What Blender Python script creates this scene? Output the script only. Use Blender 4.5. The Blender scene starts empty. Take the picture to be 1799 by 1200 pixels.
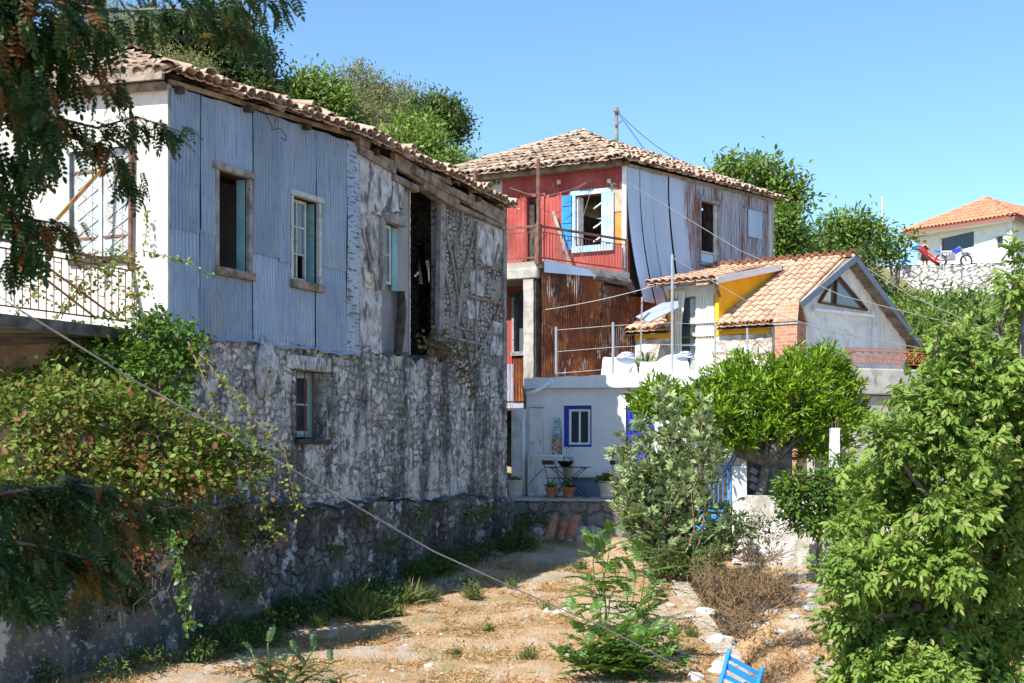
import bpy, math, random
import numpy as np
from mathutils import Vector, Matrix, noise
random.seed(7); rng = np.random.default_rng(11)
SC = bpy.context.scene
COL = SC.collection
FPX, CX, HY = 2400.0, 899.5, 790.0     # focal length and horizon of the photograph, in its own pixels

def P(px, py, Y):
    return Vector(((px-CX)/FPX*Y, Y, (HY-py)/FPX*Y))

# ---------------------------------------------------------------- objects
def tag(o, label=None, cat=None, group=None, kind=None):
    if label: o['label'] = label
    if cat: o['category'] = cat
    if group: o['group'] = group
    if kind: o['kind'] = kind
    return o

def thing(name, loc, label, cat, group=None, rz=0.0):
    o = bpy.data.objects.new(name, None); COL.objects.link(o)
    o.location = loc; o.rotation_euler = (0, 0, rz)
    o.empty_display_size = 0.3
    return tag(o, label, cat, group)

def link_mesh(name, me, m, parent=None, smooth=False):
    o = bpy.data.objects.new(name, me); COL.objects.link(o)
    if m is not None:
        for mm in (m if isinstance(m, (list, tuple)) else [m]): me.materials.append(mm)
    if smooth: me.polygons.foreach_set('use_smooth', [True]*len(me.polygons))
    if parent is not None: o.parent = parent
    return o

class MB:
    """collects polygons in world space; build() links them as ONE object"""
    def __init__(s): s.v = []; s.f = []; s.mi = []; s.cm = 0
    def face(s, pts):
        b = len(s.v); s.v.extend([tuple(p) for p in pts]); s.f.append(tuple(range(b, b+len(pts)))); s.mi.append(s.cm)
    def poly(s, verts, faces):
        b = len(s.v); s.v.extend([tuple(p) for p in verts])
        for f in faces: s.f.append(tuple(i+b for i in f)); s.mi.append(s.cm)
    def box8(s, c):
        s.poly(c, [(0,3,2,1),(4,5,6,7),(0,1,5,4),(1,2,6,5),(2,3,7,6),(3,0,4,7)])
    def box(s, x0, x1, y0, y1, z0, z1):
        s.box8([(x0,y0,z0),(x1,y0,z0),(x1,y1,z0),(x0,y1,z0),(x0,y0,z1),(x1,y0,z1),(x1,y1,z1),(x0,y1,z1)])
    def beam(s, a, b, w, h, up=(0,0,1), jag=0.0):
        a = Vector(a); b = Vector(b); d = (b-a).normalized(); up = Vector(up)
        if abs(d.dot(up)) > .98: up = Vector((1,0,0))
        sd = d.cross(up).normalized(); uu = sd.cross(d).normalized()
        c = []
        for p in (a, b):
            for (i, j) in ((-1,-1),(1,-1),(1,1),(-1,1)):
                q = p + sd*(i*w/2) + uu*(j*h/2)
                if jag: q = q + d*random.uniform(-jag, jag)
                c.append(q)
        s.poly(c, [(0,1,2,3),(7,6,5,4),(0,4,5,1),(1,5,6,2),(2,6,7,3),(3,7,4,0)])
    def tube(s, pts, r, n=6, r1=None, cap=True):
        pts = [Vector(p) for p in pts]; k = len(pts); vs = []; prev = None
        for i, p in enumerate(pts):
            d = (pts[min(i+1, k-1)]-pts[max(i-1, 0)])
            d = d.normalized() if d.length > 1e-9 else Vector((0,0,1))
            if prev is None:
                ref = Vector((0,0,1)) if abs(d.z) < .9 else Vector((1,0,0))
                sd = d.cross(ref).normalized()
            else:
                sd = (prev - d*prev.dot(d))
                sd = sd.normalized() if sd.length > 1e-6 else d.orthogonal().normalized()
            prev = sd; uu = d.cross(sd)
            rr = r[i] if isinstance(r, (list, tuple)) else (r if r1 is None else r+(r1-r)*i/max(1, k-1))
            for j in range(n):
                a = 2*math.pi*j/n
                vs.append(p + sd*(math.cos(a)*rr) + uu*(math.sin(a)*rr))
        fs = []
        for i in range(k-1):
            for j in range(n):
                fs.append((i*n+j, i*n+(j+1) % n, (i+1)*n+(j+1) % n, (i+1)*n+j))
        if cap: fs.append(tuple(range(n))[::-1]); fs.append(tuple((k-1)*n+j for j in range(n)))
        s.poly(vs, fs)
    def lathe(s, c, prof, n=20, axis=None):
        """prof = [(r, z)...] around vertical axis at c"""
        c = Vector(c); vs = []; fs = []
        for (r, z) in prof:
            for j in range(n):
                a = 2*math.pi*j/n; vs.append(c+Vector((r*math.cos(a), r*math.sin(a), z)))
        for i in range(len(prof)-1):
            for j in range(n): fs.append((i*n+j, i*n+(j+1) % n, (i+1)*n+(j+1) % n, (i+1)*n+j))
        s.poly(vs, fs)
    def ring(s, c, R, r, nrm, n=20, m=6, a0=0, a1=2*math.pi):
        nrm = Vector(nrm).normalized(); e1 = nrm.orthogonal().normalized(); e2 = nrm.cross(e1)
        k = n if a1-a0 > 6.28 else n
        pts = [Vector(c)+e1*(R*math.cos(a0+(a1-a0)*i/k))+e2*(R*math.sin(a0+(a1-a0)*i/k)) for i in range(k+1)]
        s.tube(pts, r, m, cap=False)
    def build(s, name, m, parent=None, smooth=False, bevel=0.0, loc=None):
        me = bpy.data.meshes.new(name)
        V = np.array(s.v, dtype=np.float64).reshape(-1, 3)
        off = np.zeros(3)
        if parent is not None:
            off = np.array(parent.matrix_basis.translation if parent.parent is None else PBASE.get(parent.name, (0,0,0)))
        W0 = V.copy()
        V = V-off
        me.from_pydata(V.tolist(), [], s.f)
        me.polygons.foreach_set('material_index', s.mi)
        uvmap(me, W0)
        o = link_mesh(name, me, m, parent, smooth)
        PBASE[o.name] = tuple(off)
        if bevel:
            b = o.modifiers.new('bevel', 'BEVEL'); b.width = bevel; b.segments = 2; b.limit_method = 'ANGLE'; b.angle_limit = math.radians(40)
        return o
PBASE = {}

def uvmap(me, W0):
    me.update()
    nl = len(me.loops); npoly = len(me.polygons)
    if nl == 0: return
    vi = np.empty(nl, dtype=np.int32); me.loops.foreach_get('vertex_index', vi)
    nor = np.empty(npoly*3); me.polygons.foreach_get('normal', nor); nor = nor.reshape(-1, 3)
    tot = np.empty(npoly, dtype=np.int32); me.polygons.foreach_get('loop_total', tot)
    pn = np.repeat(nor, tot, axis=0); co = W0[vi]
    flat = np.abs(pn[:, 2]) > .75
    t = np.stack([-pn[:, 1], pn[:, 0]], 1); ln = np.linalg.norm(t, axis=1); ln[ln < 1e-6] = 1; t /= ln[:, None]
    ta = np.round(t*8)/8        # nearly coplanar faces share their tangent
    lt = np.linalg.norm(ta, axis=1); lt[lt < 1e-6] = 1; ta /= lt[:, None]
    u = np.where(flat, co[:, 0], co[:, 0]*ta[:, 0]+co[:, 1]*ta[:, 1])
    v = np.where(flat, co[:, 1], co[:, 2])
    uv = me.uv_layers.new(name='UVMap'); uv.data.foreach_set('uv', np.stack([u, v], 1).ravel())

# ---------------------------------------------------------------- vertical wall planes
class Wall:
    """left -> right as seen from outside; n points outwards (towards the viewer)"""
    def __init__(s, a, b):
        s.o = Vector((a[0], a[1])); s.e = Vector((b[0], b[1])); d = s.e-s.o; s.L = d.length; s.d = d/s.L; s.n = Vector((s.d.y, -s.d.x))
    def pt(s, u, z, n=0.0):
        q = s.o+s.d*u+s.n*n; return Vector((q.x, q.y, z))
    def uz(s, px, py=0, n=0.0):
        k = (px-CX)/FPX; o = s.o+s.n*n
        u = (k*o.y-o.x)/(s.d.x-k*s.d.y); Y = o.y+u*s.d.y
        return u, (HY-py)/FPX*Y
    def u(s, px, n=0.0): return s.uz(px, 0, n)[0]
    def z(s, px, py, n=0.0): return s.uz(px, py, n)[1]
    def p(s, px, py, n=0.0):
        u, z = s.uz(px, py, n); return s.pt(u, z, n)
    def rect(s, x0, x1, y0, y1, n=0.0):
        """pixel rectangle (heights read at its middle) -> u0,u1,z0,z1"""
        u0 = s.u(x0, n); u1 = s.u(x1, n); xm = (x0+x1)/2
        return (u0, u1, s.z(xm, y1, n), s.z(xm, y0, n))

def wbox(mb, W, u0, u1, z0, z1, n0, n1):
    q = [W.pt(u0, z0, n1), W.pt(u1, z0, n1), W.pt(u1, z0, n0), W.pt(u0, z0, n0),
         W.pt(u0, z1, n1), W.pt(u1, z1, n1), W.pt(u1, z1, n0), W.pt(u0, z1, n0)]
    mb.box8(q)

def _breaks(a, b, step, keys):
    ks = sorted(set([a, b]+[k for k in keys if a+1e-4 < k < b-1e-4])); out = []
    for i in range(len(ks)-1):
        n = max(1, int(math.ceil((ks[i+1]-ks[i])/step)))
        out += [ks[i]+(ks[i+1]-ks[i])*j/n for j in range(n)]
    return out+[b]

def sheet(mb, W, u0, u1, z0, z1, holes=(), top=None, bot=None, nf=None, n=0.0, ustep=1e9, zstep=1e9, skip=None):
    us = _breaks(u0, u1, ustep, [h[0] for h in holes]+[h[1] for h in holes])
    zs = _breaks(z0, z1, zstep, [h[2] for h in holes]+[h[3] for h in holes])
    base = len(mb.v); nz = len(zs)
    for u in us:
        t = top(u) if top else 1e9; b = bot(u) if bot else -1e9
        for z in zs:
            zz = max(min(z, t), b)
            mb.v.append(tuple(W.pt(u, zz, n+(nf(u, zz) if nf else 0))))
    for i in range(len(us)-1):
        um = (us[i]+us[i+1])/2
        for j in range(nz-1):
            zm = (zs[j]+zs[j+1])/2
            if any(h[0] < um < h[1] and h[2] < zm < h[3] for h in holes): continue
            if skip and skip(um, zm): continue
            a = base+i*nz+j; b_ = base+(i+1)*nz+j
            if abs(mb.v[a][2]-mb.v[a+1][2]) < 1e-5 and abs(mb.v[b_][2]-mb.v[b_+1][2]) < 1e-5: continue
            mb.f.append((a, b_, b_+1, a+1)); mb.mi.append(mb.cm)

def solid_wall(mb, W, u0, u1, z0, z1, holes=(), top=None, thick=.4, step=.5, n=0.0, bot=None, lip=0.0):
    """wall with openings: front, back, reveals, ends and top"""
    sheet(mb, W, u0, u1, z0, z1, holes, top, bot, None, n, step, step)
    b = MB(); sheet(b, W, u0, u1, z0, z1, holes, top, bot, None, n-thick, 1.0, 1.0)
    mb.poly(b.v, [f[::-1] for f in b.f])
    nn = n+lip
    for (a, c, e, g) in holes:
        g = min(g, z1, top((a+c)/2) if top else 1e9)
        for (p, q, r_, t) in (((a, e), (a, g), 0, 0), ((c, g), (c, e), 0, 0), ((a, g), (c, g), 0, 0), ((c, e), (a, e), 0, 0)):
            mb.face([W.pt(p[0], p[1], nn), W.pt(q[0], q[1], nn), W.pt(q[0], q[1], n-thick), W.pt(p[0], p[1], n-thick)])
    us = _breaks(u0, u1, step, [])
    tf = lambda u: min(z1, top(u)) if top else z1
    bf = lambda u: max(z0, bot(u)) if bot else z0
    for i in range(len(us)-1):
        a, c = us[i], us[i+1]
        mb.face([W.pt(a, tf(a), nn), W.pt(c, tf(c), nn), W.pt(c, tf(c), n-thick), W.pt(a, tf(a), n-thick)])
        mb.face([W.pt(c, bf(c), nn), W.pt(a, bf(a), nn), W.pt(a, bf(a), n-thick), W.pt(c, bf(c), n-thick)])
    for u in (u0, u1):
        mb.face([W.pt(u, bf(u), nn), W.pt(u, tf(u), nn), W.pt(u, tf(u), n-thick), W.pt(u, bf(u), n-thick)])

def interp(xs, ys): return lambda x: float(np.interp(x, xs, ys))

# ---------------------------------------------------------------- materials
class NT:
    def __init__(s, name):
        s.m = bpy.data.materials.new(name); s.m.use_nodes = True; s.t = s.m.node_tree; s.t.nodes.clear()
        s.out = s.n('ShaderNodeOutputMaterial'); s.bs = s.n('ShaderNodeBsdfPrincipled'); s.l(s.bs.outputs[0], s.out.inputs[0])
        s.tc = s.n('ShaderNodeTexCoord')
    def n(s, typ, **kw):
        x = s.t.nodes.new(typ)
        for k, v in kw.items(): setattr(x, k, v)
        return x
    def l(s, a, b): s.t.links.new(a, b)
    def setv(s, sock, v):
        if hasattr(v, 'is_output') or isinstance(v, bpy.types.NodeSocket): s.l(v, sock)
        else: sock.default_value = v
    def coord(s, kind='UV', scale=(1,1,1), rot=0.0):
        mp = s.n('ShaderNodeMapping'); mp.inputs['Scale'].default_value = scale; mp.inputs['Rotation'].default_value = (0, 0, rot)
        s.l(s.tc.outputs[kind], mp.inputs[0]); return mp.outputs[0]
    def noise(s, co, scale, detail=4, rough=.55, dist=0.0):
        x = s.n('ShaderNodeTexNoise'); s.l(co, x.inputs['Vector'])
        x.inputs['Scale'].default_value = scale; x.inputs['Detail'].default_value = detail
        x.inputs['Roughness'].default_value = rough; x.inputs['Distortion'].default_value = dist
        return x.outputs[0]
    def mapr(s, v, lo, hi, a=0.0, b=1.0):
        x = s.n('ShaderNodeMapRange', interpolation_type='SMOOTHSTEP'); s.l(v, x.inputs[0])
        x.inputs[1].default_value = lo; x.inputs[2].default_value = hi; x.inputs[3].default_value = a; x.inputs[4].default_value = b
        return x.outputs[0]
    def mix(s, f, a, b, blend='MIX'):
        x = s.n('ShaderNodeMix', data_type='RGBA', blend_type=blend); s.setv(x.inputs[0], f)
        for sock, v in ((x.inputs[6], a), (x.inputs[7], b)):
            if isinstance(v, (tuple, list)): sock.default_value = (*v[:3], 1)
            else: s.l(v, sock)
        return x.outputs[2]
    def math(s, op, a, b=0.0):
        x = s.n('ShaderNodeMath', operation=op); s.setv(x.inputs[0], a); s.setv(x.inputs[1], b); return x.outputs[0]
    def bump(s, h, strength=.5, dist=.02):
        x = s.n('ShaderNodeBump'); s.l(h, x.inputs['Height']); x.inputs['Strength'].default_value = strength; x.inputs['Distance'].default_value = dist
        s.l(x.outputs[0], s.bs.inputs['Normal']); return x
    def fin(s, col, rough=.8, spec=.3, metal=0.0):
        s.setv(s.bs.inputs['Base Color'], (*col, 1) if isinstance(col, (tuple, list)) else col)
        s.setv(s.bs.inputs['Roughness'], rough); s.bs.inputs['Specular IOR Level'].default_value = spec; s.bs.inputs['Metallic'].default_value = metal
        return s.m

def surf(name, c1, c2, scale=3.0, stretch=(1,1,1), rough=.8, spec=.3, metal=0.0, bump=.3, bscale=None, bdist=.01, over=(), coord='UV', island=0.0, objrand=0.0, lo=.35, hi=.65):
    """noise between two colours, then overlays (colour, scale, stretch, lo, hi, opacity)"""
    t = NT(name); co = t.coord(coord, stretch)
    n = t.noise(co, scale, 6, .6)
    col = t.mix(t.mapr(n, lo, hi), c1, c2)
    for (c, sc, st, a, b, op) in over:
        k = t.noise(t.coord(coord, st), sc, 8, .65)
        k = t.mapr(k, a, b, 0, op); col = t.mix(k, col, c)
    if island:
        g = t.n('ShaderNodeNewGeometry'); x = t.n('ShaderNodeMapRange'); t.l(g.outputs['Random Per Island'], x.inputs[0])
        x.inputs[3].default_value = 1-island; x.inputs[4].default_value = 1+island
        h = t.n('ShaderNodeHueSaturation'); t.l(x.outputs[0], h.inputs['Value']); t.l(col, h.inputs['Color']); col = h.outputs[0]
    if objrand:
        oi = t.n('ShaderNodeObjectInfo'); x = t.n('ShaderNodeMapRange'); t.l(oi.outputs['Random'], x.inputs[0]); x.inputs[3].default_value = 1-objrand; x.inputs[4].default_value = 1+objrand
        h = t.n('ShaderNodeHueSaturation'); t.l(x.outputs[0], h.inputs['Value']); t.l(col, h.inputs['Color']); col = h.outputs[0]
    if bump:
        b = t.noise(t.coord(coord, stretch), bscale or scale*6, 6, .65); t.bump(b, bump, bdist)
    return t.fin(col, rough, spec, metal)

def stone(name, cols, mortar, sc=(4.2, 6.5), edge=.09, over=(), disp=.03, warp=.12, rough=.9, plaster=None, bmp=.6):
    t = NT(name)
    uv = t.tc.outputs['UV']
    wn = t.n('ShaderNodeTexNoise'); wn.inputs['Scale'].default_value = 2.3; wn.inputs['Detail'].default_value = 3; t.l(uv, wn.inputs['Vector'])
    sub = t.n('ShaderNodeVectorMath', operation='SUBTRACT'); t.l(wn.outputs['Color'], sub.inputs[0]); sub.inputs[1].default_value = (.5, .5, .5)
    scl = t.n('ShaderNodeVectorMath', operation='SCALE'); t.l(sub.outputs[0], scl.inputs[0]); scl.inputs['Scale'].default_value = warp*2.5
    add = t.n('ShaderNodeVectorMath', operation='ADD'); t.l(uv, add.inputs[0]); t.l(scl.outputs[0], add.inputs[1])
    mp = t.n('ShaderNodeMapping'); mp.inputs['Scale'].default_value = (sc[0], sc[1], 1); t.l(add.outputs[0], mp.inputs[0])
    v1 = t.n('ShaderNodeTexVoronoi', feature='DISTANCE_TO_EDGE', voronoi_dimensions='2D'); v1.inputs['Scale'].default_value = 1; v1.inputs['Randomness'].default_value = .8; t.l(mp.outputs[0], v1.inputs['Vector'])
    v2 = t.n('ShaderNodeTexVoronoi', feature='F1', voronoi_dimensions='2D'); v2.inputs['Scale'].default_value = 1; v2.inputs['Randomness'].default_value = .8; t.l(mp.outputs[0], v2.inputs['Vector'])
    fine = t.noise(uv, 22, 8, .7); mid = t.noise(uv, 5, 6, .65); big = t.noise(uv, .9, 4, .6)
    e = t.math('ADD', v1.outputs['Distance'], t.math('ADD', t.math('MULTIPLY', t.math('SUBTRACT', fine, .5), .22), t.math('MULTIPLY', t.math('SUBTRACT', mid, .5), .5)))
    m = t.mapr(e, edge*.2, edge*2.2)          # 0 mortar, 1 stone
    vis = t.mapr(t.noise(uv, 1.9, 5, .7), .35, .53)
    m = t.math('MAXIMUM', m, t.math('SUBTRACT', 1.0, t.math('MULTIPLY', vis, .9)))
    sep = t.n('ShaderNodeSeparateColor'); t.l(v2.outputs['Color'], sep.inputs[0])
    if plaster:    # whitewash that survives in patches and covers the joints
        pm = t.mapr(t.math('ADD', t.math('MULTIPLY', mid, .5), t.math('MULTIPLY', big, .5)), plaster[1], plaster[2])
    c = t.mix(sep.outputs[0], cols[0], cols[1]); c = t.mix(t.mapr(sep.outputs[1], .6, .9), c, cols[2])
    c = t.mix(t.mapr(fine, .35, .75, 0, .45), c, tuple(x*.55 for x in cols[0]))
    mo = t.mix(t.mapr(fine, .4, .65), tuple(x*.55 for x in mortar), tuple(min(1, x*1.5) for x in mortar)); c = t.mix(m, mo, c)
    if plaster: c = t.mix(t.math('MULTIPLY', pm, .9), c, plaster[0])
    for (cc, s_, st, a, b, op) in over:
        k = t.noise(t.coord('UV', st), s_, 8, .68); c = t.mix(t.mapr(k, a, b, 0, op), c, cc)
    h = t.math('ADD', t.math('MULTIPLY', m, t.math('ADD', .55, t.math('MULTIPLY', sep.outputs[2], .45))), t.math('MULTIPLY', mid, .5))
    if plaster: h = t.math('ADD', t.math('MULTIPLY', h, t.math('SUBTRACT', 1.0, t.math('MULTIPLY', pm, .7))), t.math('MULTIPLY', pm, .75))
    if disp:
        d = t.n('ShaderNodeDisplacement'); t.l(h, d.inputs['Height']); d.inputs['Scale'].default_value = disp; d.inputs['Midlevel'].default_value = .3
        t.l(d.outputs[0], t.out.inputs['Displacement']); t.m.displacement_method = 'BOTH'
    hb = t.math('ADD', t.math('MULTIPLY', h, .6), t.math('MULTIPLY', fine, .5)); t.bump(hb, bmp, .025)
    return t.fin(c, rough, .2)

def leafmat(name, c1, c2, c3=None, frac3=.1, trans=.35, rough=.45, spec=.35, big=1.0):
    t = NT(name); g = t.n('ShaderNodeNewGeometry'); rp = g.outputs['Random Per Island']
    n = t.noise(t.coord('Object'), big, 3)
    f = t.math('ADD', t.math('MULTIPLY', rp, .6), t.math('MULTIPLY', t.mapr(n, .35, .65), .4))
    c = t.mix(f, c1, c2)
    if c3: c = t.mix(t.mapr(t.math('FRACT', t.math('MULTIPLY', rp, 7.31)), 1-frac3-.02, 1-frac3+.02), c, c3)
    t.fin(c, rough, spec)
    tr = t.n('ShaderNodeBsdfTranslucent'); t.l(t.mix(.5, c, (.30, .42, .04), 'MIX') if not c3 else c, tr.inputs[0])
    mx = t.n('ShaderNodeMixShader'); mx.inputs[0].default_value = trans
    t.l(t.bs.outputs[0], mx.inputs[1]); t.l(tr.outputs[0], mx.inputs[2]); t.l(mx.outputs[0], t.out.inputs[0])
    return t.m

def flat(name, c, rough=.6, spec=.4, metal=0.0): return surf(name, tuple(x*.88 for x in c), tuple(min(1, x*1.1) for x in c), 9, rough=rough, spec=spec, metal=metal, bump=.12, bscale=60, bdist=.004)

def glass(name, tint=(.03, .04, .05)):
    t = NT(name); t.fin(tint, .06, .6); n = t.noise(t.coord('Object'), 1.5, 2); t.bump(n, .15, .05); return t.m

# ---------------------------------------------------------------- foliage
def leaf_tpl(L=1.0, w=.38, fold=.12, droop=.12, y0=0.0):
    v = [(0,0,0), (-w*.42,.3,fold*.6), (-w*.40,.68,fold*.6-droop*.4), (0,1,-droop), (w*.42,.3,fold*.6), (w*.40,.68,fold*.6-droop*.4)]
    v = np.array(v)*L; v[:, 1] += y0
    return v, [(0,3,2,1), (0,4,5,3)]

def join(tpls):
    vs = []; fs = []; b = 0
    for v, f in tpls: vs.append(v); fs += [tuple(i+b for i in q) for q in f]; b += len(v)
    return np.concatenate(vs), fs

def xf(tpl, ang=0, tilt=0, s=1.0, off=(0,0,0)):
    v, f = tpl; ca, sa = math.cos(ang), math.sin(ang); ct, st = math.cos(tilt), math.sin(tilt)
    R1 = np.array([[1,0,0],[0,ct,-st],[0,st,ct]]); R2 = np.array([[ca,-sa,0],[sa,ca,0],[0,0,1]])
    return (v*s) @ R1.T @ R2.T+np.array(off), f

def frond(n=6, L=1.0, lw=.45, ll=.24, droop=.35, start=.18, spread=1.15, rach=.012):
    parts = []; 
    pos = lambda t: np.array([0, t*L*(1-.1*t), -droop*L*t*t])
    k = 5; rv = []; rf = []
    for i in range(k+1):
        p = pos(i/k); rv += [p+[-rach*L,0,0], p+[rach*L,0,0]]
    for i in range(k): rf.append((2*i, 2*i+1, 2*i+3, 2*i+2))
    parts.append((np.array(rv), rf))
    for i in range(n):
        t = start+(1-start)*(i+.3)/n; s = ll*(1-.25*abs(2*t-1.1))
        for sd in (-1, 1):
            parts.append(xf(leaf_tpl(1, lw, .08, .15), -sd*spread, random.uniform(-.25, .1), s*L, tuple(pos(t))))
    parts.append(xf(leaf_tpl(1, lw, .08, .2), 0, -.3, ll*L, tuple(pos(1))))
    return join(parts)

def scatter(name, tpls, pos, dirs, ups, scl, m, parent, off=None):
    """one mesh out of many leaf templates; tpls list of (verts, faces)"""
    pos = np.asarray(pos, float); dirs = np.asarray(dirs, float); ups = np.asarray(ups, float); scl = np.asarray(scl, float)
    N = len(pos)
    y = dirs/np.maximum(np.linalg.norm(dirs, axis=1), 1e-6)[:, None]
    x = np.cross(y, ups); ln = np.linalg.norm(x, axis=1); bad = ln < 1e-4; x[bad] = (1, 0, 0); ln[bad] = 1; x /= ln[:, None]
    z = np.cross(x, y)
    which = rng.integers(0, len(tpls), N)
    AV = []; AL = []; AT = []; base = 0
    for k, (tv, tf) in enumerate(tpls):
        idx = np.where(which == k)[0]
        if len(idx) == 0: continue
        s = scl[idx][:, None, None]
        V = (tv[None, :, 0:1]*x[idx][:, None, :]+tv[None, :, 1:2]*y[idx][:, None, :]+tv[None, :, 2:3]*z[idx][:, None, :])*s+pos[idx][:, None, :]
        AV.append(V.reshape(-1, 3)); nv = len(tv)
        fl = np.concatenate([np.array(f) for f in tf]); ft = np.array([len(f) for f in tf])
        AL.append((fl[None, :]+(np.arange(len(idx))*nv)[:, None]+base).ravel()); AT.append(np.tile(ft, len(idx)))
        base += len(idx)*nv
    V = np.concatenate(AV); Lp = np.concatenate(AL).astype(np.int32); T = np.concatenate(AT).astype(np.int32)
    if off is None: off = (0, 0, 0) if parent is None else tuple(parent.location)
    V = V-np.array(off)
    me = bpy.data.meshes.new(name)
    me.vertices.add(len(V)); me.vertices.foreach_set('co', V.astype(np.float32).ravel())
    me.loops.add(len(Lp)); me.loops.foreach_set('vertex_index', Lp)
    me.polygons.add(len(T)); me.polygons.foreach_set('loop_start', np.concatenate([[0], np.cumsum(T)[:-1]]).astype(np.int32))
    me.polygons.foreach_set('loop_total', T)
    me.update(calc_edges=True)
    return link_mesh(name, me, m, parent)

def rdir(n):
    v = rng.normal(size=(n, 3)); return v/np.linalg.norm(v, axis=1)[:, None]

def shoots(clumps, per, leaves, rad, droop=0.0, rise=0.0, spread=.12, r0=.35, r1=(.75, 1.15), flatten=1.0, jitter=.5, low=-1.0):
    """leaf positions along short shoots radiating out of clumps. clumps = [(center, radius | (rx,ry,rz))]"""
    PS, DS, US, TW = [], [], [], []
    for c, r in clumps:
        c = np.array(c); R = np.array(r if isinstance(r, (tuple, list)) else (r, r, r*flatten))
        n = int(per*(R.prod()**(2/3))) if per > 0 else -per
        n = max(n, 3)
        d = rdir(n*2); d = d[d[:, 2] > low][:n]; n = len(d)
        a = c+d*R*(r0+.2*rng.random((n, 1))); e = c+d*R*rng.uniform(r1[0], r1[1], (n, 1))
        e[:, 2] += rise*rng.random(n)*R[2]
        TW.append((a, e))
        t = rng.random((n, leaves))**.7
        p = a[:, None]+(e-a)[:, None]*t[..., None]
        p += rng.normal(size=p.shape)*spread*rad
        dd = (e-a); dd /= np.maximum(np.linalg.norm(dd, axis=1), 1e-6)[:, None]
        dr = dd[:, None]+rng.normal(size=p.shape)*jitter; dr[..., 2] += rise*.5-droop
        up = dd[:, None]*.7+rng.normal(size=p.shape)*.35; up[..., 2] += .9
        PS.append(p.reshape(-1, 3)); DS.append(dr.reshape(-1, 3)); US.append(up.reshape(-1, 3))
    return np.concatenate(PS), np.concatenate(DS), np.concatenate(US), TW

def wiggle(a, b, k=4, amp=.08):
    a = Vector(a); b = Vector(b); L = (b-a).length
    return [a]+[a.lerp(b, i/k)+Vector((random.uniform(-1,1), random.uniform(-1,1), random.uniform(-.4,.6)))*amp*L*math.sin(math.pi*i/k) for i in range(1, k)]+[b]

def tree(name, base, clumps, tpls, lm, bark, label, cat, per, leaves, size, group=None, trunk_r=.12, kw=None, twigs=0, forks=None, crown='crown', trunk='trunk', szvar=.3):
    base = Vector(base); kw = kw or {}
    T = thing(name, base, label, cat, group)
    mb = MB()
    cs = [Vector(c) for c, r in clumps]
    mid = sum(cs, Vector())/len(cs); fork = base.lerp(Vector((mid.x, mid.y, min(mid.z, base.z+(mid.z-base.z)*.6))), .55) if forks is None else Vector(forks)
    mb.tube(wiggle(base-Vector((0,0,.15)), fork, 4, .04), trunk_r, 8, trunk_r*.7)
    for c in cs: mb.tube(wiggle(fork, c, 5, .07), trunk_r*.55, 6, trunk_r*.12)
    p, d, u, tw = shoots(clumps, per, leaves, size, **kw)
    if twigs:
        for a, e in tw:
            for i in range(0, len(a), twigs): mb.tube([a[i], (a[i]+e[i])/2+rng.normal(size=3)*.01, e[i]], size*.06, 3, size*.02, cap=False)
    mb.build(trunk, bark, T, smooth=True)
    s = size*(1+rng.uniform(-szvar, szvar, len(p)))
    scatter(crown, tpls, p, d, u, s, lm, T)
    return T
# ================================================================= camera, sky, sun
cam = bpy.data.objects.new('camera', bpy.data.cameras.new('camera')); COL.objects.link(cam); SC.camera = cam
cam.rotation_euler = (math.radians(90), 0, 0); cam.data.sensor_width = 36; cam.data.lens = 36*FPX/1799
cam.data.shift_y = (HY-600)/1799.0; cam.data.clip_start = .2; cam.data.clip_end = 3000
cam.data.dof.use_dof = True; cam.data.dof.focus_distance = 27; cam.data.dof.aperture_fstop = 7.1
SUN_EL, SUN_AZ = 48.0, (-.656, -.755)       # horizontal direction towards the sun
w = bpy.data.worlds.new('World'); SC.world = w; w.use_nodes = True; nt = w.node_tree; nt.nodes.clear()
wo = nt.nodes.new('ShaderNodeOutputWorld'); bg = nt.nodes.new('ShaderNodeBackground'); sk = nt.nodes.new('ShaderNodeTexSky')
sk.sky_type = 'NISHITA'; sk.sun_disc = False; sk.sun_elevation = math.radians(SUN_EL)
sk.sun_rotation = math.atan2(SUN_AZ[0], SUN_AZ[1]); sk.altitude = 100; sk.air_density = 1.0; sk.dust_density = .35; sk.ozone_density = 2.0
tn = nt.nodes.new('ShaderNodeMix'); tn.data_type = 'RGBA'; tn.blend_type = 'MULTIPLY'; tn.inputs[0].default_value = 1; tn.inputs[7].default_value = (.80, 1.01, 1.12, 1)
nt.links.new(sk.outputs[0], tn.inputs[6]); nt.links.new(tn.outputs[2], bg.inputs[0]); bg.inputs[1].default_value = .112; nt.links.new(bg.outputs[0], wo.inputs[0])
sun = bpy.data.objects.new('sun', bpy.data.lights.new('sun', 'SUN')); COL.objects.link(sun)
sun.data.energy = 5.0; sun.data.angle = math.radians(.5); sun.data.color = (1, .95, .87)
ce = math.cos(math.radians(SUN_EL)); sv = Vector((SUN_AZ[0]*ce, SUN_AZ[1]*ce, math.sin(math.radians(SUN_EL))))
sun.rotation_euler = (-sv).to_track_quat('-Z', 'Y').to_euler(); sun.location = sv*60
SC.view_settings.view_transform = 'Standard'; SC.view_settings.look = 'None'; SC.view_settings.gamma = 1; SC.view_settings.exposure = .85

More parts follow.
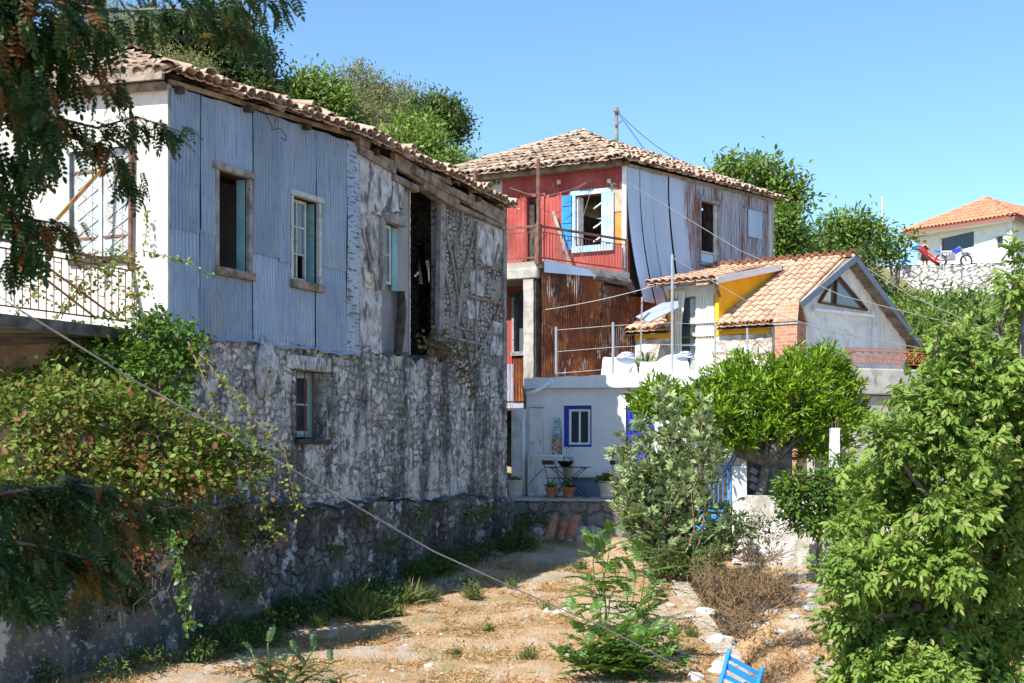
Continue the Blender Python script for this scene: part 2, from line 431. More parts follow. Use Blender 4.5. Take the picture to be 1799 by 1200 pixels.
# ================================================================= materials
M = {}
M['bluetin'] = surf('blue_zinc', (.17,.235,.35), (.26,.335,.46), 1.3, (1,.35,1), .5, .45, .15, .25, 40, .004, objrand=.20, over=[((.16,.11,.08), 30, (1,.5,1), .63, .67, .8), ((.36,.43,.52), 1.0, (.8,.8,1), .52, .60, .5), ((.42,.47,.54), 2.2, (1.5,.3,1), .5, .7, .55), ((.33,.31,.18), 1.1, (1.2,.22,1), .53, .66, .55), ((.10,.12,.15), 7, (3,.20,1), .53, .66, .65), ((.45,.5,.56), 55, (1,1,1), .58, .68, .4)])
M['lighttin'] = surf('pale_zinc', (.36,.44,.57), (.46,.53,.66), .9, (1,.3,1), .42, .5, .35, .1, 30, .003, over=[((.30,.34,.42), 4, (2,.15,1), .5, .75, .4)])
M['rusttin'] = surf('rusty_zinc', (.32,.37,.47), (.42,.48,.58), 1.5, (1,.4,1), .6, .35, .15, .25, 40, .004, over=[((.15,.045,.018), 1.3, (1.6,.30,1), .49, .56, .9), ((.22,.075,.03), 7, (4,.12,1), .52, .60, .85), ((.55,.56,.60), 10, (4,.12,1), .6, .7, .5)])
M['rust'] = surf('deep_rust', (.10,.026,.014), (.27,.08,.022), .7, (1,.7,1), .75, .2, 0, .3, 30, .005, over=[((.045,.016,.014), .8, (1.0,.6,1), .46, .56, .9), ((.38,.15,.04), 2.2, (1.0,.7,1), .51, .62, .8), ((.50,.47,.43), .8, (1.6,.7,1), .585, .61, .9), ((.12,.03,.015), 5, (1,.8,1), .54, .62, .5)])
M['shadeplaster'] = surf('shade_toned_plaster', (.10,.085,.07), (.22,.19,.155), 1.6, rough=.95, spec=.1, bump=.5, bscale=9, bdist=.02)  # dark tone puts the shade under the balcony into the plaster colour
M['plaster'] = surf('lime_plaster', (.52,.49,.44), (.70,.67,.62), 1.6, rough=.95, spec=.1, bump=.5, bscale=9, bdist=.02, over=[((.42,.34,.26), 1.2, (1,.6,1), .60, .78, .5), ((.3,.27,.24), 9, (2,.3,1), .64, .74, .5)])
M['wallstone'] = stone('whitewashed_rubble', [(.30,.295,.29), (.50,.49,.48), (.74,.73,.71)], (.29,.28,.265), sc=(5.2,7.6), edge=.08, disp=.022, warp=.14, bmp=.65,
    over=[((.07,.07,.074), .75, (1.6,.32,1), .48, .58, .80), ((.06,.06,.062), 3.0, (2,.6,1), .51, .60, .62), ((.38,.31,.20), 1.4, (1.2,.4,1), .55, .66, .45), ((.05,.05,.05), 12, (1,.6,1), .53, .62, .6), ((.66,.66,.69), 5, (1,1,1), .58, .64, .75)], plaster=((.50,.50,.50), .495, .55))
M['infill'] = stone('rubble_infill', [(.30,.29,.27), (.48,.46,.43), (.46,.39,.30)], (.09,.085,.08), sc=(6.5,9.5), edge=.085, disp=.028, warp=.07, bmp=.7,
    over=[((.17,.165,.16), 1.3, (1.4,.5,1), .48, .60, .75), ((.06,.06,.062), 6, (3,.7,1), .55, .66, .7)], plaster=((.27,.265,.26), .49, .54))
M['oldplaster'] = surf('weathered_plaster', (.34,.34,.35), (.62,.63,.66), 5, (1,.8,1), .95, .1, 0, .9, 30, .02, over=[((.08,.08,.09), 3.2, (1.6,.6,1), .50, .62, .85), ((.10,.10,.11), 16, (2,.6,1), .56, .64, .8), ((.68,.69,.72), 7, (1,1,1), .62, .7, .6)])
M['greyplaster'] = surf('smooth_grey_plaster', (.25,.25,.27), (.33,.33,.36), 1.2, rough=.9, spec=.1, bump=.2)
M['plinthmat'] = stone('dark_rubble_plinth', [(.16,.155,.15), (.26,.25,.24), (.38,.38,.38)], (.12,.115,.11), sc=(4.2,6.2), edge=.07, disp=.025, warp=.12, bmp=.7,
    over=[((.045,.042,.04), 1.1, (1,.6,1), .42, .56, .85), ((.52,.52,.56), 1.7, (1,.9,1), .565, .60, .85), ((.05,.07,.03), 1.9, (1,.7,1), .58, .68, .5), ((.04,.04,.04), 11, (1,1,1), .56, .66, .6)], plaster=((.14,.135,.13), .46, .56))
M['terracestone'] = stone('grey_terrace_stone', [(.20,.19,.18), (.30,.28,.26), (.25,.20,.16)], (.13,.13,.125), sc=(3,4.5), edge=.07, disp=.02, over=[((.05,.05,.05), 1.4, (1,.7,1), .48, .64, .6)], plaster=((.22,.22,.21), .5, .62))
M['drystone'] = stone('white_dry_stone', [(.50,.48,.45), (.66,.64,.60), (.74,.72,.68)], (.16,.15,.13), sc=(2.2,4.0), edge=.05, disp=.07, warp=.2, bmp=.8, over=[((.28,.27,.25), 1.0, (1,1,1), .55, .68, .6)])
M['annexstone'] = stone('pale_annex_rubble', [(.55,.52,.47), (.72,.70,.66), (.80,.78,.75)], (.42,.35,.27), sc=(2.6,3.4), edge=.13, disp=.02, warp=.12)
M['tile_old'] = surf('old_clay_tile', (.34,.24,.175), (.50,.38,.29), 2.5, rough=.95, spec=.1, bump=.6, bscale=30, bdist=.012, coord='Object', island=.28, over=[((.16,.14,.12), 5, (1,1,1), .52, .66, .65), ((.52,.47,.40), 9, (1,1,1), .58, .70, .6)])
M['tile_new'] = surf('new_clay_tile', (.50,.30,.20), (.62,.43,.30), 2.5, rough=.85, spec=.2, bump=.3, bscale=30, coord='Object', island=.16, over=[((.60,.40,.26), 5, (1,1,1), .55, .7, .6), ((.24,.13,.09), 8, (1,1,1), .62, .75, .4)])
M['tile_red'] = surf('red_clay_tile', (.44,.19,.11), (.55,.27,.16), 2.5, rough=.8, spec=.2, bump=.2, coord='Object', island=.10)
M['wood'] = surf('weathered_timber', (.16,.12,.095), (.33,.27,.22), 3.5, (1,1,1), .9, .15, 0, .7, 30, .01, coord='Object', over=[((.07,.055,.045), 6, (1,1,1), .52, .66, .7)])
M['greywood'] = surf('silvered_timber', (.20,.19,.185), (.34,.33,.32), 4, rough=.9, spec=.15, bump=.6, bscale=40, coord='Object', over=[((.08,.075,.07), 9, (1,1,1), .54, .66, .7)])
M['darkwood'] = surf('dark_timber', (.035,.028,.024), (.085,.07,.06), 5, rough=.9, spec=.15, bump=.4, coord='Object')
M['paintwood'] = surf('pale_blue_frame', (.38,.43,.43), (.50,.54,.53), 4, rough=.8, spec=.2, bump=.4, coord='Object', over=[((.26,.23,.18), 7, (1,1,1), .52, .66, .75)])
M['turq'] = surf('peeling_turquoise', (.16,.36,.42), (.23,.45,.50), 3, rough=.7, spec=.25, bump=.4, coord='Object', over=[((.24,.20,.17), 6, (1,1,1), .55, .64, .75)])
M['shutter_old'] = surf('flaking_pale_shutter', (.36,.43,.43), (.55,.62,.62), 2.5, rough=.85, spec=.15, bump=.5, coord='Object', over=[((.36,.33,.31), 4, (2,2,.6), .46, .6, .85), ((.6,.7,.72), 11, (1,1,1), .58, .66, .6)])
M['redpaint'] = surf('red_painted_boards', (.33,.06,.05), (.44,.105,.09), 1.6, (1,.6,1), .8, .2, 0, .25, 25, .006, over=[((.60,.30,.28), 7, (1.2,.4,1), .62, .72, .5), ((.15,.05,.05), 1.8, (1,.35,1), .54, .68, .6)])
M['blueshutter'] = surf('bright_blue_shutter', (.02,.20,.56), (.035,.27,.66), 3, rough=.6, spec=.3, bump=.3, coord='Object', over=[((.02,.07,.25), 6, (1,1,.4), .6, .68, .6)])
M['paleblue'] = surf('light_blue_paint', (.30,.52,.74), (.45,.62,.78), 3, rough=.7, spec=.25, bump=.3, coord='Object', over=[((.62,.66,.68), 7, (1,1,.5), .55, .66, .7)])
M['ochre'] = surf('ochre_patch', (.50,.20,.05), (.62,.30,.10), 3, rough=.9, bump=.3, over=[((.35,.15,.07), 6, (1,1,1), .55, .7, .5)])
M['mottled'] = surf('mottled_red_patch', (.45,.06,.045), (.48,.36,.26), 4, rough=.9, bump=.4, lo=.42, hi=.5, over=[((.30,.30,.30), 7, (1,1,1), .56, .64, .7)])
M['orange'] = surf('orange_render', (.80,.38,.02), (.86,.46,.035), 2, rough=.9, spec=.1, bump=.25, bscale=12, over=[((.55,.22,.03), 1.4, (1,.7,1), .62, .8, .5)])
M['white'] = surf('white_render', (.74,.74,.75), (.82,.82,.83), 2, rough=.9, spec=.1, bump=.3, bscale=8, over=[((.5,.49,.47), 2.2, (1.4,.3,1), .66, .82, .35)])
M['whitedirty'] = surf('stained_white_render', (.62,.61,.60), (.76,.76,.75), 2, rough=.92, spec=.1, bump=.35, bscale=8, over=[((.17,.17,.18), 1.3, (1.2,.30,1), .55, .70, .7), ((.42,.35,.27), 1.9, (1,1,1), .54, .64, .5), ((.1,.1,.1), 7, (2,.3,1), .62, .72, .5)])
M['concrete'] = surf('rough_concrete', (.32,.30,.27), (.47,.45,.41), 3, rough=.95, spec=.1, bump=.7, bscale=25, bdist=.012, over=[((.12,.115,.11), 2.6, (1.3,.5,1), .52, .68, .7)])
M['darkconcrete'] = surf('blackened_concrete', (.07,.065,.06), (.18,.17,.16), 3, rough=.95, spec=.1, bump=.7, bscale=25, bdist=.012)
M['brick'] = None
M['iron'] = surf('rusted_iron', (.13,.065,.045), (.22,.12,.09), 6, rough=.8, spec=.2, bump=.3, coord='Object')
M['redrail'] = flat('terracotta_iron', (.42,.12,.06), .7, .2)
M['blackiron'] = flat('black_iron', (.018,.018,.02), .5, .4)
M['galv'] = flat('galvanised_tube', (.42,.46,.52), .4, .5, .5)
M['royal'] = flat('royal_blue_paint', (.012,.035,.36), .5, .4)
M['midblue'] = flat('blue_gate_paint', (.06,.27,.60), .5, .4)
M['chairblue'] = flat('blue_chair_paint', (.012,.20,.72), .4, .5)
M['wfr'] = flat('white_frame', (.78,.79,.80), .4, .4)
M['glass'] = glass('dark_glass'); M['paleglass'] = glass('pale_glass', (.10,.13,.15))
M['curtain'] = surf('cream_curtain', (.62,.60,.52), (.74,.72,.65), 5, (3,.3,1), .95, .1, bump=.4, bscale=8, bdist=.02)
M['sheet'] = surf('white_cloth', (.78,.79,.82), (.86,.87,.89), 3, rough=.95, spec=.1, bump=.5, bscale=5, bdist=.03, coord='Object')
M['tablewood'] = flat('brown_slat_wood', (.13,.055,.03), .6, .3)
M['terra'] = surf('terracotta', (.42,.13,.06), (.52,.19,.10), 6, rough=.85, spec=.15, bump=.3, coord='Object')
M['cream'] = flat('cream_glaze', (.62,.58,.44), .45, .4)
M['soil'] = flat('soil', (.05,.035,.025), .95, .1)
M['wire'] = flat('grey_wire', (.22,.21,.20), .7, .2)
M['whitewire'] = flat('pale_wire', (.55,.55,.55), .7, .2)
M['rope'] = surf('braided_cable', (.28,.27,.26), (.40,.39,.37), 60, rough=.8, bump=.5, coord='Object')
M['rock'] = surf('white_limestone', (.46,.43,.38), (.64,.61,.56), 5, rough=.95, spec=.1, bump=.8, bscale=18, bdist=.02, coord='Object', over=[((.34,.31,.27), 7, (1,1,1), .56, .7, .6)])
M['greyrock'] = surf('grey_rubble_stone', (.28,.26,.24), (.45,.43,.40), 5, rough=.95, spec=.1, bump=.8, bscale=18, bdist=.02, coord='Object')
M['bark'] = surf('grey_bark', (.12,.10,.08), (.24,.21,.18), 8, rough=.95, spec=.1, bump=.8, bscale=30, bdist=.01, coord='Object')
M['stem'] = flat('pale_stem', (.24,.16,.09), .8, .2)
M['greenstem'] = flat('green_stem', (.12,.16,.05), .7, .2)
L = {}
L['walnut'] = leafmat('walnut_leaf', (.14,.25,.035), (.29,.42,.08), (.38,.40,.14), .12, .45, .5, .28)
L['citrus'] = leafmat('citrus_leaf', (.14,.27,.015), (.30,.44,.03), (.06,.14,.015), .16, .42, .42, .35)
L['fig'] = leafmat('fig_leaf', (.26,.34,.15), (.43,.51,.25), (.09,.14,.05), .2, .28, .65, .2)
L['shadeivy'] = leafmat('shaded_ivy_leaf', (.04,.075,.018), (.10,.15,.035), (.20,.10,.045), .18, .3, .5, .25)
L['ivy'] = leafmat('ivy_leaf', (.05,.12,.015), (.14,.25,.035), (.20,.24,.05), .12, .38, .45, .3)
L['bramble'] = leafmat('bramble_leaf', (.09,.15,.02), (.24,.31,.06), (.26,.14,.055), .16, .38, .5, .25)
L['brown'] = leafmat('dry_leaf', (.11,.040,.016), (.21,.085,.035), None, .1, .3, .7, .2)
L['locust'] = leafmat('locust_leaf', (.022,.055,.016), (.05,.105,.028), (.09,.13,.03), .05, .28, .45, .3)
L['locustbright'] = leafmat('young_locust_leaf', (.05,.13,.025), (.12,.23,.04), None, .1, .38, .4, .4)
L['hill1'] = leafmat('oak_leaf', (.055,.10,.022), (.13,.20,.05), (.22,.25,.10), .15, .3, .6, .2, .35)
L['hill2'] = leafmat('olive_leaf', (.19,.21,.08), (.34,.34,.15), (.11,.13,.05), .15, .3, .65, .2, .35)
L['hill3'] = leafmat('bright_bush_leaf', (.10,.19,.03), (.23,.33,.06), (.24,.27,.10), .15, .36, .55, .25, .35)
L['hill4'] = leafmat('dark_evergreen_leaf', (.018,.036,.012), (.045,.07,.022), None, .1, .2, .5, .3, .35)
L['dry'] = leafmat('dry_twig_leaf', (.13,.085,.045), (.26,.17,.09), (.10,.12,.04), .2, .2, .8, .1)
L['straw'] = leafmat('straw', (.42,.25,.11), (.60,.41,.21), (.34,.18,.08), .15, .3, .8, .15)
L['grass'] = leafmat('green_grass', (.08,.13,.03), (.17,.23,.06), (.30,.26,.12), .25, .3, .7, .2)
L['weed'] = leafmat('weed_leaf', (.04,.085,.018), (.10,.16,.035), (.16,.18,.06), .15, .3, .6, .25)
M['hose'] = flat('yellow_hose', (.75,.52,.03), .5, .4)

def brickmat():
    t = NT('old_brick'); b = t.n('ShaderNodeTexBrick'); t.l(t.tc.outputs['UV'], b.inputs['Vector'])
    b.inputs['Scale'].default_value = 1; b.inputs['Brick Width'].default_value = .26; b.inputs['Row Height'].default_value = .085; b.inputs['Mortar Size'].default_value = .010
    b.inputs['Color1'].default_value = (.50,.23,.13,1); b.inputs['Color2'].default_value = (.36,.15,.09,1); b.inputs['Mortar'].default_value = (.42,.33,.27,1)
    n = t.noise(t.tc.outputs['UV'], 7, 6); c = t.mix(t.mapr(n, .45, .75, 0, .5), b.outputs[0], (.62,.42,.32))
    h = t.math('ADD', t.math('MULTIPLY', b.outputs['Fac'], -1.0), t.math('MULTIPLY', n, .5)); t.bump(h, .8, .02); return t.fin(c, .9, .1)
M['brick'] = brickmat()

# ================================================================= ground
A = (-4.79, 19.0); Cc = (-.12, 29.2)
W1 = Wall(A, Cc)
EDGE = interp([10, 15.2, 18.4, 22.2, 26, 28.6, 31], [2.7, 2.75, 3.0, 3.05, 3.1, 3.2, 3.2])
def sstep(x, a, b):
    t = np.clip((x-a)/(b-a), 0, 1); return t*t*(3-2*t)
def gz(x, y):
    x = np.asarray(x, float); y = np.asarray(y, float)
    path = np.interp(y, [0, 14, 20, 26, 29.6, 33, 36, 60], [-3.0, -2.85, -2.72, -2.25, -1.95, -1.9, -1.5, 1.5])
    low = np.interp(y, [0, 17, 21, 24, 27, 30, 33, 36, 42, 72, 76], [-4.2, -3.75, -3.5, -3.1, -2.35, -2.2, -1.9, -1.2, 2.6, 7.0, 7.2])
    e = np.interp(y, [10, 15.2, 18.4, 22.2, 26, 28.6, 31, 60], [2.7, 2.75, 3.0, 3.05, 3.1, 3.2, 3.2, 4])
    gully = -.9*np.exp(-((x-e-.7)/.7)**2)*sstep(y, 14, 17)*(1-sstep(y, 24, 27))
    k = sstep(x, e+.02, e+.30)
    z = path*(1-k)+(low+gully)*k
    z = z+.34*np.exp(-((x-1.25)/1.15)**2-((y-29.2)/.75)**2)
    # raised yard left of the house line
    sx = (x-A[0])*W1.n.x+(y-A[1])*W1.n.y
    yard = (1-sstep(sx, -.35, -.1))*(1-sstep(y, 21, 22))
    z = z*(1-yard)+yard*(-.95)
    hill = np.interp(y, [35, 40, 50, 80, 200, 900], [0, 2.5, 8.2, 10.5, 10.6, 10.6])
    hl = 1-sstep(x/np.maximum(y, 1), .13, .21)
    zz = z*(1-sstep(y, 33, 36))+sstep(y, 33, 36)*np.maximum(z, hill*hl+np.where(y > 42, np.interp(y, [36,42,72,76.6,77,900],[-1.2,2.6,7.2,7.6,10.4,10.6]), low)*(1-hl))
    zz = np.where(y > 400, 10.6-(y-400)*.012, zz)
    return zz
def gzf(x, y): return float(gz(x, y))
def ground_mesh():
    xs = np.concatenate([np.linspace(-900, -60, 8), np.linspace(-50, -13, 14), np.arange(-12, 14, .13), np.linspace(14.2, 60, 60), np.linspace(70, 900, 10)])
    ys = np.concatenate([np.linspace(-300, 0, 6), np.linspace(2, 12.8, 14), np.arange(13, 33, .13), np.linspace(33.2, 90, 130), np.linspace(95, 1500, 26)])
    X, Y = np.meshgrid(xs, ys, indexing='ij'); Z = gz(X, Y)
    near = ((Y > 12) & (Y < 80))
    nz = np.array([noise.fractal((float(a)*.9, float(b)*.9, 0), 1.0, 2.0, 5) if c else 0 for a, b, c in zip(X.ravel(), Y.ravel(), near.ravel())]).reshape(X.shape)
    nz2 = np.array([noise.noise((float(a)*5, float(b)*5, 3)) if c and b < 33 else 0 for a, b, c in zip(X.ravel(), Y.ravel(), near.ravel())]).reshape(X.shape)
    Z = Z+nz*.07+nz2*.03
    nx, ny = X.shape; V = np.stack([X, Y, Z], -1).reshape(-1, 3)
    i, j = np.meshgrid(np.arange(nx-1), np.arange(ny-1), indexing='ij'); a = (i*ny+j).ravel()
    Fc = np.stack([a, a+ny, a+ny+1, a+1], 1)
    me = bpy.data.meshes.new('ground'); me.from_pydata(V.tolist(), [], Fc.tolist()); me.update()
    t = NT('dry_ground'); co = t.coord('Object')
    n1 = t.noise(co, .55, 5, .6); n2 = t.noise(co, 3.2, 6, .65); n3 = t.noise(co, 30, 5, .7)
    c = t.mix(t.mapr(n2, .38, .62), (.42,.26,.14), (.56,.40,.25)); c = t.mix(t.mapr(n3, .45, .62, 0, .75), c, (.30,.19,.11)); c = t.mix(t.mapr(t.noise(t.coord('Object', (3,.5,1)), 1.2, 6), .52, .62, 0, .6), c, (.50,.46,.41)); c = t.mix(t.mapr(t.noise(co, 70, 4), .52, .62, 0, .6), c, (.60,.42,.25))
    c = t.mix(t.mapr(n1, .50, .66, 0, .75), c, (.42,.38,.33)); c = t.mix(t.mapr(t.noise(co, .8, 5), .54, .66, 0, .55), c, (.17,.19,.07))
    c = t.mix(t.mapr(t.noise(co, 14, 3), .66, .70, 0, .8), c, (.62,.60,.56))
    sp = t.n('ShaderNodeSeparateXYZ'); t.l(co, sp.inputs[0]); c = t.mix(t.mapr(sp.outputs[1], 33, 38), c, (.22,.20,.10))
    t.bump(t.math('ADD', n3, t.math('MULTIPLY', n2, .8)), .9, .05); t.fin(c, .97, .1)
    o = link_mesh('ground', me, t.m, smooth=True); tag(o, kind='structure')
ground_mesh()

M['kerbmat'] = surf('sandy_concrete', (.36,.30,.23), (.48,.43,.36), 3, rough=.97, spec=.1, bump=.9, bscale=22, bdist=.02, over=[((.20,.16,.12), 5, (1,1,1), .52, .6, .7)])

M['oldwall'] = surf('mouldy_rendered_wall', (.10,.095,.09), (.20,.185,.17), 1.6, (1,.8,1), .97, .1, 0, .9, 14, .03, over=[((.045,.042,.04), 1.1, (1,.7,1), .48, .60, .8), ((.50,.49,.49), 2.4, (1,1,1), .56, .60, .75), ((.45,.44,.44), 14, (1,1,1), .585, .62, .8), ((.22,.11,.06), 1.3, (1,.5,1), .56, .68, .5)])

M['gardenwall'] = surf('limewash_over_cement', (.44,.42,.39), (.68,.66,.63), 2.2, rough=.95, spec=.1, bump=.6, bscale=12, bdist=.02, lo=.42, hi=.56, over=[((.30,.27,.23), 1.4, (1,.7,1), .50, .60, .7), ((.20,.19,.17), 7, (1.5,.5,1), .56, .64, .6)])
# ================================================================= roof tiles
def tile_roof(name, m, parent, e0, e1, r0, r1, spacing=.21, row=.34, R=.085, jit=1.0, over=.0, deck=None, channels=True, nseg=5, maxt=None):
    """eave e0->e1, ridge r0->r1 (3-D points). Barrel tiles laid up the slope."""
    e0, e1, r0, r1 = map(Vector, (e0, e1, r0, r1))
    ed = (e1-e0); L_ = ed.length; ed = ed.normalized()
    # slope direction: perpendicular to eave inside the plane
    nrm = (e1-e0).cross((r0+r1)/2-(e0+e1)/2).normalized()
    if nrm.z < 0: nrm = -nrm
    up = nrm.cross(ed).normalized()
    if up.z < 0: up = -up
    h0 = (r0-e0).dot(up); h1 = (r1-e0).dot(up); H = max(h0, h1); s0 = (r0-e0).dot(ed); s1 = (r1-e0).dot(ed)
    def rng_t(s):      # length of the tile column at position s
        if s < s0: return h0*s/max(s0, 1e-6)
        if s > s1: return h1*(L_-s)/max(L_-s1, 1e-6)
        return h0+(h1-h0)*((s-s0)/max(s1-s0, 1e-6))
    mb = MB(); nc = int(L_/spacing)
    for c in range(nc+1):
        s = (c+.5)*L_/(nc+1); T_ = min(rng_t(s), maxt or 1e9)
        if T_ < .1: continue
        for kind in ((0, 1) if channels else (0,)):
            ss = s+(spacing/2 if kind else 0)
            nr = max(1, int(round(T_/row)))
            for r_ in range(nr):
                t0 = r_*row-over-random.uniform(0, .05)*jit; t1 = t0+row*1.25
                ja = random.gauss(0, .035)*jit; jo = random.gauss(0, .012)*jit; jl = random.gauss(0, .010)*jit
                R0 = R*(1.08+random.uniform(-.05,.05)*jit); R1 = R*.85
                base = e0+ed*(ss+jo)
                vs = []
                for (t, rr, lift) in ((t0, R0, .018+abs(jl)), (t1, R1, .0)):
                    cc = base+up*t+ed*(ja*(t-t0))
                    for q in range(nseg+1):
                        a = math.pi*q/nseg
                        if kind == 0: v = cc+ed*(math.cos(a)*rr)+nrm*(math.sin(a)*rr*.85+.03+lift)
                        else: v = cc+ed*(math.cos(a)*rr)+nrm*(-math.sin(a)*rr*.30+.025+lift*.5)
                        vs.append(v)
                k = nseg+1
                th = [v-nrm*.014 for v in vs]
                fs = [(q, q+1, k+q+1, k+q) for q in range(nseg)]
                mb.poly(vs, fs)
                b = len(mb.v)-len(vs)
                # visible thickness at the lower lip
                mb.v.extend([tuple(v-nrm*.018) for v in vs[:k]]); tb = len(mb.v)-k
                for q in range(nseg): mb.f.append((tb+q, tb+q+1, b+q+1, b+q)); mb.mi.append(mb.cm)
    o = mb.build(name, m, parent, smooth=False)
    return o, (nrm, up, ed)

def ridge_tiles(name, m, parent, a, b, R=.12, ln=.36, jit=1.0):
    a, b = Vector(a), Vector(b); d = (b-a); n = max(1, int(d.length/ln)); mb = MB()
    for i in range(n):
        p = a+d*(i/n); q = a+d*((i+1.2)/n); off = Vector((0, 0, .05+random.uniform(-.01,.015)*jit))
        dd = d.normalized(); sd = dd.cross(Vector((0,0,1))).normalized(); uu = sd.cross(dd); vs = []
        sh = sd*random.gauss(0, .015)*jit
        for (c, r) in ((p, R*1.1), (q, R*.9)):
            for k in range(7):
                an = -.15+(math.pi+.3)*k/6; vs.append(c+off+sh+sd*(math.cos(an)*r)+uu*(math.sin(an)*r*.8-.03))
        mb.poly(vs, [(k, k+1, 8+k, 7+k) for k in range(6)]+[(7+k, 8+k, k+1, k) for k in range(0)])
    return mb.build(name, m, parent)

def slab_poly(mb, pts, th):
    pts = [Vector(p) for p in pts]; lo = [p-Vector((0,0,th)) for p in pts]; n = len(pts)
    mb.face(pts); mb.face(lo[::-1])
    for i in range(n): mb.face([pts[i], lo[i], lo[(i+1) % n], pts[(i+1) % n]])

def window_frame(W, r, n, parent, m, w=.09, d=.10, sill=None, name='window_frame', msill=None):
    u0, u1, z0, z1 = r; mb = MB()
    wbox(mb, W, u0-w, u0, z0, z1, n-.02, n+d); wbox(mb, W, u1, u1+w, z0, z1, n-.02, n+d)
    wbox(mb, W, u0-w-.04, u1+w+.04, z1, z1+w*1.25, n-.02, n+d+.03)
    f = mb.build(name, m, parent, bevel=.006)
    s = MB(); wbox(s, W, u0-w-.02, u1+w+.02, z0-(sill or .09), z0, n-.02, n+d+.05)
    s.build('sill', msill or m, f, bevel=.008)
    return f

def sash(W, r, n, parent, m, cols=2, rows=3, w=.045, gl=None, glass_rows=None, name='sash'):
    u0, u1, z0, z1 = r; mb = MB()
    for u in (u0, u1-w): wbox(mb, W, u, u+w, z0, z1, n, n+.045)
    for z in (z0, z1-w): wbox(mb, W, u0+w, u1-w, z, z+w, n, n+.045)
    for c in range(1, cols): u = u0+(u1-u0)*c/cols; wbox(mb, W, u-w*.4, u+w*.4, z0+w, z1-w, n+.003, n+.040)
    for q in range(1, rows): z = z0+(z1-z0)*q/rows; wbox(mb, W, u0+w, u1-w, z-w*.3, z+w*.3, n+.006, n+.037)
    o = mb.build(name, m, parent)
    if gl:
        g = MB()
        for c in range(cols):
            for q in range(rows):
                if glass_rows is not None and q not in glass_rows: continue
                a = u0+(u1-u0)*c/cols; b = u0+(u1-u0)*(c+1)/cols; e = z0+(z1-z0)*q/rows; f = z0+(z1-z0)*(q+1)/rows
                wbox(g, W, a+w*.4, b-w*.4, e+w*.3, f-w*.3, n+.015, n+.020)
        g.build('pane', gl, o)
    return o

def corr(mb, W, u0, u1, z0, z1, n, holes=(), top=None, bot=None, amp=.0095, pitch=.078, ph=0.0, extra=None):
    nf = lambda u, z: amp*math.sin(2*math.pi*u/pitch+ph)+(extra(u, z) if extra else 0)
    sheet(mb, W, u0, u1, z0, z1, holes, top, bot, nf, n, pitch/6, 1.0)

# ================================================================= HOUSE 1, the grey blue derelict house
H1 = thing('derelict_house', (-6, 23, -2.7), 'large derelict stone house whose upper floor is clad in grey blue corrugated metal', 'house')
eave1 = interp([0, W1.u(470), W1.u(625), W1.u(760), W1.L], [5.07, 5.22, 5.30, 5.20, 5.06])
LOW = lambda u: 1.78+.03*math.sin(u*1.3)
uB = W1.u(627)
# lower stone wall with the barred window
wr = W1.rect(518, 573, 652, 773)
mb = MB(); solid_wall(mb, W1, 0, W1.L, -2.9, 1.80, [wr], thick=.45, step=.045, top=lambda u: 1.80 if u < uB else 1.72+.07*math.sin(u*5)+.05*math.sin(u*13), lip=.01)
mb.build('stone_wall', M['wallstone'], H1)
# plinth in front of it, and the older wall that carries on to the left
mb = MB(); up0 = W1.u(440); 
sheet(mb, W1, up0, W1.L, -3.0, -.92, n=.16, ustep=.05, zstep=.05, top=lambda u: -.92-.05*math.sin(u*1.9)+.03*math.sin(u*7)-.12*max(0, u-6)/5)
wbox(mb, W1, up0, W1.L, -3.0, -1.10, -.02, .155)
sheet(mb, Wall(W1.pt(up0, 0, 0)[:2], W1.pt(up0, 0, .16)[:2]), 0, .16, -3, -.92)
for i in range(60):
    a = up0+(W1.L-up0)*i/60; b = up0+(W1.L-up0)*(i+1)/60; f = lambda u: -.92-.05*math.sin(u*1.9)+.03*math.sin(u*7)-.12*max(0, u-6)/5
    mb.face([W1.pt(a, f(a), .175), W1.pt(b, f(b), .175), W1.pt(b, f(b)+.06, -.02), W1.pt(a, f(a)+.06, -.02)])
mb.build('plinth', M['plinthmat'], H1)
# reveal, frame, bars of the barred window
ff = MB(); u0, u1, z0, z1 = wr
umid = u0+(u1-u0)*.62
f = MB()
for (a, b, c, d) in ((u0, u0+.05, z0+.05, z1), (u1-.05, u1, z0+.05, z1), (u0+.05, u1-.05, z1-.05, z1), (u0+.05, u1-.05, z0+.05, z0+.10)): wbox(f, W1, a, b, c, d, -.36, -.28)
wf = f.build('window_frame', M['turq'], H1)
sash(W1, (u0+.05, u1-.05, z0+.10, z1-.05), -.34, wf, M['paintwood'], 2, 2, .05, M['glass'])
s = MB(); wbox(s, W1, u0-.02, u1+.04, z0-.07, z0+.01, -.40, .06); s.build('sill', M['darkwood'], wf)
b = MB()
for k in range(4): u = u0+.08+(u1-u0-.16)*k/3; b.tube([W1.pt(u, z0, -.2), W1.pt(u, z1, -.2)], .011, 6)
b.build('window_bars', M['iron'], H1)
# rendered surround of the window
mb = MB(); wbox(mb, W1, u0-.28, u1+.1, z1+.01, z1+.24, -.01, .045)
mb.build('lintel', M['oldplaster'], H1, bevel=.02)
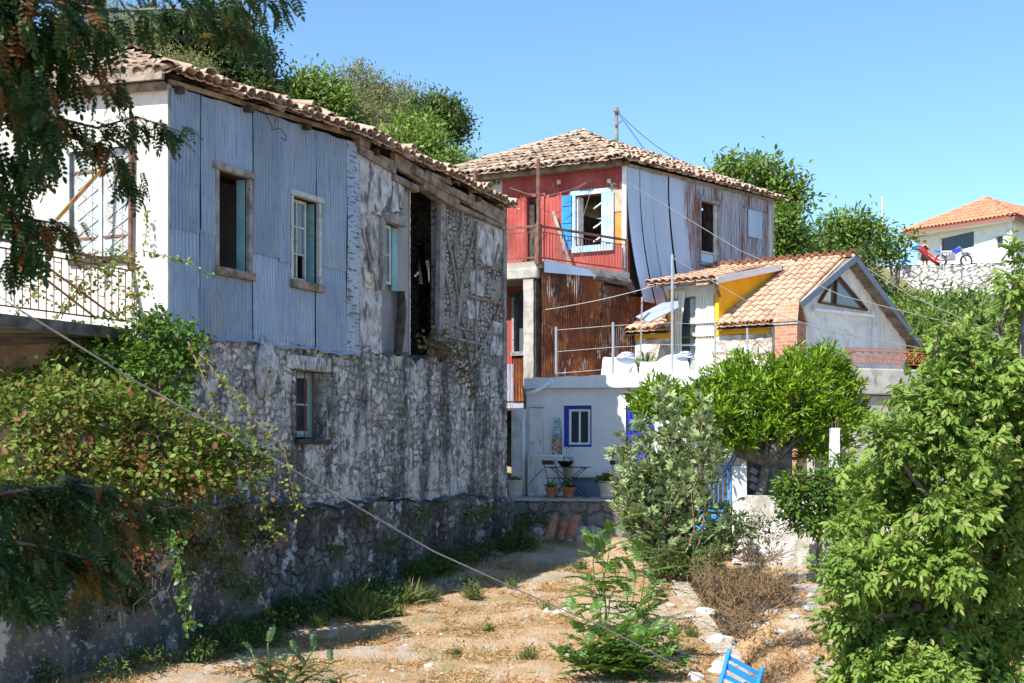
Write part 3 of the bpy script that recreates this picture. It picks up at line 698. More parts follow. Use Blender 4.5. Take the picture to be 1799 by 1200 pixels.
# carved waste outlet stuck on the wall
mb = MB(); c = W1.p(455, 640)
uu, zz = W1.uz(458, 640)
prof = [(-.55, .03), (-.35, .10), (-.1, .16), (.12, .19), (.3, .12), (.42, .05)]
for k, ph in enumerate((-.09, .07, .17)):
    pts = [W1.pt(uu+ph*(.4+.6*math.cos(t*2.2))+.05*math.sin(t*6+k), zz+t, .02+r*.35) for t, r in prof]
    mb.tube(pts, [r*.75*(1-.12*k) for t, r in prof], 9)
mb.build('waste_outlet', M['oldplaster'], H1, smooth=True)
mb = MB(); mb.ring(W1.pt(uu-.02, zz-.12, .17), .055, .035, W1.n.to_3d()+Vector((-.3,-.5,.0)), 12, 6); mb.build('outlet_rim', M['concrete'], H1)

# --- corrugated upper storey
wA = W1.rect(381, 434, 306, 474); wBw = W1.rect(512, 557, 350, 496)
wall_holes = [wA, wBw]
# timber backing wall (inner lining) that the sheets hang on
mb = MB(); solid_wall(mb, W1, 0.02, uB, 1.78, 5.5, wall_holes, top=lambda u: eave1(u)-.02, thick=.16, step=.4, n=-.05)
mb.build('board_lining', M['darkwood'], H1)
cols = [W1.u(x) for x in (295, 349, 375.5, 440.5, 488, 552, 606)]
rnd = random.Random(5)
for i in range(len(cols)-1):
    a, b = cols[i], cols[i+1]
    zsplit = W1.z(349, 412)+.03*rnd.uniform(-1, 1) if i < 3 else W1.z(470, 452)+.06*rnd.uniform(-1, 1)
    for k in (0, 1):
        z0_, z1_ = (LOW(0)-.12+rnd.uniform(-.03,.03), zsplit+.05) if k == 0 else (zsplit, 5.6)
        tilt = rnd.uniform(-.010, .010); lift = .016*k+.008*(i % 2)+rnd.uniform(0, .004)
        holes = [(h[0]-.085, h[1]+.085, h[2]-.06, h[3]+.05) for h in wall_holes]
        mb = MB(); corr(mb, W1, a+.005, b-.005, z0_, z1_, .012+lift, holes, top=(lambda u: eave1(u)-.03-.01*math.sin(u*9)) if k else None, ph=rnd.uniform(0, .6)+i*.3,
                        extra=lambda u, z, a=a, b=b, t=tilt, k=k: t*(u-a)/(b-a)+.006*math.sin(z*3+a*7)+(.02*max(0, (LOW(0)+.12-z))/.3 if k == 0 else 0))
        mb.build('metal_sheet', M['bluetin'], H1)
# small patch sheets
for (x0, x1, y0, y1) in ((345, 402, 512, 583), (567, 610, 577, 604)):
    a, b, c, d = W1.rect(x0, x1, y0, y1); mb = MB(); corr(mb, W1, a, b, c, d, .035, ph=1.0); mb.build('metal_sheet', M['bluetin'], H1)
# flat flashing strip at the end of the cladding, streaked black
M['flash'] = surf('streaked_zinc_strip', (.27,.33,.43), (.36,.42,.52), 2, (1,.4,1), .5, .4, .1, .1, over=[((.03,.03,.035), 9, (.5,2.4,1), .52, .60, .9), ((.05,.05,.06), 2, (1,.5,1), .58, .7, .5)])
mb = MB(); a, b = W1.u(606), W1.u(629); sheet(mb, W1, a, b, 1.62, 5.5, top=lambda u: eave1(u)-.02, nf=lambda u, z: .012*math.sin(z*2.1), n=.045, zstep=.3, ustep=.1)
wbox(mb, W1, b-.004, b+.002, 1.62, 5.25, -.05, .045); mb.build('corner_flashing', M['flash'], H1)
# dented drip strip under the cladding
mb = MB()
for i in range(40):
    a = .05+(uB-.1)*i/40; b = .05+(uB-.1)*(i+1)/40; q = lambda u: LOW(0)-.12+.02*math.sin(u*4.1)+.012*math.sin(u*11)
    mb.face([W1.pt(a, q(a), .03), W1.pt(b, q(b), .03), W1.pt(b, q(b)-.05, .10), W1.pt(a, q(a)-.05, .10)])
mb.build('drip_strip', M['lighttin'], H1)

# windows upstairs
fA = window_frame(W1, wA, .0, H1, M['greywood'], w=.085, d=.05, sill=.12, msill=M['wood'])
fA['label'] = 'open window without glass'
mb = MB(); u0, u1, z0, z1 = wA
sw = Wall(W1.pt(u1-.02, 0, -.03)[:2], (W1.pt(u1-.04, 0, -.20))[:2])
for k in range(1): wbox(mb, sw, .0, .13, z0+.02, z1-.02, -.015, .015)
mb.build('shutter', M['turq'], fA)
sash(W1, (u0+.35, u0+.62, z0+.05, z1-.05), -.7, fA, M['darkwood'], 1, 3)
mb = MB()
for k in range(3): wbox(mb, W1, u0-.3, u1+.5, z0+.35+k*.55, z0+.40+k*.55, -1.5, -1.44)
mb.build('inner_rail', M['wood'], H1)
fB = window_frame(W1, wBw, .0, H1, M['paintwood'], w=.07, d=.05, sill=.13, msill=M['wood'])
u0, u1, z0, z1 = wBw; us = u0+(u1-u0)*.74
sash(W1, (u0+.02, us, z0+.02, z1-.02), -.13, fB, M['paintwood'], 2, 3, .045, M['paleglass'], glass_rows=[1, 2])
mb = MB(); sw = Wall(W1.pt(u1-.02, 0, -.04)[:2], W1.pt(u1-.04, 0, -.42)[:2])
for k in range(1): wbox(mb, sw, .01+k*.16, .01+k*.16+.155, z0+.02, z1-.02, -.015, .015)
mb.build('shutter', M['turq'], fB)

# --- plaster and rubble part of the upper storey
dr = W1.rect(672, 706, 392, 560); op = W1.rect(729, 776, 330, 604)
dr = (dr[0], dr[1], 2.05, dr[3]); op = (op[0], op[1], 1.72, 5.4)
us_ = W1.u(727); 
mb = MB(); solid_wall(mb, W1, uB, dr[0], 1.70, 5.5, [], top=lambda u: eave1(u)-.28, thick=.18, step=.045, n=-.02); mb.build('plaster_wall', M['oldplaster'], H1)
mb = MB(); solid_wall(mb, W1, dr[0], W1.u(709), dr[3], 5.5, [], top=lambda u: eave1(u)-.30, thick=.18, step=.045, n=-.015); mb.build('infill_wall', M['infill'], H1)
mb = MB(); solid_wall(mb, W1, W1.u(706), us_, 1.70, 5.5, [], top=lambda u: eave1(u)-.32, thick=.12, step=.5, n=-.10); 
wbox(mb, W1, dr[0]+.02, dr[1], 1.75, W1.z(690, 500), -.24, -.16)
mb.build('plaster_panel', M['greyplaster'], H1)
mb = MB(); solid_wall(mb, W1, op[1], W1.L, 1.60, 5.5, [], top=lambda u: eave1(u)-.26, thick=.2, step=.045, n=-.02); mb.build('infill_wall', M['infill'], H1)
# cracked slabs of plaster standing proud of the wall
rnd = random.Random(3)
def slab(pts, n, th, m, name='plaster_slab'):
    mb = MB(); q = []
    for i in range(len(pts)):
        a = pts[i]; b = pts[(i+1) % len(pts)]
        for k in range(5):
            t = k/5; q.append((a[0]+(b[0]-a[0])*t+rnd.uniform(-1.3,1.3), a[1]+(b[1]-a[1])*t+rnd.uniform(-2,2)))
    fr = [W1.p(x, y, n) for x, y in q]; bk = [W1.pt(*W1.uz(x, y, n), n-th) for x, y in q]
    mb.face(fr); 
    for i in range(len(q)): j = (i+1) % len(q); mb.face([fr[i], bk[i], bk[j], fr[j]])
    mb.build(name, m, H1)
slab([(691,318),(700,318),(709,330),(708,348),(701,372),(688,371)], .06, .07, M['oldplaster'])
slab([(630,262),(655,280),(673,292),(689,302),(688,338),(680,372),(668,375),(669,500),(664,560),(668,600),(672,634),(650,640),(632,632)][0:5]+[(668,380),(655,372),(633,375)], .035, .05, M['oldplaster'])
slab([(634,395),(642,398),(644,440),(634,440)], .012, .03, M['annexstone'], 'bare_stone_patch')
slab([(640,470),(655,480),(660,508),(644,505)], .03, .04, M['annexstone'], 'bare_stone_patch')
slab([(840,385),(872,388),(884,405),(884,440),(868,470),(850,465),(838,430)], .02, .03, M['oldplaster'])
slab([(826,470),(850,476),(850,520),(828,516)], .018, .03, M['oldplaster'])
slab([(822,528),(846,530),(847,560),(824,560)], .016, .03, M['oldplaster'])
slab([(862,565),(884,568),(885,625),(862,622)], .016, .03, M['oldplaster'])
# laths, battens and posts
def lath(x0, y0, x1, y1, w=.05, m='greywood', n=.03, name='batten', bow=0):
    a = W1.p(x0, y0, n); b = W1.p(x1, y1, n); mb = MB(); pts = [a.lerp(b, t)+W1.d.to_3d()*(bow*math.sin(math.pi*t)) for t in (0, .25, .5, .75, 1)]
    for i in range(4): mb.beam(pts[i], pts[i+1], w*random.uniform(.85, 1.1), w*.7, up=W1.n.to_3d())
    mb.build(name, M[m], H1)
for (a, b, c, d) in ((782,400,802,500),(798,430,826,640),(800,500,830,650),(838,390,812,480),(812,480,806,560),(838,395,836,640),(876,430,866,490),(884,520,850,600),(850,600,826,648),
                     (784,380,790,440),(812,372,808,430),(776,455,795,540),(636,400,664,510),(650,470,668,505),(646,398,656,470),(822,520,884,534),(800,575,884,590),(780,590,850,606),(790,478,884,470)):
    lath(a, b, c, d, .045 if abs(c-a) > 12 else .06, random.choice(['greywood','greywood','wood']), .025, 'batten', random.uniform(-.04,.04))
# doorway: frame, sash, turquoise leaf, crooked post
lath(672,380,672,510,.09,'greywood',.03,'door_post')
f = MB(); wbox(f, W1, dr[0]-.03, dr[1]+.05, dr[3]-.02, dr[3]+.14, -.02, .10); wbox(f, W1, dr[0]-.1, dr[0]+.02, W1.z(672,510), dr[3], -.05, .06); hf = f.build('door_frame', M['greywood'], H1)
zl = W1.z(690, 500)
sash(W1, (dr[0]+.05, dr[0]+(dr[1]-dr[0])*.62, zl, dr[3]-.04), -.12, hf, M['paintwood'], 1, 2, .06, M['paleglass'])
mb = MB(); a = dr[0]+(dr[1]-dr[0])*.60
for k in range(1): wbox(mb, W1, a+k*.155+.05, a+k*.155+.24, W1.z(700, 511), dr[3]-.06, -.10+k*.012, -.07+k*.012)
mb.build('door_leaf', M['turq'], hf)
mb = MB(); mb.tube([W1.p(704,512,0), W1.p(706,545,.02), W1.p(703,580,.03), W1.p(699,624,.06)], [.075,.085,.09,.07], 8); mb.build('post', M['darkwood'], H1)
mb = MB(); mb.tube([W1.p(776,352,-.02), W1.p(774,450,.0), W1.p(772,600,.02)], .10, 6); mb.build('post', M['greywood'], H1)
mb = MB(); mb.tube([W1.p(885,385,.03), W1.p(886,640,.03)], .045, 6); mb.build('post', M['greywood'], H1)
mb = MB(); mb.tube([W1.p(742,500,-1.6), W1.p(746,640,-1.5)], .09, 6); mb.beam(W1.p(738,430,-1.8), W1.p(752,520,-1.8), .1, .1); mb.build('inner_post', M['darkwood'], H1)
# ragged plaster edge next to the opening
mb = MB(); u_ = us_
zz = np.linspace(1.75, 4.9, 60)
for i in range(59):
    mb.face([W1.pt(u_-.02, zz[i], -.08), W1.pt(u_+.03*rnd.random(), zz[i], -.08), W1.pt(u_+.03*rnd.random(), zz[i+1], -.08), W1.pt(u_-.02, zz[i+1], -.08)])
mb.build('plaster_edge', M['plaster'], H1)
# wall plate timbers and rafters under the eaves
def beamp(x0, y0, x1, y1, w, h, n, m='wood', name='eave_beam', jag=.03):
    mb = MB(); mb.beam(W1.p(x0, y0, n), W1.p(x1, y1, n), w, h, jag=jag); mb.build(name, M[m], H1, bevel=.008)
beamp(296,143,627,240,.05,.07,.05,'wood')
beamp(627,262,692,300,.14,.16,.02); beamp(627,243,645,252,.16,.22,.04); beamp(689,312,731,333,.14,.12,.04); beamp(690,280,742,312,.10,.26,.06)
beamp(738,322,800,362,.22,.20,.06); beamp(724,300,790,338,.16,.15,.12); beamp(790,336,822,352,.16,.15,.12); beamp(775,350,888,402,.10,.09,.05); beamp(822,350,886,385,.07,.28,.05)
beamp(655,272,690,286,.08,.07,.05); beamp(745,302,790,322,.1,.08,.14)
for x in (304, 430, 528, 650, 745, 830):
    u, z = W1.uz(x, 0); z = eave1(u)-.06; mb = MB(); mb.beam(W1.pt(u, z+.14, -.8), W1.pt(u+random.uniform(-.05,.05), z+.0, .16), .10, .10, jag=.03); mb.build('rafter_end', M['darkwood'], H1)

# --- sunny front facade
D_ = Vector(Cc)+Vector((-.909, .416))*8; B_ = Vector(A)+Vector((-.909, .416))*8
WF = Wall((B_.x, B_.y), A)
sh = WF.rect(123, 228, 262, 452); 
w0 = WF.rect(-30, 12, 275, 470)
eF = lambda u: 5.45-.35*(u/8)
mb = MB(); solid_wall(mb, WF, 0, WF.L, 1.55, 5.6, [sh, w0], top=eF, thick=.45, step=.12, n=0); mb.build('facade', M['plaster'], H1)
lw = WF.rect(55, 115, 640, 690); mb = MB(); solid_wall(mb, WF, 0, WF.L-.02, -1.1, 1.55, [lw], thick=.45, step=.1, n=-.03); mb.build('lower_facade', M['shadeplaster'], H1)
f = MB(); a, b, c, d = lw
for k in range(5): u = a+(b-a)*(k+.5)/5; wbox(f, WF, u-.015, u+.015, c, d, -.2, -.17)
f.build('window_bars', M['iron'], H1)
mb = MB(); a, b, c, d = sh; half = (a+b)/2
for (p, q) in ((a, half-.01), (half+.01, b)):
    s = MB(); k = 3
    for j in range(k):
        x0 = p+(q-p)*j/k; wbox(s, WF, x0+.004, p+(q-p)*(j+1)/k-.004, c, d, -.10, -.065+.004*(j % 2))
    so = s.build('shutter', M['shutter_old'], H1)
    for zz_ in (c+.18*(d-c), c+.80*(d-c)): s = MB(); wbox(s, WF, p+.02, p+(q-p)*.75, zz_, zz_+.035, -.06, -.045); s.build('hinge', M['iron'], so)
    s = MB()      # diamond moulding worn into the boards
    n_ = 7
    for j in range(n_):
        zc = c+(d-c)*(j+.5)/n_; hh = (d-c)/n_/2; cx_ = (p+q)/2; ww = (q-p)*.36
        for (e, f_) in (((cx_-ww, zc), (cx_, zc+hh)), ((cx_, zc+hh), (cx_+ww, zc)), ((cx_+ww, zc), (cx_, zc-hh)), ((cx_, zc-hh), (cx_-ww, zc))):
            s.beam(WF.pt(e[0], e[1], -.055), WF.pt(f_[0], f_[1], -.055), .016, .010, up=WF.n.to_3d())
    s.build('moulding', M['shutter_old'], so)
f = MB(); wbox(f, WF, a-.07, a, c, d, -.12, .02); wbox(f, WF, b, b+.07, c, d, -.12, .02); wbox(f, WF, a-.07, b+.07, d, d+.08, -.12, .025); f.build('shutter_frame', M['shutter_old'], H1)
a, b, c, d = w0; f = MB(); wbox(f, WF, a, b, c, d, -.14, -.08); f.build('shutter', M['shutter_old'], H1)
s = MB(); wbox(s, WF, sh[0], sh[1], sh[2]-.09, sh[2], -.1, .05); s.build('threshold', M['darkwood'], H1)
# rusty post and strut of the lost awning
mb = MB(); mb.tube([WF.p(229,476,.05), WF.p(230,330,.06), WF.p(231,200,.06)], .035, 7); mb.build('awning_post', M['iron'], H1)
M['yellowrust'] = surf('yellow_rusty_strut', (.42,.27,.09), (.30,.13,.06), 5, coord='Object', rough=.8)
mb = MB(); mb.beam(WF.p(183,293,.12), WF.p(100,385,.75), .05, .05); mb.build('awning_strut', M['yellowrust'], H1)
# eave board of the facade
mb = MB(); mb.beam(WF.pt(0, 5.52, .22), WF.pt(WF.L+.1, 5.18, .22), .06, .18); mb.beam(WF.pt(0, 5.42, .06), WF.pt(WF.L, 5.05, .06), .1, .1); mb.build('eave_beam', M['wood'], H1)
# rear and far walls, upper floor
mb = MB(); WR = Wall((D_.x, D_.y), (B_.x, B_.y)); solid_wall(mb, WR, 0, WR.L, -2.9, 5.3, [(3.0, 3.5, 3.2, 4.3)], thick=.4, step=2); mb.build('rear_wall', M['wallstone'], H1)
WE = Wall(Cc, (D_.x, D_.y))
hx = [(1.9,2.05,3.3,3.9),(2.15,2.5,3.1,3.8),(1.6,1.75,2.6,3.0),(2.3,2.42,4.3,4.4)]
mb = MB(); solid_wall(mb, WE, 0, WE.L, -2.9, 1.7, [], thick=.4, step=.3); mb.build('end_wall', M['wallstone'], H1)
mb = MB(); solid_wall(mb, WE, 0, WE.L, 1.7, 5.2, [(1.5,1.62,3.7,4.1),(1.75,2.0,3.55,4.15),(1.55,1.62,2.9,3.1)], thick=.2, step=.3); mb.build('end_wall', M['infill'], H1)
mb = MB(); mb.face([WF.pt(.4, 1.62, -.4), WF.pt(7.6, 1.62, -.4), (W1.pt(W1.L-.2, 1.62, -.4)), Vector((D_.x+.4, D_.y-.2, 1.62))]); mb.build('upper_floor', M['darkwood'], H1)
WI = Wall(W1.pt(.3, 0, -3.0)[:2], W1.pt(10.5, 0, -3.0)[:2]); mb = MB(); solid_wall(mb, WI, 0, 6.4, 1.65, 4.9, [(1,1.9,1.65,3.7)], thick=.12, step=2); mb.build('inner_wall', M['greyplaster'], H1)
# roof
def hipped(H, mat, corners, apexes, eavez, names='roof', over=.0, **kw):
    pass
ap1 = Vector((-6.8, 24.3, 7.05)); ap2 = Vector((-5.35, 27.6, 7.0))
ov = .17
nF = Vector((-.416, -.909, 0)); nS = Vector((.909, -.416, 0))
eA = Vector((A[0], A[1], 5.20))+(nF+nS)*ov; eBk = Vector((B_.x, B_.y, 5.45))+(nF-nS)*ov; eC = Vector((Cc[0], Cc[1], 5.17))+(nS-nF)*.17+Vector((-.1,-.1,0)); eD = Vector((D_.x, D_.y, 5.3))+(-nF-nS)*ov
ro, _ = tile_roof('roof', M['tile_old'], H1, eBk, eA, ap1, ap1, spacing=.19, R=.09, jit=1.4, over=.05)
# the eave along the metal side sags, so lay it in three stretches
es = [eA]+[W1.pt(u, eave1(u)+.10, ov) for u in (W1.u(470), W1.u(625), W1.u(760))]+[eC]
tt = [0, .25, .5, .75, 1]
rs = [ap1, ap1.lerp(ap2, .05), ap1.lerp(ap2, .5), ap2, ap2]
for i in range(4):
    if i in (0, 1, 2, 3):
        tile_roof('roof', M['tile_old'], H1, es[i], es[i+1], rs[i], rs[i+1], spacing=.19, R=.09, jit=1.8, over=.07+(.05 if i % 2 else 0))
mb = MB()
for i in range(4): mb.face([es[i]-Vector((0,0,.03)), es[i+1]-Vector((0,0,.03)), rs[i+1]-Vector((0,0,.05)), rs[i]-Vector((0,0,.05))])
mb.face([eBk-Vector((0,0,.03)), eA-Vector((0,0,.03)), ap1-Vector((0,0,.05))]); mb.face([eC, eD, ap2]); mb.face([eD, eBk, ap1, ap2]); mb.build('roof_deck', M['wood'], H1)
ridge_tiles('hip_ridge', M['tile_old'], H1, eA, ap1, .13, .36, 1.8); ridge_tiles('hip_ridge', M['tile_old'], H1, ap1+Vector((0,0,.03)), ap2, .13, .36, 1.6)
# loose tiles slipping over the sheet edge
for k in range(98):
    u = random.uniform(0, W1.L+.15); mb = MB(); c = W1.pt(u, eave1(min(u, W1.L))+.12+random.uniform(-.03,.16), ov-random.uniform(.0,.25)); d = (W1.n.to_3d()*1+Vector((0,0,-.5+random.uniform(-.2,.5)))+W1.d.to_3d()*random.uniform(-.5,.5)).normalized()
    sd = d.cross(Vector((0,0,1))).normalized(); uu = sd.cross(d); vs = []
    for (q, r) in ((c-d*.18, .08), (c+d*.18, .095)):
        for j in range(6): a = math.pi*j/5; vs.append(q+sd*math.cos(a)*r+uu*math.sin(a)*r*.8)
    mb.poly(vs, [(j, j+1, 7+j, 6+j) for j in range(5)]); mb.poly([v-uu*.016 for v in vs], [(j, j+1, 7+j, 6+j) for j in range(5)]); mb.face([vs[6+j] for j in range(6)]+[vs[6+j]-uu*.016 for j in range(5, -1, -1)])
    mb.build('loose_tile', M['tile_old'], H1)

# balcony at the front: deck, side railing
Q = WF.pt(WF.u(232), 1.70, 0); dO = WF.n.to_3d()
mb = MB(); a = Q+Vector((0,0,0)); b = Q+dO*2.5; c = WF.pt(0, 1.7, 2.5); d = WF.pt(0, 1.7, 0); slab_poly(mb, [a, b, c, d][::-1], .16)
mb.build('balcony_deck', M['darkconcrete'], H1, bevel=.02)
mb = MB(); N_ = 18
top = lambda t: Q+dO*(2.5*t)+Vector((0,0,.92)); bot_ = lambda t: Q+dO*(2.5*t)+Vector((0,0,.10))
mb.beam(top(0), top(1), .045, .04); mb.beam(top(0)-Vector((0,0,.10)), top(1)-Vector((0,0,.10)), .02, .02); mb.beam(bot_(0), bot_(1), .02, .02)
for k in range(N_+1): t = k/N_; mb.beam(bot_(t)-Vector((0,0,.1 if k % 6 == 0 else 0)), top(t)-(Vector((0,0,.1)) if k % 6 else Vector()), .013, .013)
for k in range(1, N_, 3):      # stepped key pattern between the bars
    t = k/N_; dt = 1/N_
    for (z_, s_) in ((.30, 1), (.48, 1), (.66, 1)): mb.beam(bot_(t)+Vector((0,0,z_)), bot_(t+dt*s_)+Vector((0,0,z_)), .012, .012)
mb.build('balcony_railing', M['iron'], H1)
mb = MB()
for (a_, b_) in ((.1,.75),(.3,.9)): mb.beam(bot_(a_)-Vector((0,0,0)), top(b_)-Vector((0,0,.15)), .03, .02)
mb.build('railing_slat', M['yellowrust'], H1)

# ================================================================= retaining wall on the left
RW = Wall((A[0]-4.6*W1.d.x, A[1]-4.6*W1.d.y), W1.pt(up0+.1, 0, 0)[:2])
RWt = thing('retaining_wall', RW.pt(2, -2.8, 0), 'dark mossy rubble retaining wall under the brambles at the lower left', 'wall')
mb = MB(); solid_wall(mb, RW, 0, RW.L-.02, -3.1, -.82, [], thick=.5, step=.05, n=.30, top=lambda u: -.84+.03*math.sin(u*3)); mb.build('wall_face', M['oldwall'], RWt)
mb = MB()
for i in range(7): wbox(mb, RW, i*RW.L/7+.01, (i+1)*RW.L/7-.01, -.86, -.80+.01*(i % 2), -.1, .36)
mb.build('coping', M['darkconcrete'], RWt, bevel=.02)
# ================================================================= HOUSE 2, the red house
L2 = (-1.86, 37.2); K2 = (2.88, 34.6); R2 = (7.7, 40.4); P2 = (.61, 32.4)
F2 = Wall(L2, K2); S2 = Wall(K2, R2); V2 = Wall(P2, K2)
H2 = thing('red_house', (2.9, 36.5, -1.1), 'two storey ruin with red painted front, rusty metal side and old clay tile roof', 'house')
ZF = 4.5
def ez2(u): return 7.25
win = F2.rect(1012, 1058, 342, 432); door = F2.rect(926, 951, 346, 472); door = (door[0], door[1], ZF, door[3])
uRed = F2.u(882)
mb = MB(); solid_wall(mb, F2, uRed, F2.L, ZF-.3, 7.3, [win, door], thick=.25, step=.3); mb.build('red_wall', M['redpaint'], H2)
mb = MB(); solid_wall(mb, F2, 0, uRed, ZF-.3, 7.3, [], thick=.25, step=.3, n=-.003); mb.build('side_wall', M['plaster'], H2)
mb = MB()
for k in range(34):
    u = uRed+.1+(F2.L-uRed-.2)*k/34
    if any(h[0]-.05 < u < h[1]+.05 for h in (win, door)): continue
    wbox(mb, F2, u, u+.012, ZF, 7.2, 0, .008)
mb.build('board_joints', M['redpaint'], H2)['kind'] = 'stuff'
# lower storey walls
mb = MB(); solid_wall(mb, F2, 0, F2.L, -1.6, ZF-.3, [], thick=.3, step=.5, n=-.01); mb.build('lower_wall', M['darkconcrete'], H2)
S2b = Wall(K2, R2)
wS = S2.rect(1228, 1252, 356, 446)
ez = lambda u: 7.22+.02*u
mb = MB(); solid_wall(mb, S2, 0, S2.L, -1.6, 7.3, [wS], thick=.25, step=.5, n=-.06); mb.build('side_wall', M['darkwood'], H2)
WB2 = Wall(R2, (R2[0]-4.74-.3, R2[1]+2.6)); WB3 = Wall((R2[0]-5.04, R2[1]+2.6), L2)
mb = MB(); solid_wall(mb, WB2, 0, WB2.L, -1.6, 7.2, [], thick=.25, step=2); solid_wall(mb, WB3, 0, WB3.L, -1.6, 7.2, [], thick=.25, step=2, n=-.01); mb.build('rear_wall', M['plaster'], H2)
mb = MB(); mb.face([F2.pt(.3, ZF-.02, -.3), F2.pt(F2.L-.3, ZF-.02, -.3), S2.pt(S2.L-.3, ZF-.02, -.3), Vector((R2[0]-4.9, R2[1]+2.2, ZF-.02))]); mb.build('upper_floor', M['darkwood'], H2)
# window of the red front with its shutters
f = MB(); u0, u1, z0, z1 = win
wbox(f, F2, u0-.09, u0, z0, z1, -.02, .05); wbox(f, F2, u1, u1+.10, z0-.1, z1, -.02, .05); wbox(f, F2, u0-.14, u1+.26, z1, z1+.12, -.02, .06); fr = f.build('window_frame', M['paleblue'], H2)
s = MB(); wbox(s, F2, u0-.10, u1+.34, z0-.16, z0, -.02, .09); s.build('sill', M['paleblue'], fr)
s = MB(); a = u1+.10
for k in range(3): wbox(s, F2, a+k*.085, a+k*.085+.08, z0+.02, z1-.01, .05, .085)
s.build('shutter', M['paleblue'], fr)
s = MB(); a, b = F2.u(989), u0-.10; zz0 = F2.z(1000, 440)
for k in range(3): wbox(s, F2, a+(b-a)*k/3+.004, a+(b-a)*(k+1)/3-.004, zz0, z1+.02, .05, .08)
so = s.build('shutter', M['blueshutter'], fr)
s = MB()
for q in (.18, .5, .82): wbox(s, F2, a+.02, b-.01, zz0+(z1-zz0)*q, zz0+(z1-zz0)*q+.05, .08, .10)
s.build('shutter_brace', M['blueshutter'], so)
s = MB(); sw = Wall(F2.pt(u0+.03, 0, -.02)[:2], F2.pt(u0+.10, 0, -.3)[:2]); wbox(s, sw, 0, .22, z0+.03, z1-.03, -.02, .02); s.build('sash', M['wfr'], fr)
s = MB()
for q in (.15, .42, .80): s.beam(F2.pt(u1-.35, z0+(z1-z0)*q-.06, -.25), F2.pt(u1-.02, z0+(z1-z0)*q+.06, -.10), .05, .03)
s.build('broken_slat', M['wfr'], fr)
# door, red leaf, lintel
u0, u1, z0, z1 = door
f = MB(); wbox(f, F2, u0-.08, u0, z0, z1, -.02, .04); wbox(f, F2, u1, u1+.10, z0, z1, -.02, .04); wbox(f, F2, u0-.1, u1+.14, z1, z1+.1, -.02, .05); fr = f.build('door_frame', M['redpaint'], H2)
s = MB(); a, b = F2.u(897), u0-.03
for k in range(4): wbox(s, F2, a+(b-a)*k/4+.004, a+(b-a)*(k+1)/4-.004, z0, z1-.02, .04, .07)
s.build('door_leaf', M['redpaint'], fr)
s = MB(); wbox(s, F2, u0+.02, u1-.25, z0, z1-.1, -.12, -.08); s.build('inner_door', M['darkwood'], fr)
# patched panels by the corner
for (x0, x1, y0, y1, m, n) in ((1074,1098,320,372,'mottled',.03),(1076,1099,373,428,'ochre',.012)):
    s = MB(); wbox(s, F2, *F2.rect(x0, x1, y0, y1), -.01, n); s.build('wall_patch', M[m], H2)
s = MB(); wbox(s, F2, F2.L-.08, F2.L+.03, ZF, 7.25, -.01, .05); s.build('corner_post', M['wfr'], H2)
s = MB(); wbox(s, F2, F2.u(1075)-.02, F2.u(1077)+.02, F2.z(1076,430), F2.z(1076,325), .0, .04); s.build('trim', M['greywood'], H2)
for (x, y) in ((982, 320), (1070, 318)):
    c = F2.p(x, y, .08); s = MB(); s.lathe(c-Vector((0,0,.05)), [(0,0),(.05,.0),(.06,.03),(.045,.05),(.06,.07),(.05,.10),(0,.10)], 10); s.build('insulator', M['cream'], H2, smooth=True)
s = MB(); s.beam(F2.p(972, 372, .15), F2.p(1001, 462, .55), .085, .03, up=F2.n.to_3d()); s.build('leaning_plank', M['wood'], H2)
# eave beams
s = MB(); s.beam(F2.pt(-.2, 7.22, .30), F2.pt(F2.L, 7.22, .30), .08, .12); s.beam(F2.pt(-.1, 7.24, .02), F2.pt(F2.L+.1, 7.24, .02), .12, .12)
s.build('eave_beam', M['wood'], H2)
s = MB(); s.beam(S2.pt(0, 7.20, .03), S2.pt(S2.L, 7.36, .03), .1, .08); s.build('eave_beam', M['greywood'], H2)
# veranda: slab, rails, posts, pillar
pl = Vector((P2[0], P2[1])) + Vector((-.875,.485))*2.6
mb = MB(); slab_poly(mb, [F2.pt(uRed-1, ZF-.02, 0), Vector((pl.x, pl.y, ZF-.02)), Vector((P2[0]+.02, P2[1], ZF-.02)), Vector((K2[0]+.1, K2[1]-.02, ZF-.02))], .16); mb.build('veranda_slab', M['concrete'], H2, bevel=.02)
VL = Wall((pl.x, pl.y), P2)
mb = MB()
def rail(W, u0, u1, n, name, zt, skip=()):
    m_ = MB(); zb = ZF+.06
    m_.beam(W.pt(u0, zt, n), W.pt(u1, zt, n), .05, .055); m_.beam(W.pt(u0, zt-.13, n), W.pt(u1, zt-.13, n), .02, .02); m_.beam(W.pt(u0, zb, n), W.pt(u1, zb, n), .025, .03)
    N = int((u1-u0)/.105)
    for k in range(N+1): u = u0+(u1-u0)*k/N; m_.beam(W.pt(u, zb, n), W.pt(u, zt-.13, n), .016, .016)
    return m_.build(name, M['iron'], H2)
rail(V2, .05, V2.L-.03, .04, 'veranda_railing', 5.30); rail(VL, 0, VL.L-.05, .04, 'veranda_railing', 5.30)
s = MB(); s.beam(V2.pt(V2.L-.02, ZF-.1, .05), V2.pt(V2.L-.02, 5.33, .05), .05, .05); s.beam(V2.pt(V2.L-.18, ZF-.1, .05), V2.pt(V2.L-.18, 5.1, .05), .05, .03); s.build('rail_post', M['iron'], H2)
s = MB(); s.tube([V2.pt(0, ZF-.1, .02), V2.pt(0, 6.9, .02)], .045, 8); s.tube([V2.pt(0, ZF-.1, .02), V2.pt(0, 5.35, .02)], .09, 4); s.tube([V2.pt(-.12, 6.05, .02), V2.pt(.18, 6.05, .02)], .02, 6); s.build('veranda_post', M['iron'], H2)
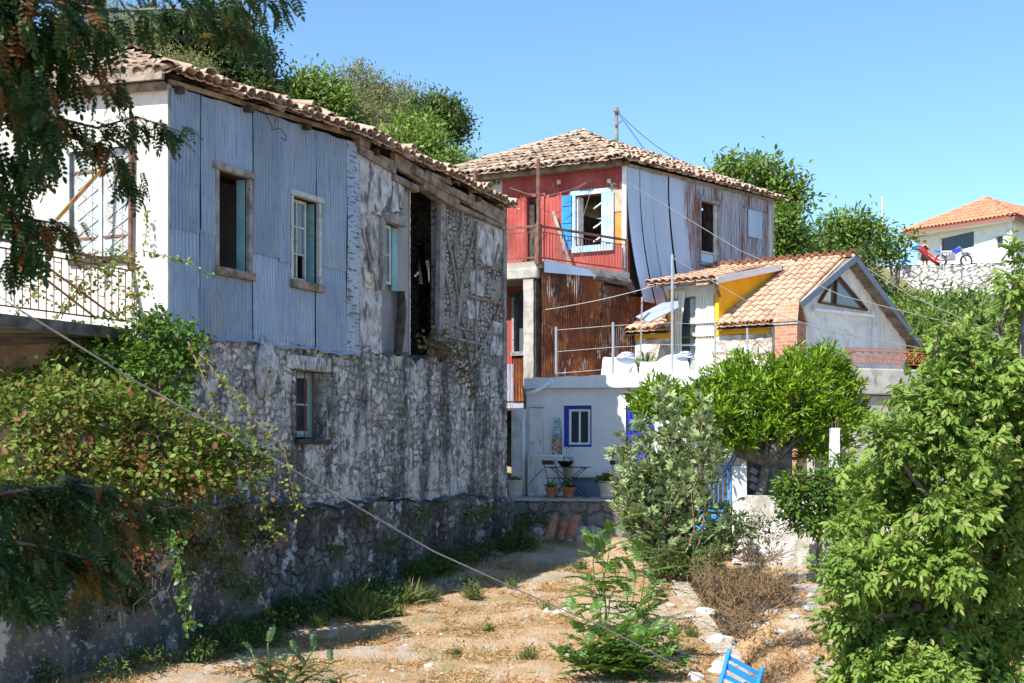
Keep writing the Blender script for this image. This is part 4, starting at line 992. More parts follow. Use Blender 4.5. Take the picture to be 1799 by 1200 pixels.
s = MB(); q = P(835, 300, 34.5); s.tube([q-Vector((0,0,2.4)), q], .05, 8); s.tube([q-Vector((0,0,.1)), q+Vector((.12,0,-.1))], .03, 6); s.build('vent_pipe', M['iron'], H2)
def pillar(name, c, w, z0, z1, m, bev=.02):
    W = Wall((c[0]-.5*w*F2.d.x, c[1]-.5*w*F2.d.y), (c[0]+.5*w*F2.d.x, c[1]+.5*w*F2.d.y)); s = MB()
    zs = np.linspace(z0, z1, 14)
    for i in range(13): wbox(s, W, -.004*(i % 3), w+.004*((i+1) % 3), zs[i], zs[i+1], -w-.003*(i % 2), .0+.004*(i % 2))
    return s.build(name, M[m], H2)
pillar('pillar', (P2[0]-.22, P2[1]+.13), .26, .95, ZF-.18, 'concrete')
s = MB(); wbox(s, VL, VL.L-1.6, VL.L-.0, ZF-.42, ZF-.18, -.24, .03); s.build('veranda_beam', M['concrete'], H2, bevel=.02)
# metal flashing below the rail
s = MB(); u0, z0 = V2.uz(952, 483); u1, z1 = V2.uz(1040, 492)
s.poly([V2.pt(V2.u(951), V2.z(951,479), .10), V2.pt(V2.u(1042), V2.z(1042,487), .12), V2.pt(V2.u(1030), V2.z(1030,474), .10), V2.pt(V2.u(952), V2.z(952,456), .07)], [(0,1,2,3)]); s.build('zinc_flashing', M['lighttin'], H2)
s = MB(); s.tube([V2.pt(V2.u(1040), ZF-.22, .06), V2.pt(V2.u(1075), ZF-.25, .1), V2.pt(V2.L, ZF-.28, .08), V2.pt(V2.L+.3, ZF-.5, .05)], [.09,.10,.11,.06], 7); s.build('broken_slab_edge', M['darkconcrete'], H2)
# rusty sheets under the veranda
mb = MB(); solid_wall(mb, V2, .02, V2.L+.3, -1.2, ZF-.2, [], thick=.1, step=1, n=-.08); mb.build('backing', M['darkwood'], H2)
xs = [952, 978, 1022, 1058, 1100, 1150]
for i in range(5):
    a, b = V2.u(xs[i]), V2.u(xs[i+1])
    zt = [ZF-.2, ZF-.2, ZF-.25, ZF-.42, ZF-.6][i]; zs_ = V2.z(1010, 585+[30, -40, -45, -90, -70][i])
    for k in (0, 1):
        m = MB(); pit = .078 if i >= 3 or k == 1 and i == 2 else .078; amp = .010 if i >= 3 else .0015
        corr(m, V2, a-.02, b+.02, -1.1 if k == 0 else zs_-.04, zs_ if k == 0 else zt, .0+.010*k+.012*(i % 2), amp=amp, extra=lambda u, z, i=i: .012*math.sin(z*2.3+i*2)+.01*math.sin(u*3+z))
        o = m.build('rusty_sheet', M['rust'], H2)
s = MB()
for (x, y0, y1) in ((978,500,660),(1058,480,660),(1022,470,600)): s.beam(V2.p(x, y0, .03), V2.p(x, y1, .035), .02, .012, up=V2.n.to_3d())
s.build('sheet_seam', M['darkwood'], H2)
# recess to the left of the pillar: boarded wall with a window over a dark passage
LP = Wall(Vector((P2[0], P2[1]))+Vector((-.875,.485))*2.4+Vector((.485,.875))*.8, Vector((P2[0], P2[1]))+Vector((.485,.875))*.8)
lw2 = LP.rect(905, 921, 522, 618); ub = LP.u(893)-.4
mb = MB(); solid_wall(mb, LP, 0, LP.L-.05, .95, 3.6, [lw2], thick=.06, step=.5); mb.build('board_wall', M['rusttin'], H2)
for (x0, x1, y0, y1, m_, n) in ((880,901,525,640,'redpaint',.03),(880,903,640,705,'rusttin',.03),(903,925,625,705,'rust',.04)):
    s = MB(); corr(s, LP, *LP.rect(x0, x1, y0, y1), n); s.build('wall_panel', M[m_], H2)
f = MB(); a, b, c, d = lw2; wbox(f, LP, a-.06, a, c, d, -.02, .07); wbox(f, LP, a-.08, b+.1, c-.1, c, -.02, .1); f.build('window_frame', M['greywood'], H2)
f = MB(); wbox(f, LP, a, b+.2, c, d, -.16, -.14); f.build('pane', M['paleglass'], H2)
off_ = Vector((.485,.875))*2.3; LD = Wall(LP.o+off_-F2.d*2.2, LP.e+off_+F2.d*2.5); mb = MB(); solid_wall(mb, LD, 0, LD.L, -1.9, 1.0, [], thick=.1, step=1); mb.build('passage_wall', M['darkwood'], H2)  # dark back wall put in to stand for the deep shade of the passage
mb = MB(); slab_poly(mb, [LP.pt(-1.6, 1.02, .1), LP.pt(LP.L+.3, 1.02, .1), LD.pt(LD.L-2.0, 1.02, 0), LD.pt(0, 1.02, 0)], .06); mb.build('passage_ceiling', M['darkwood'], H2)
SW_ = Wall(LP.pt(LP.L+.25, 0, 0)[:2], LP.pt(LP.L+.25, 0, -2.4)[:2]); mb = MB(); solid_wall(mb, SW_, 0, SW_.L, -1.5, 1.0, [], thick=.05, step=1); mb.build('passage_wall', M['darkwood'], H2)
# bright new sheets hanging loose down the right side
uE = S2.u(1204)
edges = [0, .20, .42, .68, 1.0]
def flare(u, z, uE=uE):
    t = max(0, (6.2-z)/3.0); return .50*t*t*(1-.75*(u/uE))+.02*math.sin(u*4)
for i in range(4):
    a = uE*edges[i]; b = uE*edges[i+1]; zb = 3.75+.0*i
    mb = MB(); us = np.arange(a+.012, b-.012, .019); zs = np.linspace(zb-.12*i*.3, 7.22, 14)
    base = len(mb.v)
    for u in us:
        for z in zs:
            t = max(0, (6.6-z)/2.9)
            mb.v.append(tuple(S2.pt(u+.30*t+.10*t*(i/3)+.02*(i-1.5)*t, z, .03+flare(u, z)+.006*math.sin(2*math.pi*u/.076)+.008*(i % 2))))
    for p in range(len(us)-1):
        for q in range(13): k = p*14+q; mb.f.append((k, k+14, k+15, k+1)); mb.mi.append(0)
    mb.build('hanging_sheet', M['lighttin'], H2, smooth=True)
# rusty corrugated side
hs = [(wS[0]-.05, wS[1]+.22, wS[2]-.30, wS[3]+.06)]
rnd = random.Random(9); cuts = list(np.linspace(uE-.1, S2.L+.02, 8))
for i in range(7):
    mb = MB(); corr(mb, S2, cuts[i]-.01, cuts[i+1]+.03, 2.2, 7.34, .02+.010*(i % 2), hs, top=lambda u: 7.18+.02*u+.02*math.sin(u*8), ph=rnd.random()*2, extra=lambda u, z, i=i: .008*math.sin(z*2+i))
    mb.build('metal_sheet', M['rusttin'], H2)
s = MB(); corr(s, S2, *S2.rect(1312, 1336, 371, 418), .05); s.build('blind_panel', M['lighttin'], H2)
a, b, c, d = wS
f = MB(); wbox(f, S2, a-.05, a, c-.25, d, -.03, .08); wbox(f, S2, b+.15, b+.24, c-.25, d, -.03, .07); wbox(f, S2, a-.06, b+.26, d, d+.08, -.03, .11); wbox(f, S2, a-.06, b+.26, c-.34, c-.27, -.03, .12); wf = f.build('window_frame', M['greywood'], H2)
s = MB(); wbox(s, S2, b, b+.15, c-.2, d-.02, .01, .05); s.build('shutter', M['paintwood'], wf)
s = MB(); wbox(s, S2, a+.02, b+.12, c-.24, c+.02, .0, .03); s.build('panel', M['blueshutter'] if 0 else M['lighttin'], wf)
s = MB(); wbox(s, S2, a, b+.15, c+.0, c+.05, .0, .07); s.build('rail', M['paintwood'], wf)
mb = MB()
for x in (1232, 1265, 1308, 1345):
    c_ = S2.p(x, 330, .05); c_.z = 7.05; mb = MB(); mb.ring(c_, .13, .008, S2.n.to_3d(), 12, 4, math.pi*.9, math.pi*2); mb.build('wire_loop', M['darkwood'], H2)
# curled sheet behind the annex
s = MB(); c0 = S2.pt(S2.u(1240), 4.0, .25)
vs = []; 
for i in range(7):
    t = i/6; 
    for j in (0, 1): vs.append(S2.pt(S2.u(1228)+1.6*t, 4.05+.5*math.sin(t*1.9)+j*.0, .25+.7*j))
s.poly(vs, [(2*i, 2*i+1, 2*i+3, 2*i+2) for i in range(6)]); s.build('curled_sheet', M['lighttin'], H2)
# roof
ap = Vector((1.95, 38.3, 8.87)); ap_b = Vector((3.9, 40.6, 8.75)); o_ = .42
n2 = F2.n.to_3d(); m2 = S2.n.to_3d()
eL = F2.pt(-.55, 7.30, .50); eK = Vector((K2[0], K2[1], 7.30))+n2*.45+m2*.10; eR = S2.pt(S2.L+.25, 7.42, .16); eB = Vector((WB2.e.x-.3, WB2.e.y+.3, 7.3))
tile_roof('roof', M['tile_old'], H2, eL, eK, ap, ap, spacing=.20, R=.092, jit=1.7, over=.06)
tile_roof('roof', M['tile_old'], H2, eK, eR, ap, ap_b, spacing=.22, R=.095, jit=1.8, over=.10)
mb = MB(); dz = Vector((0,0,.04)); mb.face([eL-dz, eK-dz, ap-dz*1.3]); mb.face([eK-dz, eR-dz, ap_b-dz*1.3, ap-dz*1.3]); mb.face([eR-dz, eB, ap_b-dz]); mb.face([eB, eL-dz, ap-dz*1.3, ap_b-dz]); mb.build('roof_deck', M['wood'], H2)
ridge_tiles('hip_ridge', M['tile_old'], H2, eK, ap, .13, .36, 1.6); ridge_tiles('hip_ridge', M['tile_old'], H2, ap, ap_b, .13, .36, 1.5); ridge_tiles('hip_ridge', M['tile_old'], H2, eL, ap, .12, .36, 1.5)

# ================================================================= HOUSE 3, the orange annex
G = (6.19, 32.5); d3 = Vector((.817, -.577)); g3 = Vector((.64, .768))
FL = (G[0]-d3.x*3.75, G[1]-d3.y*3.75); F3 = Wall(FL, G); G3e = (11.08, 38.4); S3 = Wall(G, G3e)
H3 = thing('orange_annex', (7.5, 34.5, 1.7), 'small annex with orange and rubble front, white gable and new clay tile roof', 'house')
ZE = 3.10; APz = 4.98; us3 = S3.L/2
up3 = lambda s: ZE+(APz-ZE)*s/us3
uo = F3.L+.0; ds = F3.rect(1189, 1257, 500, 668); ds = (ds[0], ds[1], 1.62, 4.05)
mb = MB(); solid_wall(mb, F3, 0, F3.L, -1.3, F3.z(1300, 588), [(ds[0], ds[1], 1.62, 9)], thick=.35, step=.08); mb.build('stone_wall', M['annexstone'], H3)
mb = MB(); solid_wall(mb, F3, 0, F3.L-.05, F3.z(1300, 588), ZE+.0, [(ds[0], ds[1], 1, 9)], thick=.35, step=.4, n=.03, bot=lambda u: F3.z(1300,588)+.03*math.sin(u*5)); mb.build('orange_wall', M['orange'], H3)
mb = MB(); solid_wall(mb, S3, 0, S3.L, -1.3, APz, [], thick=.3, step=.35, n=0, top=lambda u: ZE-.02+(APz-ZE)*(1-abs(u-us3)/us3)-.08)
gw = mb.build('gable_wall', M['whitedirty'], H3)
mb = MB(); wbox(mb, S3, .3, S3.L-.02, ZE-.62, ZE-.50, .0, .05); mb.build('string_course', M['whitedirty'], H3, bevel=.02)
s = MB(); ub, zb = S3.uz(1540, 545); tri = [(1437,531),(1520,545),(1467,482)]
pt = [S3.uz(*q) for q in tri]
s.face([S3.pt(a, b, .012) for a, b in pt]); tw = s.build('gable_window', M['paleglass'], H3)
s = MB()
for i in range(3):
    a, b = pt[i], pt[(i+1) % 3]; s.beam(S3.pt(a[0], a[1], .035), S3.pt(b[0], b[1], .035), .05, .10 if i else .06, up=S3.n.to_3d())
m_ = S3.uz(1466, 485); m2_ = S3.uz(1464, 536); s.beam(S3.pt(m_[0], m_[1], .04), S3.pt(m2_[0], m2_[1], .04), .06, .10, up=S3.n.to_3d()); s.build('frame', M['tablewood'], tw)
s = MB(); a = S3.uz(1425, 541); b = S3.uz(1530, 553); s.beam(S3.pt(a[0], a[1]-.04, .05), S3.pt(b[0], b[1]-.04, .05), .12, .07); s.build('sill', M['white'], tw)
s = MB(); c0 = S3.uz(1440, 530); c1 = S3.uz(1458, 534); c2 = S3.uz(1459, 494); s.face([S3.pt(c0[0], c0[1], .016), S3.pt(c1[0], c1[1], .016), S3.pt(c2[0], c2[1], .016)]); s.build('curtain', M['curtain'], tw)
W3b = Wall(G3e, (G3e[0]-d3.x*3.75, G3e[1]-d3.y*3.75)); W3c = Wall((G3e[0]-d3.x*3.75, G3e[1]-d3.y*3.75), FL)
mb = MB(); solid_wall(mb, W3b, 0, W3b.L, -1.3, ZE, [], thick=.3, step=2); solid_wall(mb, W3c, 0, W3c.L, -1.3, APz, [], thick=.3, step=.4, n=-.01, top=lambda u: ZE+(APz-ZE)*(1-abs(u-W3c.L/2)/(W3c.L/2))-.08); mb.build('rear_wall', M['whitedirty'], H3)
# main roof
og = .28
def R3(u, s, dz=0): q = Vector(FL)+d3*u+g3*s; z = ZE+(APz-ZE)*(s/us3 if s <= us3 else 2-s/us3); return Vector((q.x, q.y, z+dz))
e0 = R3(-.35, -.22); e1 = R3(F3.L+og, -.22); r0 = R3(-.35, us3); r1 = R3(F3.L+og, us3)
uL3 = ds[0]-.12; uR3 = ds[1]+.10
mb = MB(); mb.face([e0, R3(uL3, -.22), R3(uL3, us3), r0]); mb.face([R3(uR3, -.22), e1, r1, R3(uR3, us3)]); mb.face([R3(uL3, 1.9), R3(uR3, 1.9), R3(uR3, us3), R3(uL3, us3)]); b0 = R3(-.35, S3.L+.25); b1 = R3(F3.L+og, S3.L+.25); mb.face([r0, r1, b1, b0]); 
mb.face([e1-Vector((0,0,.1)), R3(uR3, -.22, -.1), R3(uR3, us3, -.1), r1-Vector((0,0,.1))]); mb.face([R3(uL3, -.22, -.1), e0-Vector((0,0,.1)), r0-Vector((0,0,.1)), R3(uL3, us3, -.1)]); mb.face([r0-Vector((0,0,.1)), b0-Vector((0,0,.1)), b1-Vector((0,0,.1)), r1-Vector((0,0,.1))]); mb.build('roof_deck', M['wood'], H3)
udr = ds[1]+.10       # right side of the dormer
ej = R3(udr-.02, -.22); 
tile_roof('roof', M['tile_new'], H3, R3(udr+.05, -.22), e1, R3(udr+.05, us3), r1, spacing=.225, R=.095, jit=.35, over=.06, row=.36)
tile_roof('roof', M['tile_new'], H3, e0, R3(ds[0]-.1, -.22), r0, R3(ds[0]-.1, us3), spacing=.225, R=.095, jit=.6, over=.04, row=.36)
tile_roof('roof', M['tile_new'], H3, b1, b0, r1, r0, spacing=.25, R=.10, jit=.4, row=.36)
tile_roof('roof', M['tile_new'], H3, R3(ds[0]-.1, us3-1.3), R3(udr+.05, us3-1.3), R3(ds[0]-.1, us3), R3(udr+.05, us3), spacing=.225, R=.095, jit=.4, row=.36)
ridge_tiles('ridge', M['tile_new'], H3, r1, r0, .09, .38, .4)
M['fascia'] = flat('grey_blue_fascia', (.20,.25,.32), .6, .3)
for k, (a, b) in enumerate(((e1, r1), (r1, b1))):
    s = MB(); off = S3.n.to_3d()*.02; s.beam(a+off+Vector((0,0,-.03)), b+off+Vector((0,0,-.03)), .03, .17, jag=0); s.build('bargeboard', M['fascia'], H3)
for k in range(9):      # rafters/boards under the verge
    q = r1.lerp(b1, (k+.5)/9); s = MB(); s.beam(q-Vector((0,0,.12)), q-Vector((0,0,.12))-S3.n.to_3d()*(og+.05), .05, .06); s.build('verge_rafter', M['wood'], H3)
# dormer with the curtained door
dz0 = 4.12; sl = .20; sd = 2.7
def D3(u, s): q = Vector(FL)+d3*u+g3*s; return Vector((q.x, q.y, dz0+sl*(s+.35)))
de0 = D3(ds[0]-.55, -.55); de1 = D3(udr+.16, -.40); dr0 = D3(ds[0]-.55, 2.9); dr1 = D3(udr+.16, 2.9)
mb = MB(); slab_poly(mb, [de0, de1, dr1, dr0], .07); mb.build('dormer_roof_deck', M['wood'], H3)
tile_roof('dormer_roof', M['tile_new'], H3, de0, de1, dr0, dr1, spacing=.215, R=.092, jit=.7, over=.06, row=.36)
s = MB(); s.beam(D3(udr+.18, -.42)-Vector((0,0,.03)), D3(udr+.18, 2.75)-Vector((0,0,.02)), .03, .16); s.build('dormer_bargeboard', M['white'], H3)
s = MB(); ridge = None
Wd = Wall((Vector(FL)+d3*udr)[:2], (Vector(FL)+d3*udr+g3*3)[:2])
sheet(s, Wd, -.03, 2.8, 3.0, 5.2, top=lambda u: dz0+sl*(u+.35)-.06, bot=lambda u: min(ZE+(APz-ZE)*u/us3+.0, dz0+sl*(u+.35)-.06), ustep=.1); 
wbox(s, F3, ds[1], udr+.01, 2.9, 4.10, -.3, .035); s.build('dormer_side', M['orange'], H3)
s = MB(); wbox(s, F3, ds[0]-.22, ds[0], 2.85, 4.0, -.3, .04); s.build('dormer_jamb', M['orange'], H3)
s = MB(); a = Wd.pt(-.1, ZE+.02, .06)
for (s0, s1) in ((-.05, 2.5),): s.beam(Wd.pt(s0, up3(s0)+.08, .07), Wd.pt(s1, up3(s1)+.07, .07), .20, .03, up=(0,0,1))
s.build('lead_flashing', M['lighttin'], H3)
for u in (ds[0]-.25, udr+.05): s = MB(); s.beam(F3.pt(u, 3.72, .05), F3.pt(u+.02, 4.02, .38), .05, .06); s.build('bracket', M['wood'], H3)
# the door: frame, glass, curtain
u0, u1, z0, z1 = ds; f = MB()
for (a, b, c, d) in ((u0, u0+.07, z0, z1), (u1-.07, u1, z0, z1), (u0+.07, u1-.07, z1-.28, z1-.22), ((u0+u1)/2-.04, (u0+u1)/2+.04, z0, z1-.28), (u0+.07, (u0+u1)/2-.04, z0+.95, z0+1.0), ((u0+u1)/2+.04, u1-.07, z0+.95, z0+1.0)): wbox(f, F3, a, b, c, d, -.12, -.04)
df = f.build('door_frame', M['paintwood'], H3)
s = MB(); wbox(s, F3, u0, u1, z0, z1, -.20, -.18); s.build('pane', M['paleglass'], df)
def drape(W, a, b, z0, z1, n, amp, folds, m, parent, name='curtain', skew=None):
    s = MB(); N = 60; K = 8; vs = []
    for i in range(N+1):
        t = i/N
        for k in range(K+1):
            h = k/K; u = a+(b-a)*t; 
            if skew: u = a+(b-a)*t*(1-skew*math.sin(math.pi*(1-h))*.9)
            vs.append(W.pt(u, z0+(z1-z0)*h, n+amp*math.sin(t*folds*2*math.pi+h*.8)*(1-.5*h)))
    s.poly(vs, [(i*(K+1)+k, (i+1)*(K+1)+k, (i+1)*(K+1)+k+1, i*(K+1)+k+1) for i in range(N) for k in range(K)])
    return s.build(name, m, parent, smooth=True)
M['sheer'] = surf('sheer_curtain', (.50,.52,.48), (.62,.63,.58), 5, (3,.3,1), .95, .1, bump=.3)
drape(F3, u0+.30, (u0+u1)/2-.03, z0+.05, z1-.30, -.15, .02, 6, M['sheer'], df)
drape(F3, (u0+u1)/2, u1-.05, z0+.05, z1-.02, -.02, .022, 6, M['curtain'], df)
drape(F3, u0-.02, u0+.30, z0+.0, z1-.1, .05, .03, 3, M['curtain'], df, skew=.45)
s = MB(); s.box8([F3.pt(u0, z1-.26, -.02), F3.pt(u1, z1-.26, -.02), F3.pt(u1, z1-.26, .01), F3.pt(u0, z1-.26, .01), F3.pt(u0, z1, -.02), F3.pt(u1, z1, -.02), F3.pt(u1, z1, .01), F3.pt(u0, z1, .01)]); s.build('valance', M['curtain'], df)
# tilted sheet metal between the annex and the red house
s = MB(); q = [P(1117,556,33.6), P(1190,518,34.2), P(1192,540,33.2), P(1140,566,33.0)]; s.face(q); s.face([p-Vector((0,0,.02)) for p in q[::-1]]); s.build('tin_flashing', M['lighttin'], H3)

# chimney
ch = thing('brick_chimney', S3.pt(.35, -1, .35), 'brick chimney with a ridged clay slab cap beside the white gable', 'chimney')
CW = Wall((S3.pt(-.10, 0, .70))[:2], (S3.pt(-.10, 0, .70)+Vector((d3.x, d3.y, 0))*.01)[:2])
c0 = P(1361, 600, 31.9); CW = Wall((c0.x, c0.y), (c0.x+d3.x*.5, c0.y+d3.y*.5)); cz = CW.z(1378, 570)
s = MB(); wbox(s, CW, 0, .56, -1.0, cz, -.52, 0)
s.build('shaft', M['brick'], ch, bevel=.008)
s = MB(); wbox(s, CW, -.03, .59, cz, cz+.05, -.55, .03)
za = CW.z(1380, 528)
for (q0, q1) in ((.03, .0), (-.52, -.55)): pass
a0 = CW.pt(-.03, cz+.05, .03); a1 = CW.pt(.59, cz+.05, .03); b0_ = CW.pt(-.03, cz+.05, -.55); b1_ = CW.pt(.59, cz+.05, -.55); m0 = CW.pt(.05, za, -.26); m1 = CW.pt(.51, za, -.26)
cap = MB()
for (p, q, r_, t) in ((a0, a1, m1, m0), (b1_, b0_, m0, m1)):
    nn = (q-p).cross(t-p).normalized()*.03; cap.box8([p-nn*.0, q, r_, t, p+nn, q+nn, r_+nn, t+nn])
cap.build('cap', M['concrete'] if 0 else M['brick'], ch); s.build('cap_slab', M['concrete'], ch)

# terrace at the right with its ornamental railing
TR = thing('concrete_terrace', (9.5, 32, 0), 'low concrete terrace right of the white gable, carrying the rust red railing', 'terrace')
TW = Wall((P(1488,650,32)[0], 32.0), (P(1760,650,33)[0], 33.5)); s = MB()
wbox(s, TW, 0, TW.L, 1.30, TW.z(1560, 648), -3, 0); s.build('parapet', M['concrete'], TR, bevel=.03)
s = MB(); wbox(s, TW, .1, TW.L, -2.5, 1.28, -3, -.12); s.build('terrace_wall', M['concrete'], TR)
rr = thing('ornamental_railing', TW.pt(.1, TW.z(1560,648), -.1), 'rust red railing with flower pattern panels on the concrete terrace', 'railing')
zt = TW.z(1560,648); u = .0; zr = TW.z(1560, 618); 
s = MB(); s.beam(TW.pt(0, zr, -.1), TW.pt(TW.L, zr, -.1), .03, .03); s.beam(TW.pt(0, zt+.12, -.1), TW.pt(TW.L, zt+.12, -.1), .02, .02); s.beam(TW.pt(0, zr+.07, -.1), TW.pt(TW.L, zr+.07, -.1), .02, .02)
s.build('rail', M['redrail'], rr)
k = 0; u = .03
while u < TW.L-.25:
    s = MB(); w_ = .24; z0_, z1_ = zt+.12, zr; zm = (z0_+z1_)/2; um = u+w_/2
    s.beam(TW.pt(u, z0_-(.12 if k % 6 == 0 else 0), -.1), TW.pt(u, z1_+.07, -.1), .015, .015)
    for (dx, dz) in ((1,0),(-1,0),(0,1),(0,-1)): s.ring(TW.pt(um+dx*.045, zm+dz*.045, -.1), .04, .007, TW.n.to_3d(), 8, 4)
    for (dx, dz) in ((1,1),(-1,1),(1,-1),(-1,-1)): s.beam(TW.pt(um+dx*.04, zm+dz*.04, -.1), TW.pt(um+dx*w_*.48, zm+dz*(z1_-z0_)*.48, -.1), .010, .010)
    s.build('panel', M['redrail'], rr); u += w_; k += 1

# ================================================================= HOUSE 4, white and blue ground floor house
a4 = P(925, 870, 32.0); b4 = P(1268, 870, 30.8); F4 = Wall((a4.x, a4.y), (b4.x, b4.y)); TZ = -1.08
H4 = thing('white_house', F4.pt(2, TZ, 0), 'low flat roofed white house with blue trimmed window behind the terrace table', 'house')
wi = F4.rect(997, 1037, 717, 783); dw = F4.rect(1099, 1150, 712, 868); dw = (dw[0], dw[1], TZ-.02, dw[3])
w4o = (wi[0]-.09, wi[1]+.03, wi[2]-.03, wi[3]+.06)
zp = 1.42
mb = MB(); Lw4 = F4.u(1206); solid_wall(mb, F4, .0, Lw4, TZ-.6, zp, [w4o, dw], thick=.3, step=.3); mb.build('white_wall', M['white'], H4)
rs4 = Wall(F4.pt(Lw4, 0, 0)[:2], (F4.pt(Lw4, 0, -3.4))[:2]); mb = MB(); solid_wall(mb, rs4, .3, 3.4, TZ-1.2, zp, [], thick=.3, step=1); mb.build('side_wall', M['white'], H4)
# roof terrace slab, rises slightly to the right
mb = MB(); n_ = 24
for i in range(n_):
    a = -.02+(F4.L+.1)*i/n_; b = -.02+(F4.L+.1)*(i+1)/n_; r1_ = .015*math.sin(i*2.1); wv = lambda u: zp+.03*u
    wbox(mb, F4, a, b, zp+.005, wv((a+b)/2)+.24+.01*math.sin(i*1.7), -.35, .16+r1_)
mb.build('parapet', M['white'], H4)
mb = MB(); mb.face([F4.pt(0, zp+.12, -.3), F4.pt(F4.L, zp+.12, -.3), F4.pt(F4.L, zp+.12, -4), F4.pt(0.4, zp+.12, -1.4)]); mb.build('roof_terrace', M['white'], H4)
# blue trim, window
s = MB(); a, b, c, d = w4o
wbox(s, F4, a, a+.10, c, d, -.12, -.03); wbox(s, F4, b-.03, b, c, d, -.12, -.03); wbox(s, F4, a+.10, b-.03, d-.07, d, -.12, -.03); wbox(s, F4, a+.10, b-.03, c, c+.04, -.12, -.0)
tr = s.build('blue_surround', M['royal'], H4)
sash(F4, (wi[0]+.02, wi[1]-.01, wi[2]+.02, wi[3]-.02), -.11, tr, M['wfr'], 2, 1, .055, M['glass'])
s = MB(); a, b, c, d = dw; wbox(s, F4, a, a+.1, c, d, -.14, -.06); wbox(s, F4, b-.1, b, c, d, -.14, -.06); wbox(s, F4, a+.1, b-.1, d-.1, d, -.14, -.06); wbox(s, F4, a+.1, b-.1, c, d-.1, -.13, -.10)
for k in range(2): wbox(s, F4, a+.16, b-.16, c+.25+k*1.0, c+1.0+k*1.0, -.10, -.085)
s.build('blue_door', M['royal'], H4)
# rounded plaster pilasters and the low ledge at the left
s = MB(); wbox(s, F4, -.32, .02, TZ, .95, -.2, .20); s.build('white_pillar', M['whitedirty'], H4, bevel=.03)
s = MB(); wbox(s, F4, .08, .42, TZ, .98, -.1, .10); s.build('pilaster', M['whitedirty'], H4, bevel=.03)
s = MB(); wbox(s, F4, .06, .46, .98, 1.05, -.1, .13); s.build('pilaster_cap', M['whitedirty'], H4, bevel=.02)
s = MB(); wbox(s, F4, .1, .95, TZ, -.12, .0, .32); s.build('low_bench', M['whitedirty'], H4, bevel=.03)
s = MB(); a = F4.u(1008); b = F4.u(1070); wbox(s, F4, a, b, TZ, -.70, 0, .05); s.build('skirting', flat('grey_skirting', (.16,.19,.27), .8, .2), H4)
s = MB(); wbox(s, F4, a-.06, b+.1, -.70, -.64, 0, .07); s.build('skirting_ledge', M['darkconcrete'], H4)
s = MB(); q = [F4.p(925, 693, .42), F4.p(940, 688, .33), F4.p(968, 671, .2)]; s.tube(q, .045, 10); s.tube([F4.p(942,682,.30), F4.pt(F4.u(942,.3), TZ+1.2, .28)], .03, 8) if 0 else None; s.build('drain_pipe', M['wfr'], H4, smooth=True)
s = MB(); s.tube([F4.pt(-.02, .7, .23), F4.pt(-.02, TZ+.1, .23)], .035, 8); s.build('drain_pipe', M['white'], H4, smooth=True)
s = MB()
s.beam(F4.p(1105, 690, .02), F4.p(1105, 682, .2), .02, .02)
c = F4.p(1104, 697, .22); s.lathe(c-Vector((0,0,.12)), [(.02,-.02),(.055,.0),(.085,.17),(.11,.18),(.03,.27),(.0,.30)], 6); s.build('wall_lantern', M['blackiron'], H4)
s = MB(); s.box(0,0,0,0,0,0) if 0 else None
# mosaic clad column shaped on the wall
mz = thing('mosaic_column', F4.pt(.75, -.12, .16), 'narrow stone mosaic column with a blue and white tiled top, standing on the low ledge', 'ornament')
def ragbox(W, u0, u1, z0, z1, n0, n1, name, m, parent, seed):
    r_ = random.Random(seed); s = MB(); zs = np.linspace(z0, z1, 9)
    for i in range(8):
        a = u0+r_.uniform(-.01,.015); b = u1+r_.uniform(-.015,.01); wbox(s, W, a, b, zs[i], zs[i+1], n0, n1+.002*i)
    return s.build(name, m, parent)
u_, _ = F4.uz(978, 700, .16)
t = NT('crazy_paving'); v = t.n('ShaderNodeTexVoronoi', feature='DISTANCE_TO_EDGE'); v.inputs['Scale'].default_value = 8; t.l(t.tc.outputs['UV'], v.inputs['Vector']); t.fin(t.mix(t.mapr(v.outputs[0], .04, .10), (.52,.48,.38), (.27,.17,.10)), .8, .2); M['crazy'] = t.m
t = NT('blue_mosaic'); v = t.n('ShaderNodeTexVoronoi'); v.inputs['Scale'].default_value = 28; t.l(t.tc.outputs['UV'], v.inputs['Vector']); sp = t.n('ShaderNodeSeparateColor'); t.l(v.outputs['Color'], sp.inputs[0])
t.fin(t.mix(t.mapr(sp.outputs[0], .45, .6), t.mix(sp.outputs[1], (.55,.62,.60), (.25,.42,.45)), t.mix(t.mapr(sp.outputs[2], .5, .7), (.30,.36,.36), (.04,.09,.45))), .4, .4); M['mosaic'] = t.m
ragbox(F4, u_-.11, u_+.10, -.12, .30, .02, .22, 'shaft', M['crazy'], mz, 1)
s = MB(); s.box8([F4.pt(u_-.11,.30,.21), F4.pt(u_+.10,.30,.21), F4.pt(u_+.10,.30,.03), F4.pt(u_-.11,.30,.03), F4.pt(u_-.06,.55,.19), F4.pt(u_+.08,.55,.19), F4.pt(u_+.08,.55,.05), F4.pt(u_-.06,.55,.05)])
s.box8([F4.pt(u_-.06,.551,.19), F4.pt(u_+.085,.551,.19), F4.pt(u_+.085,.551,.05), F4.pt(u_-.06,.551,.05), F4.pt(u_-.05,.68,.18), F4.pt(u_+.07,.68,.18), F4.pt(u_+.07,.68,.06), F4.pt(u_-.05,.68,.06)])
for q in (-.04, .05): s.box8([F4.pt(u_+q-.02,.681,.16), F4.pt(u_+q+.02,.681,.16), F4.pt(u_+q+.02,.681,.08), F4.pt(u_+q-.02,.681,.08), F4.pt(u_+q-.004,.75,.13), F4.pt(u_+q+.004,.75,.13), F4.pt(u_+q+.004,.75,.11), F4.pt(u_+q-.004,.75,.11)])
s.build('tiled_top', M['mosaic'], mz)

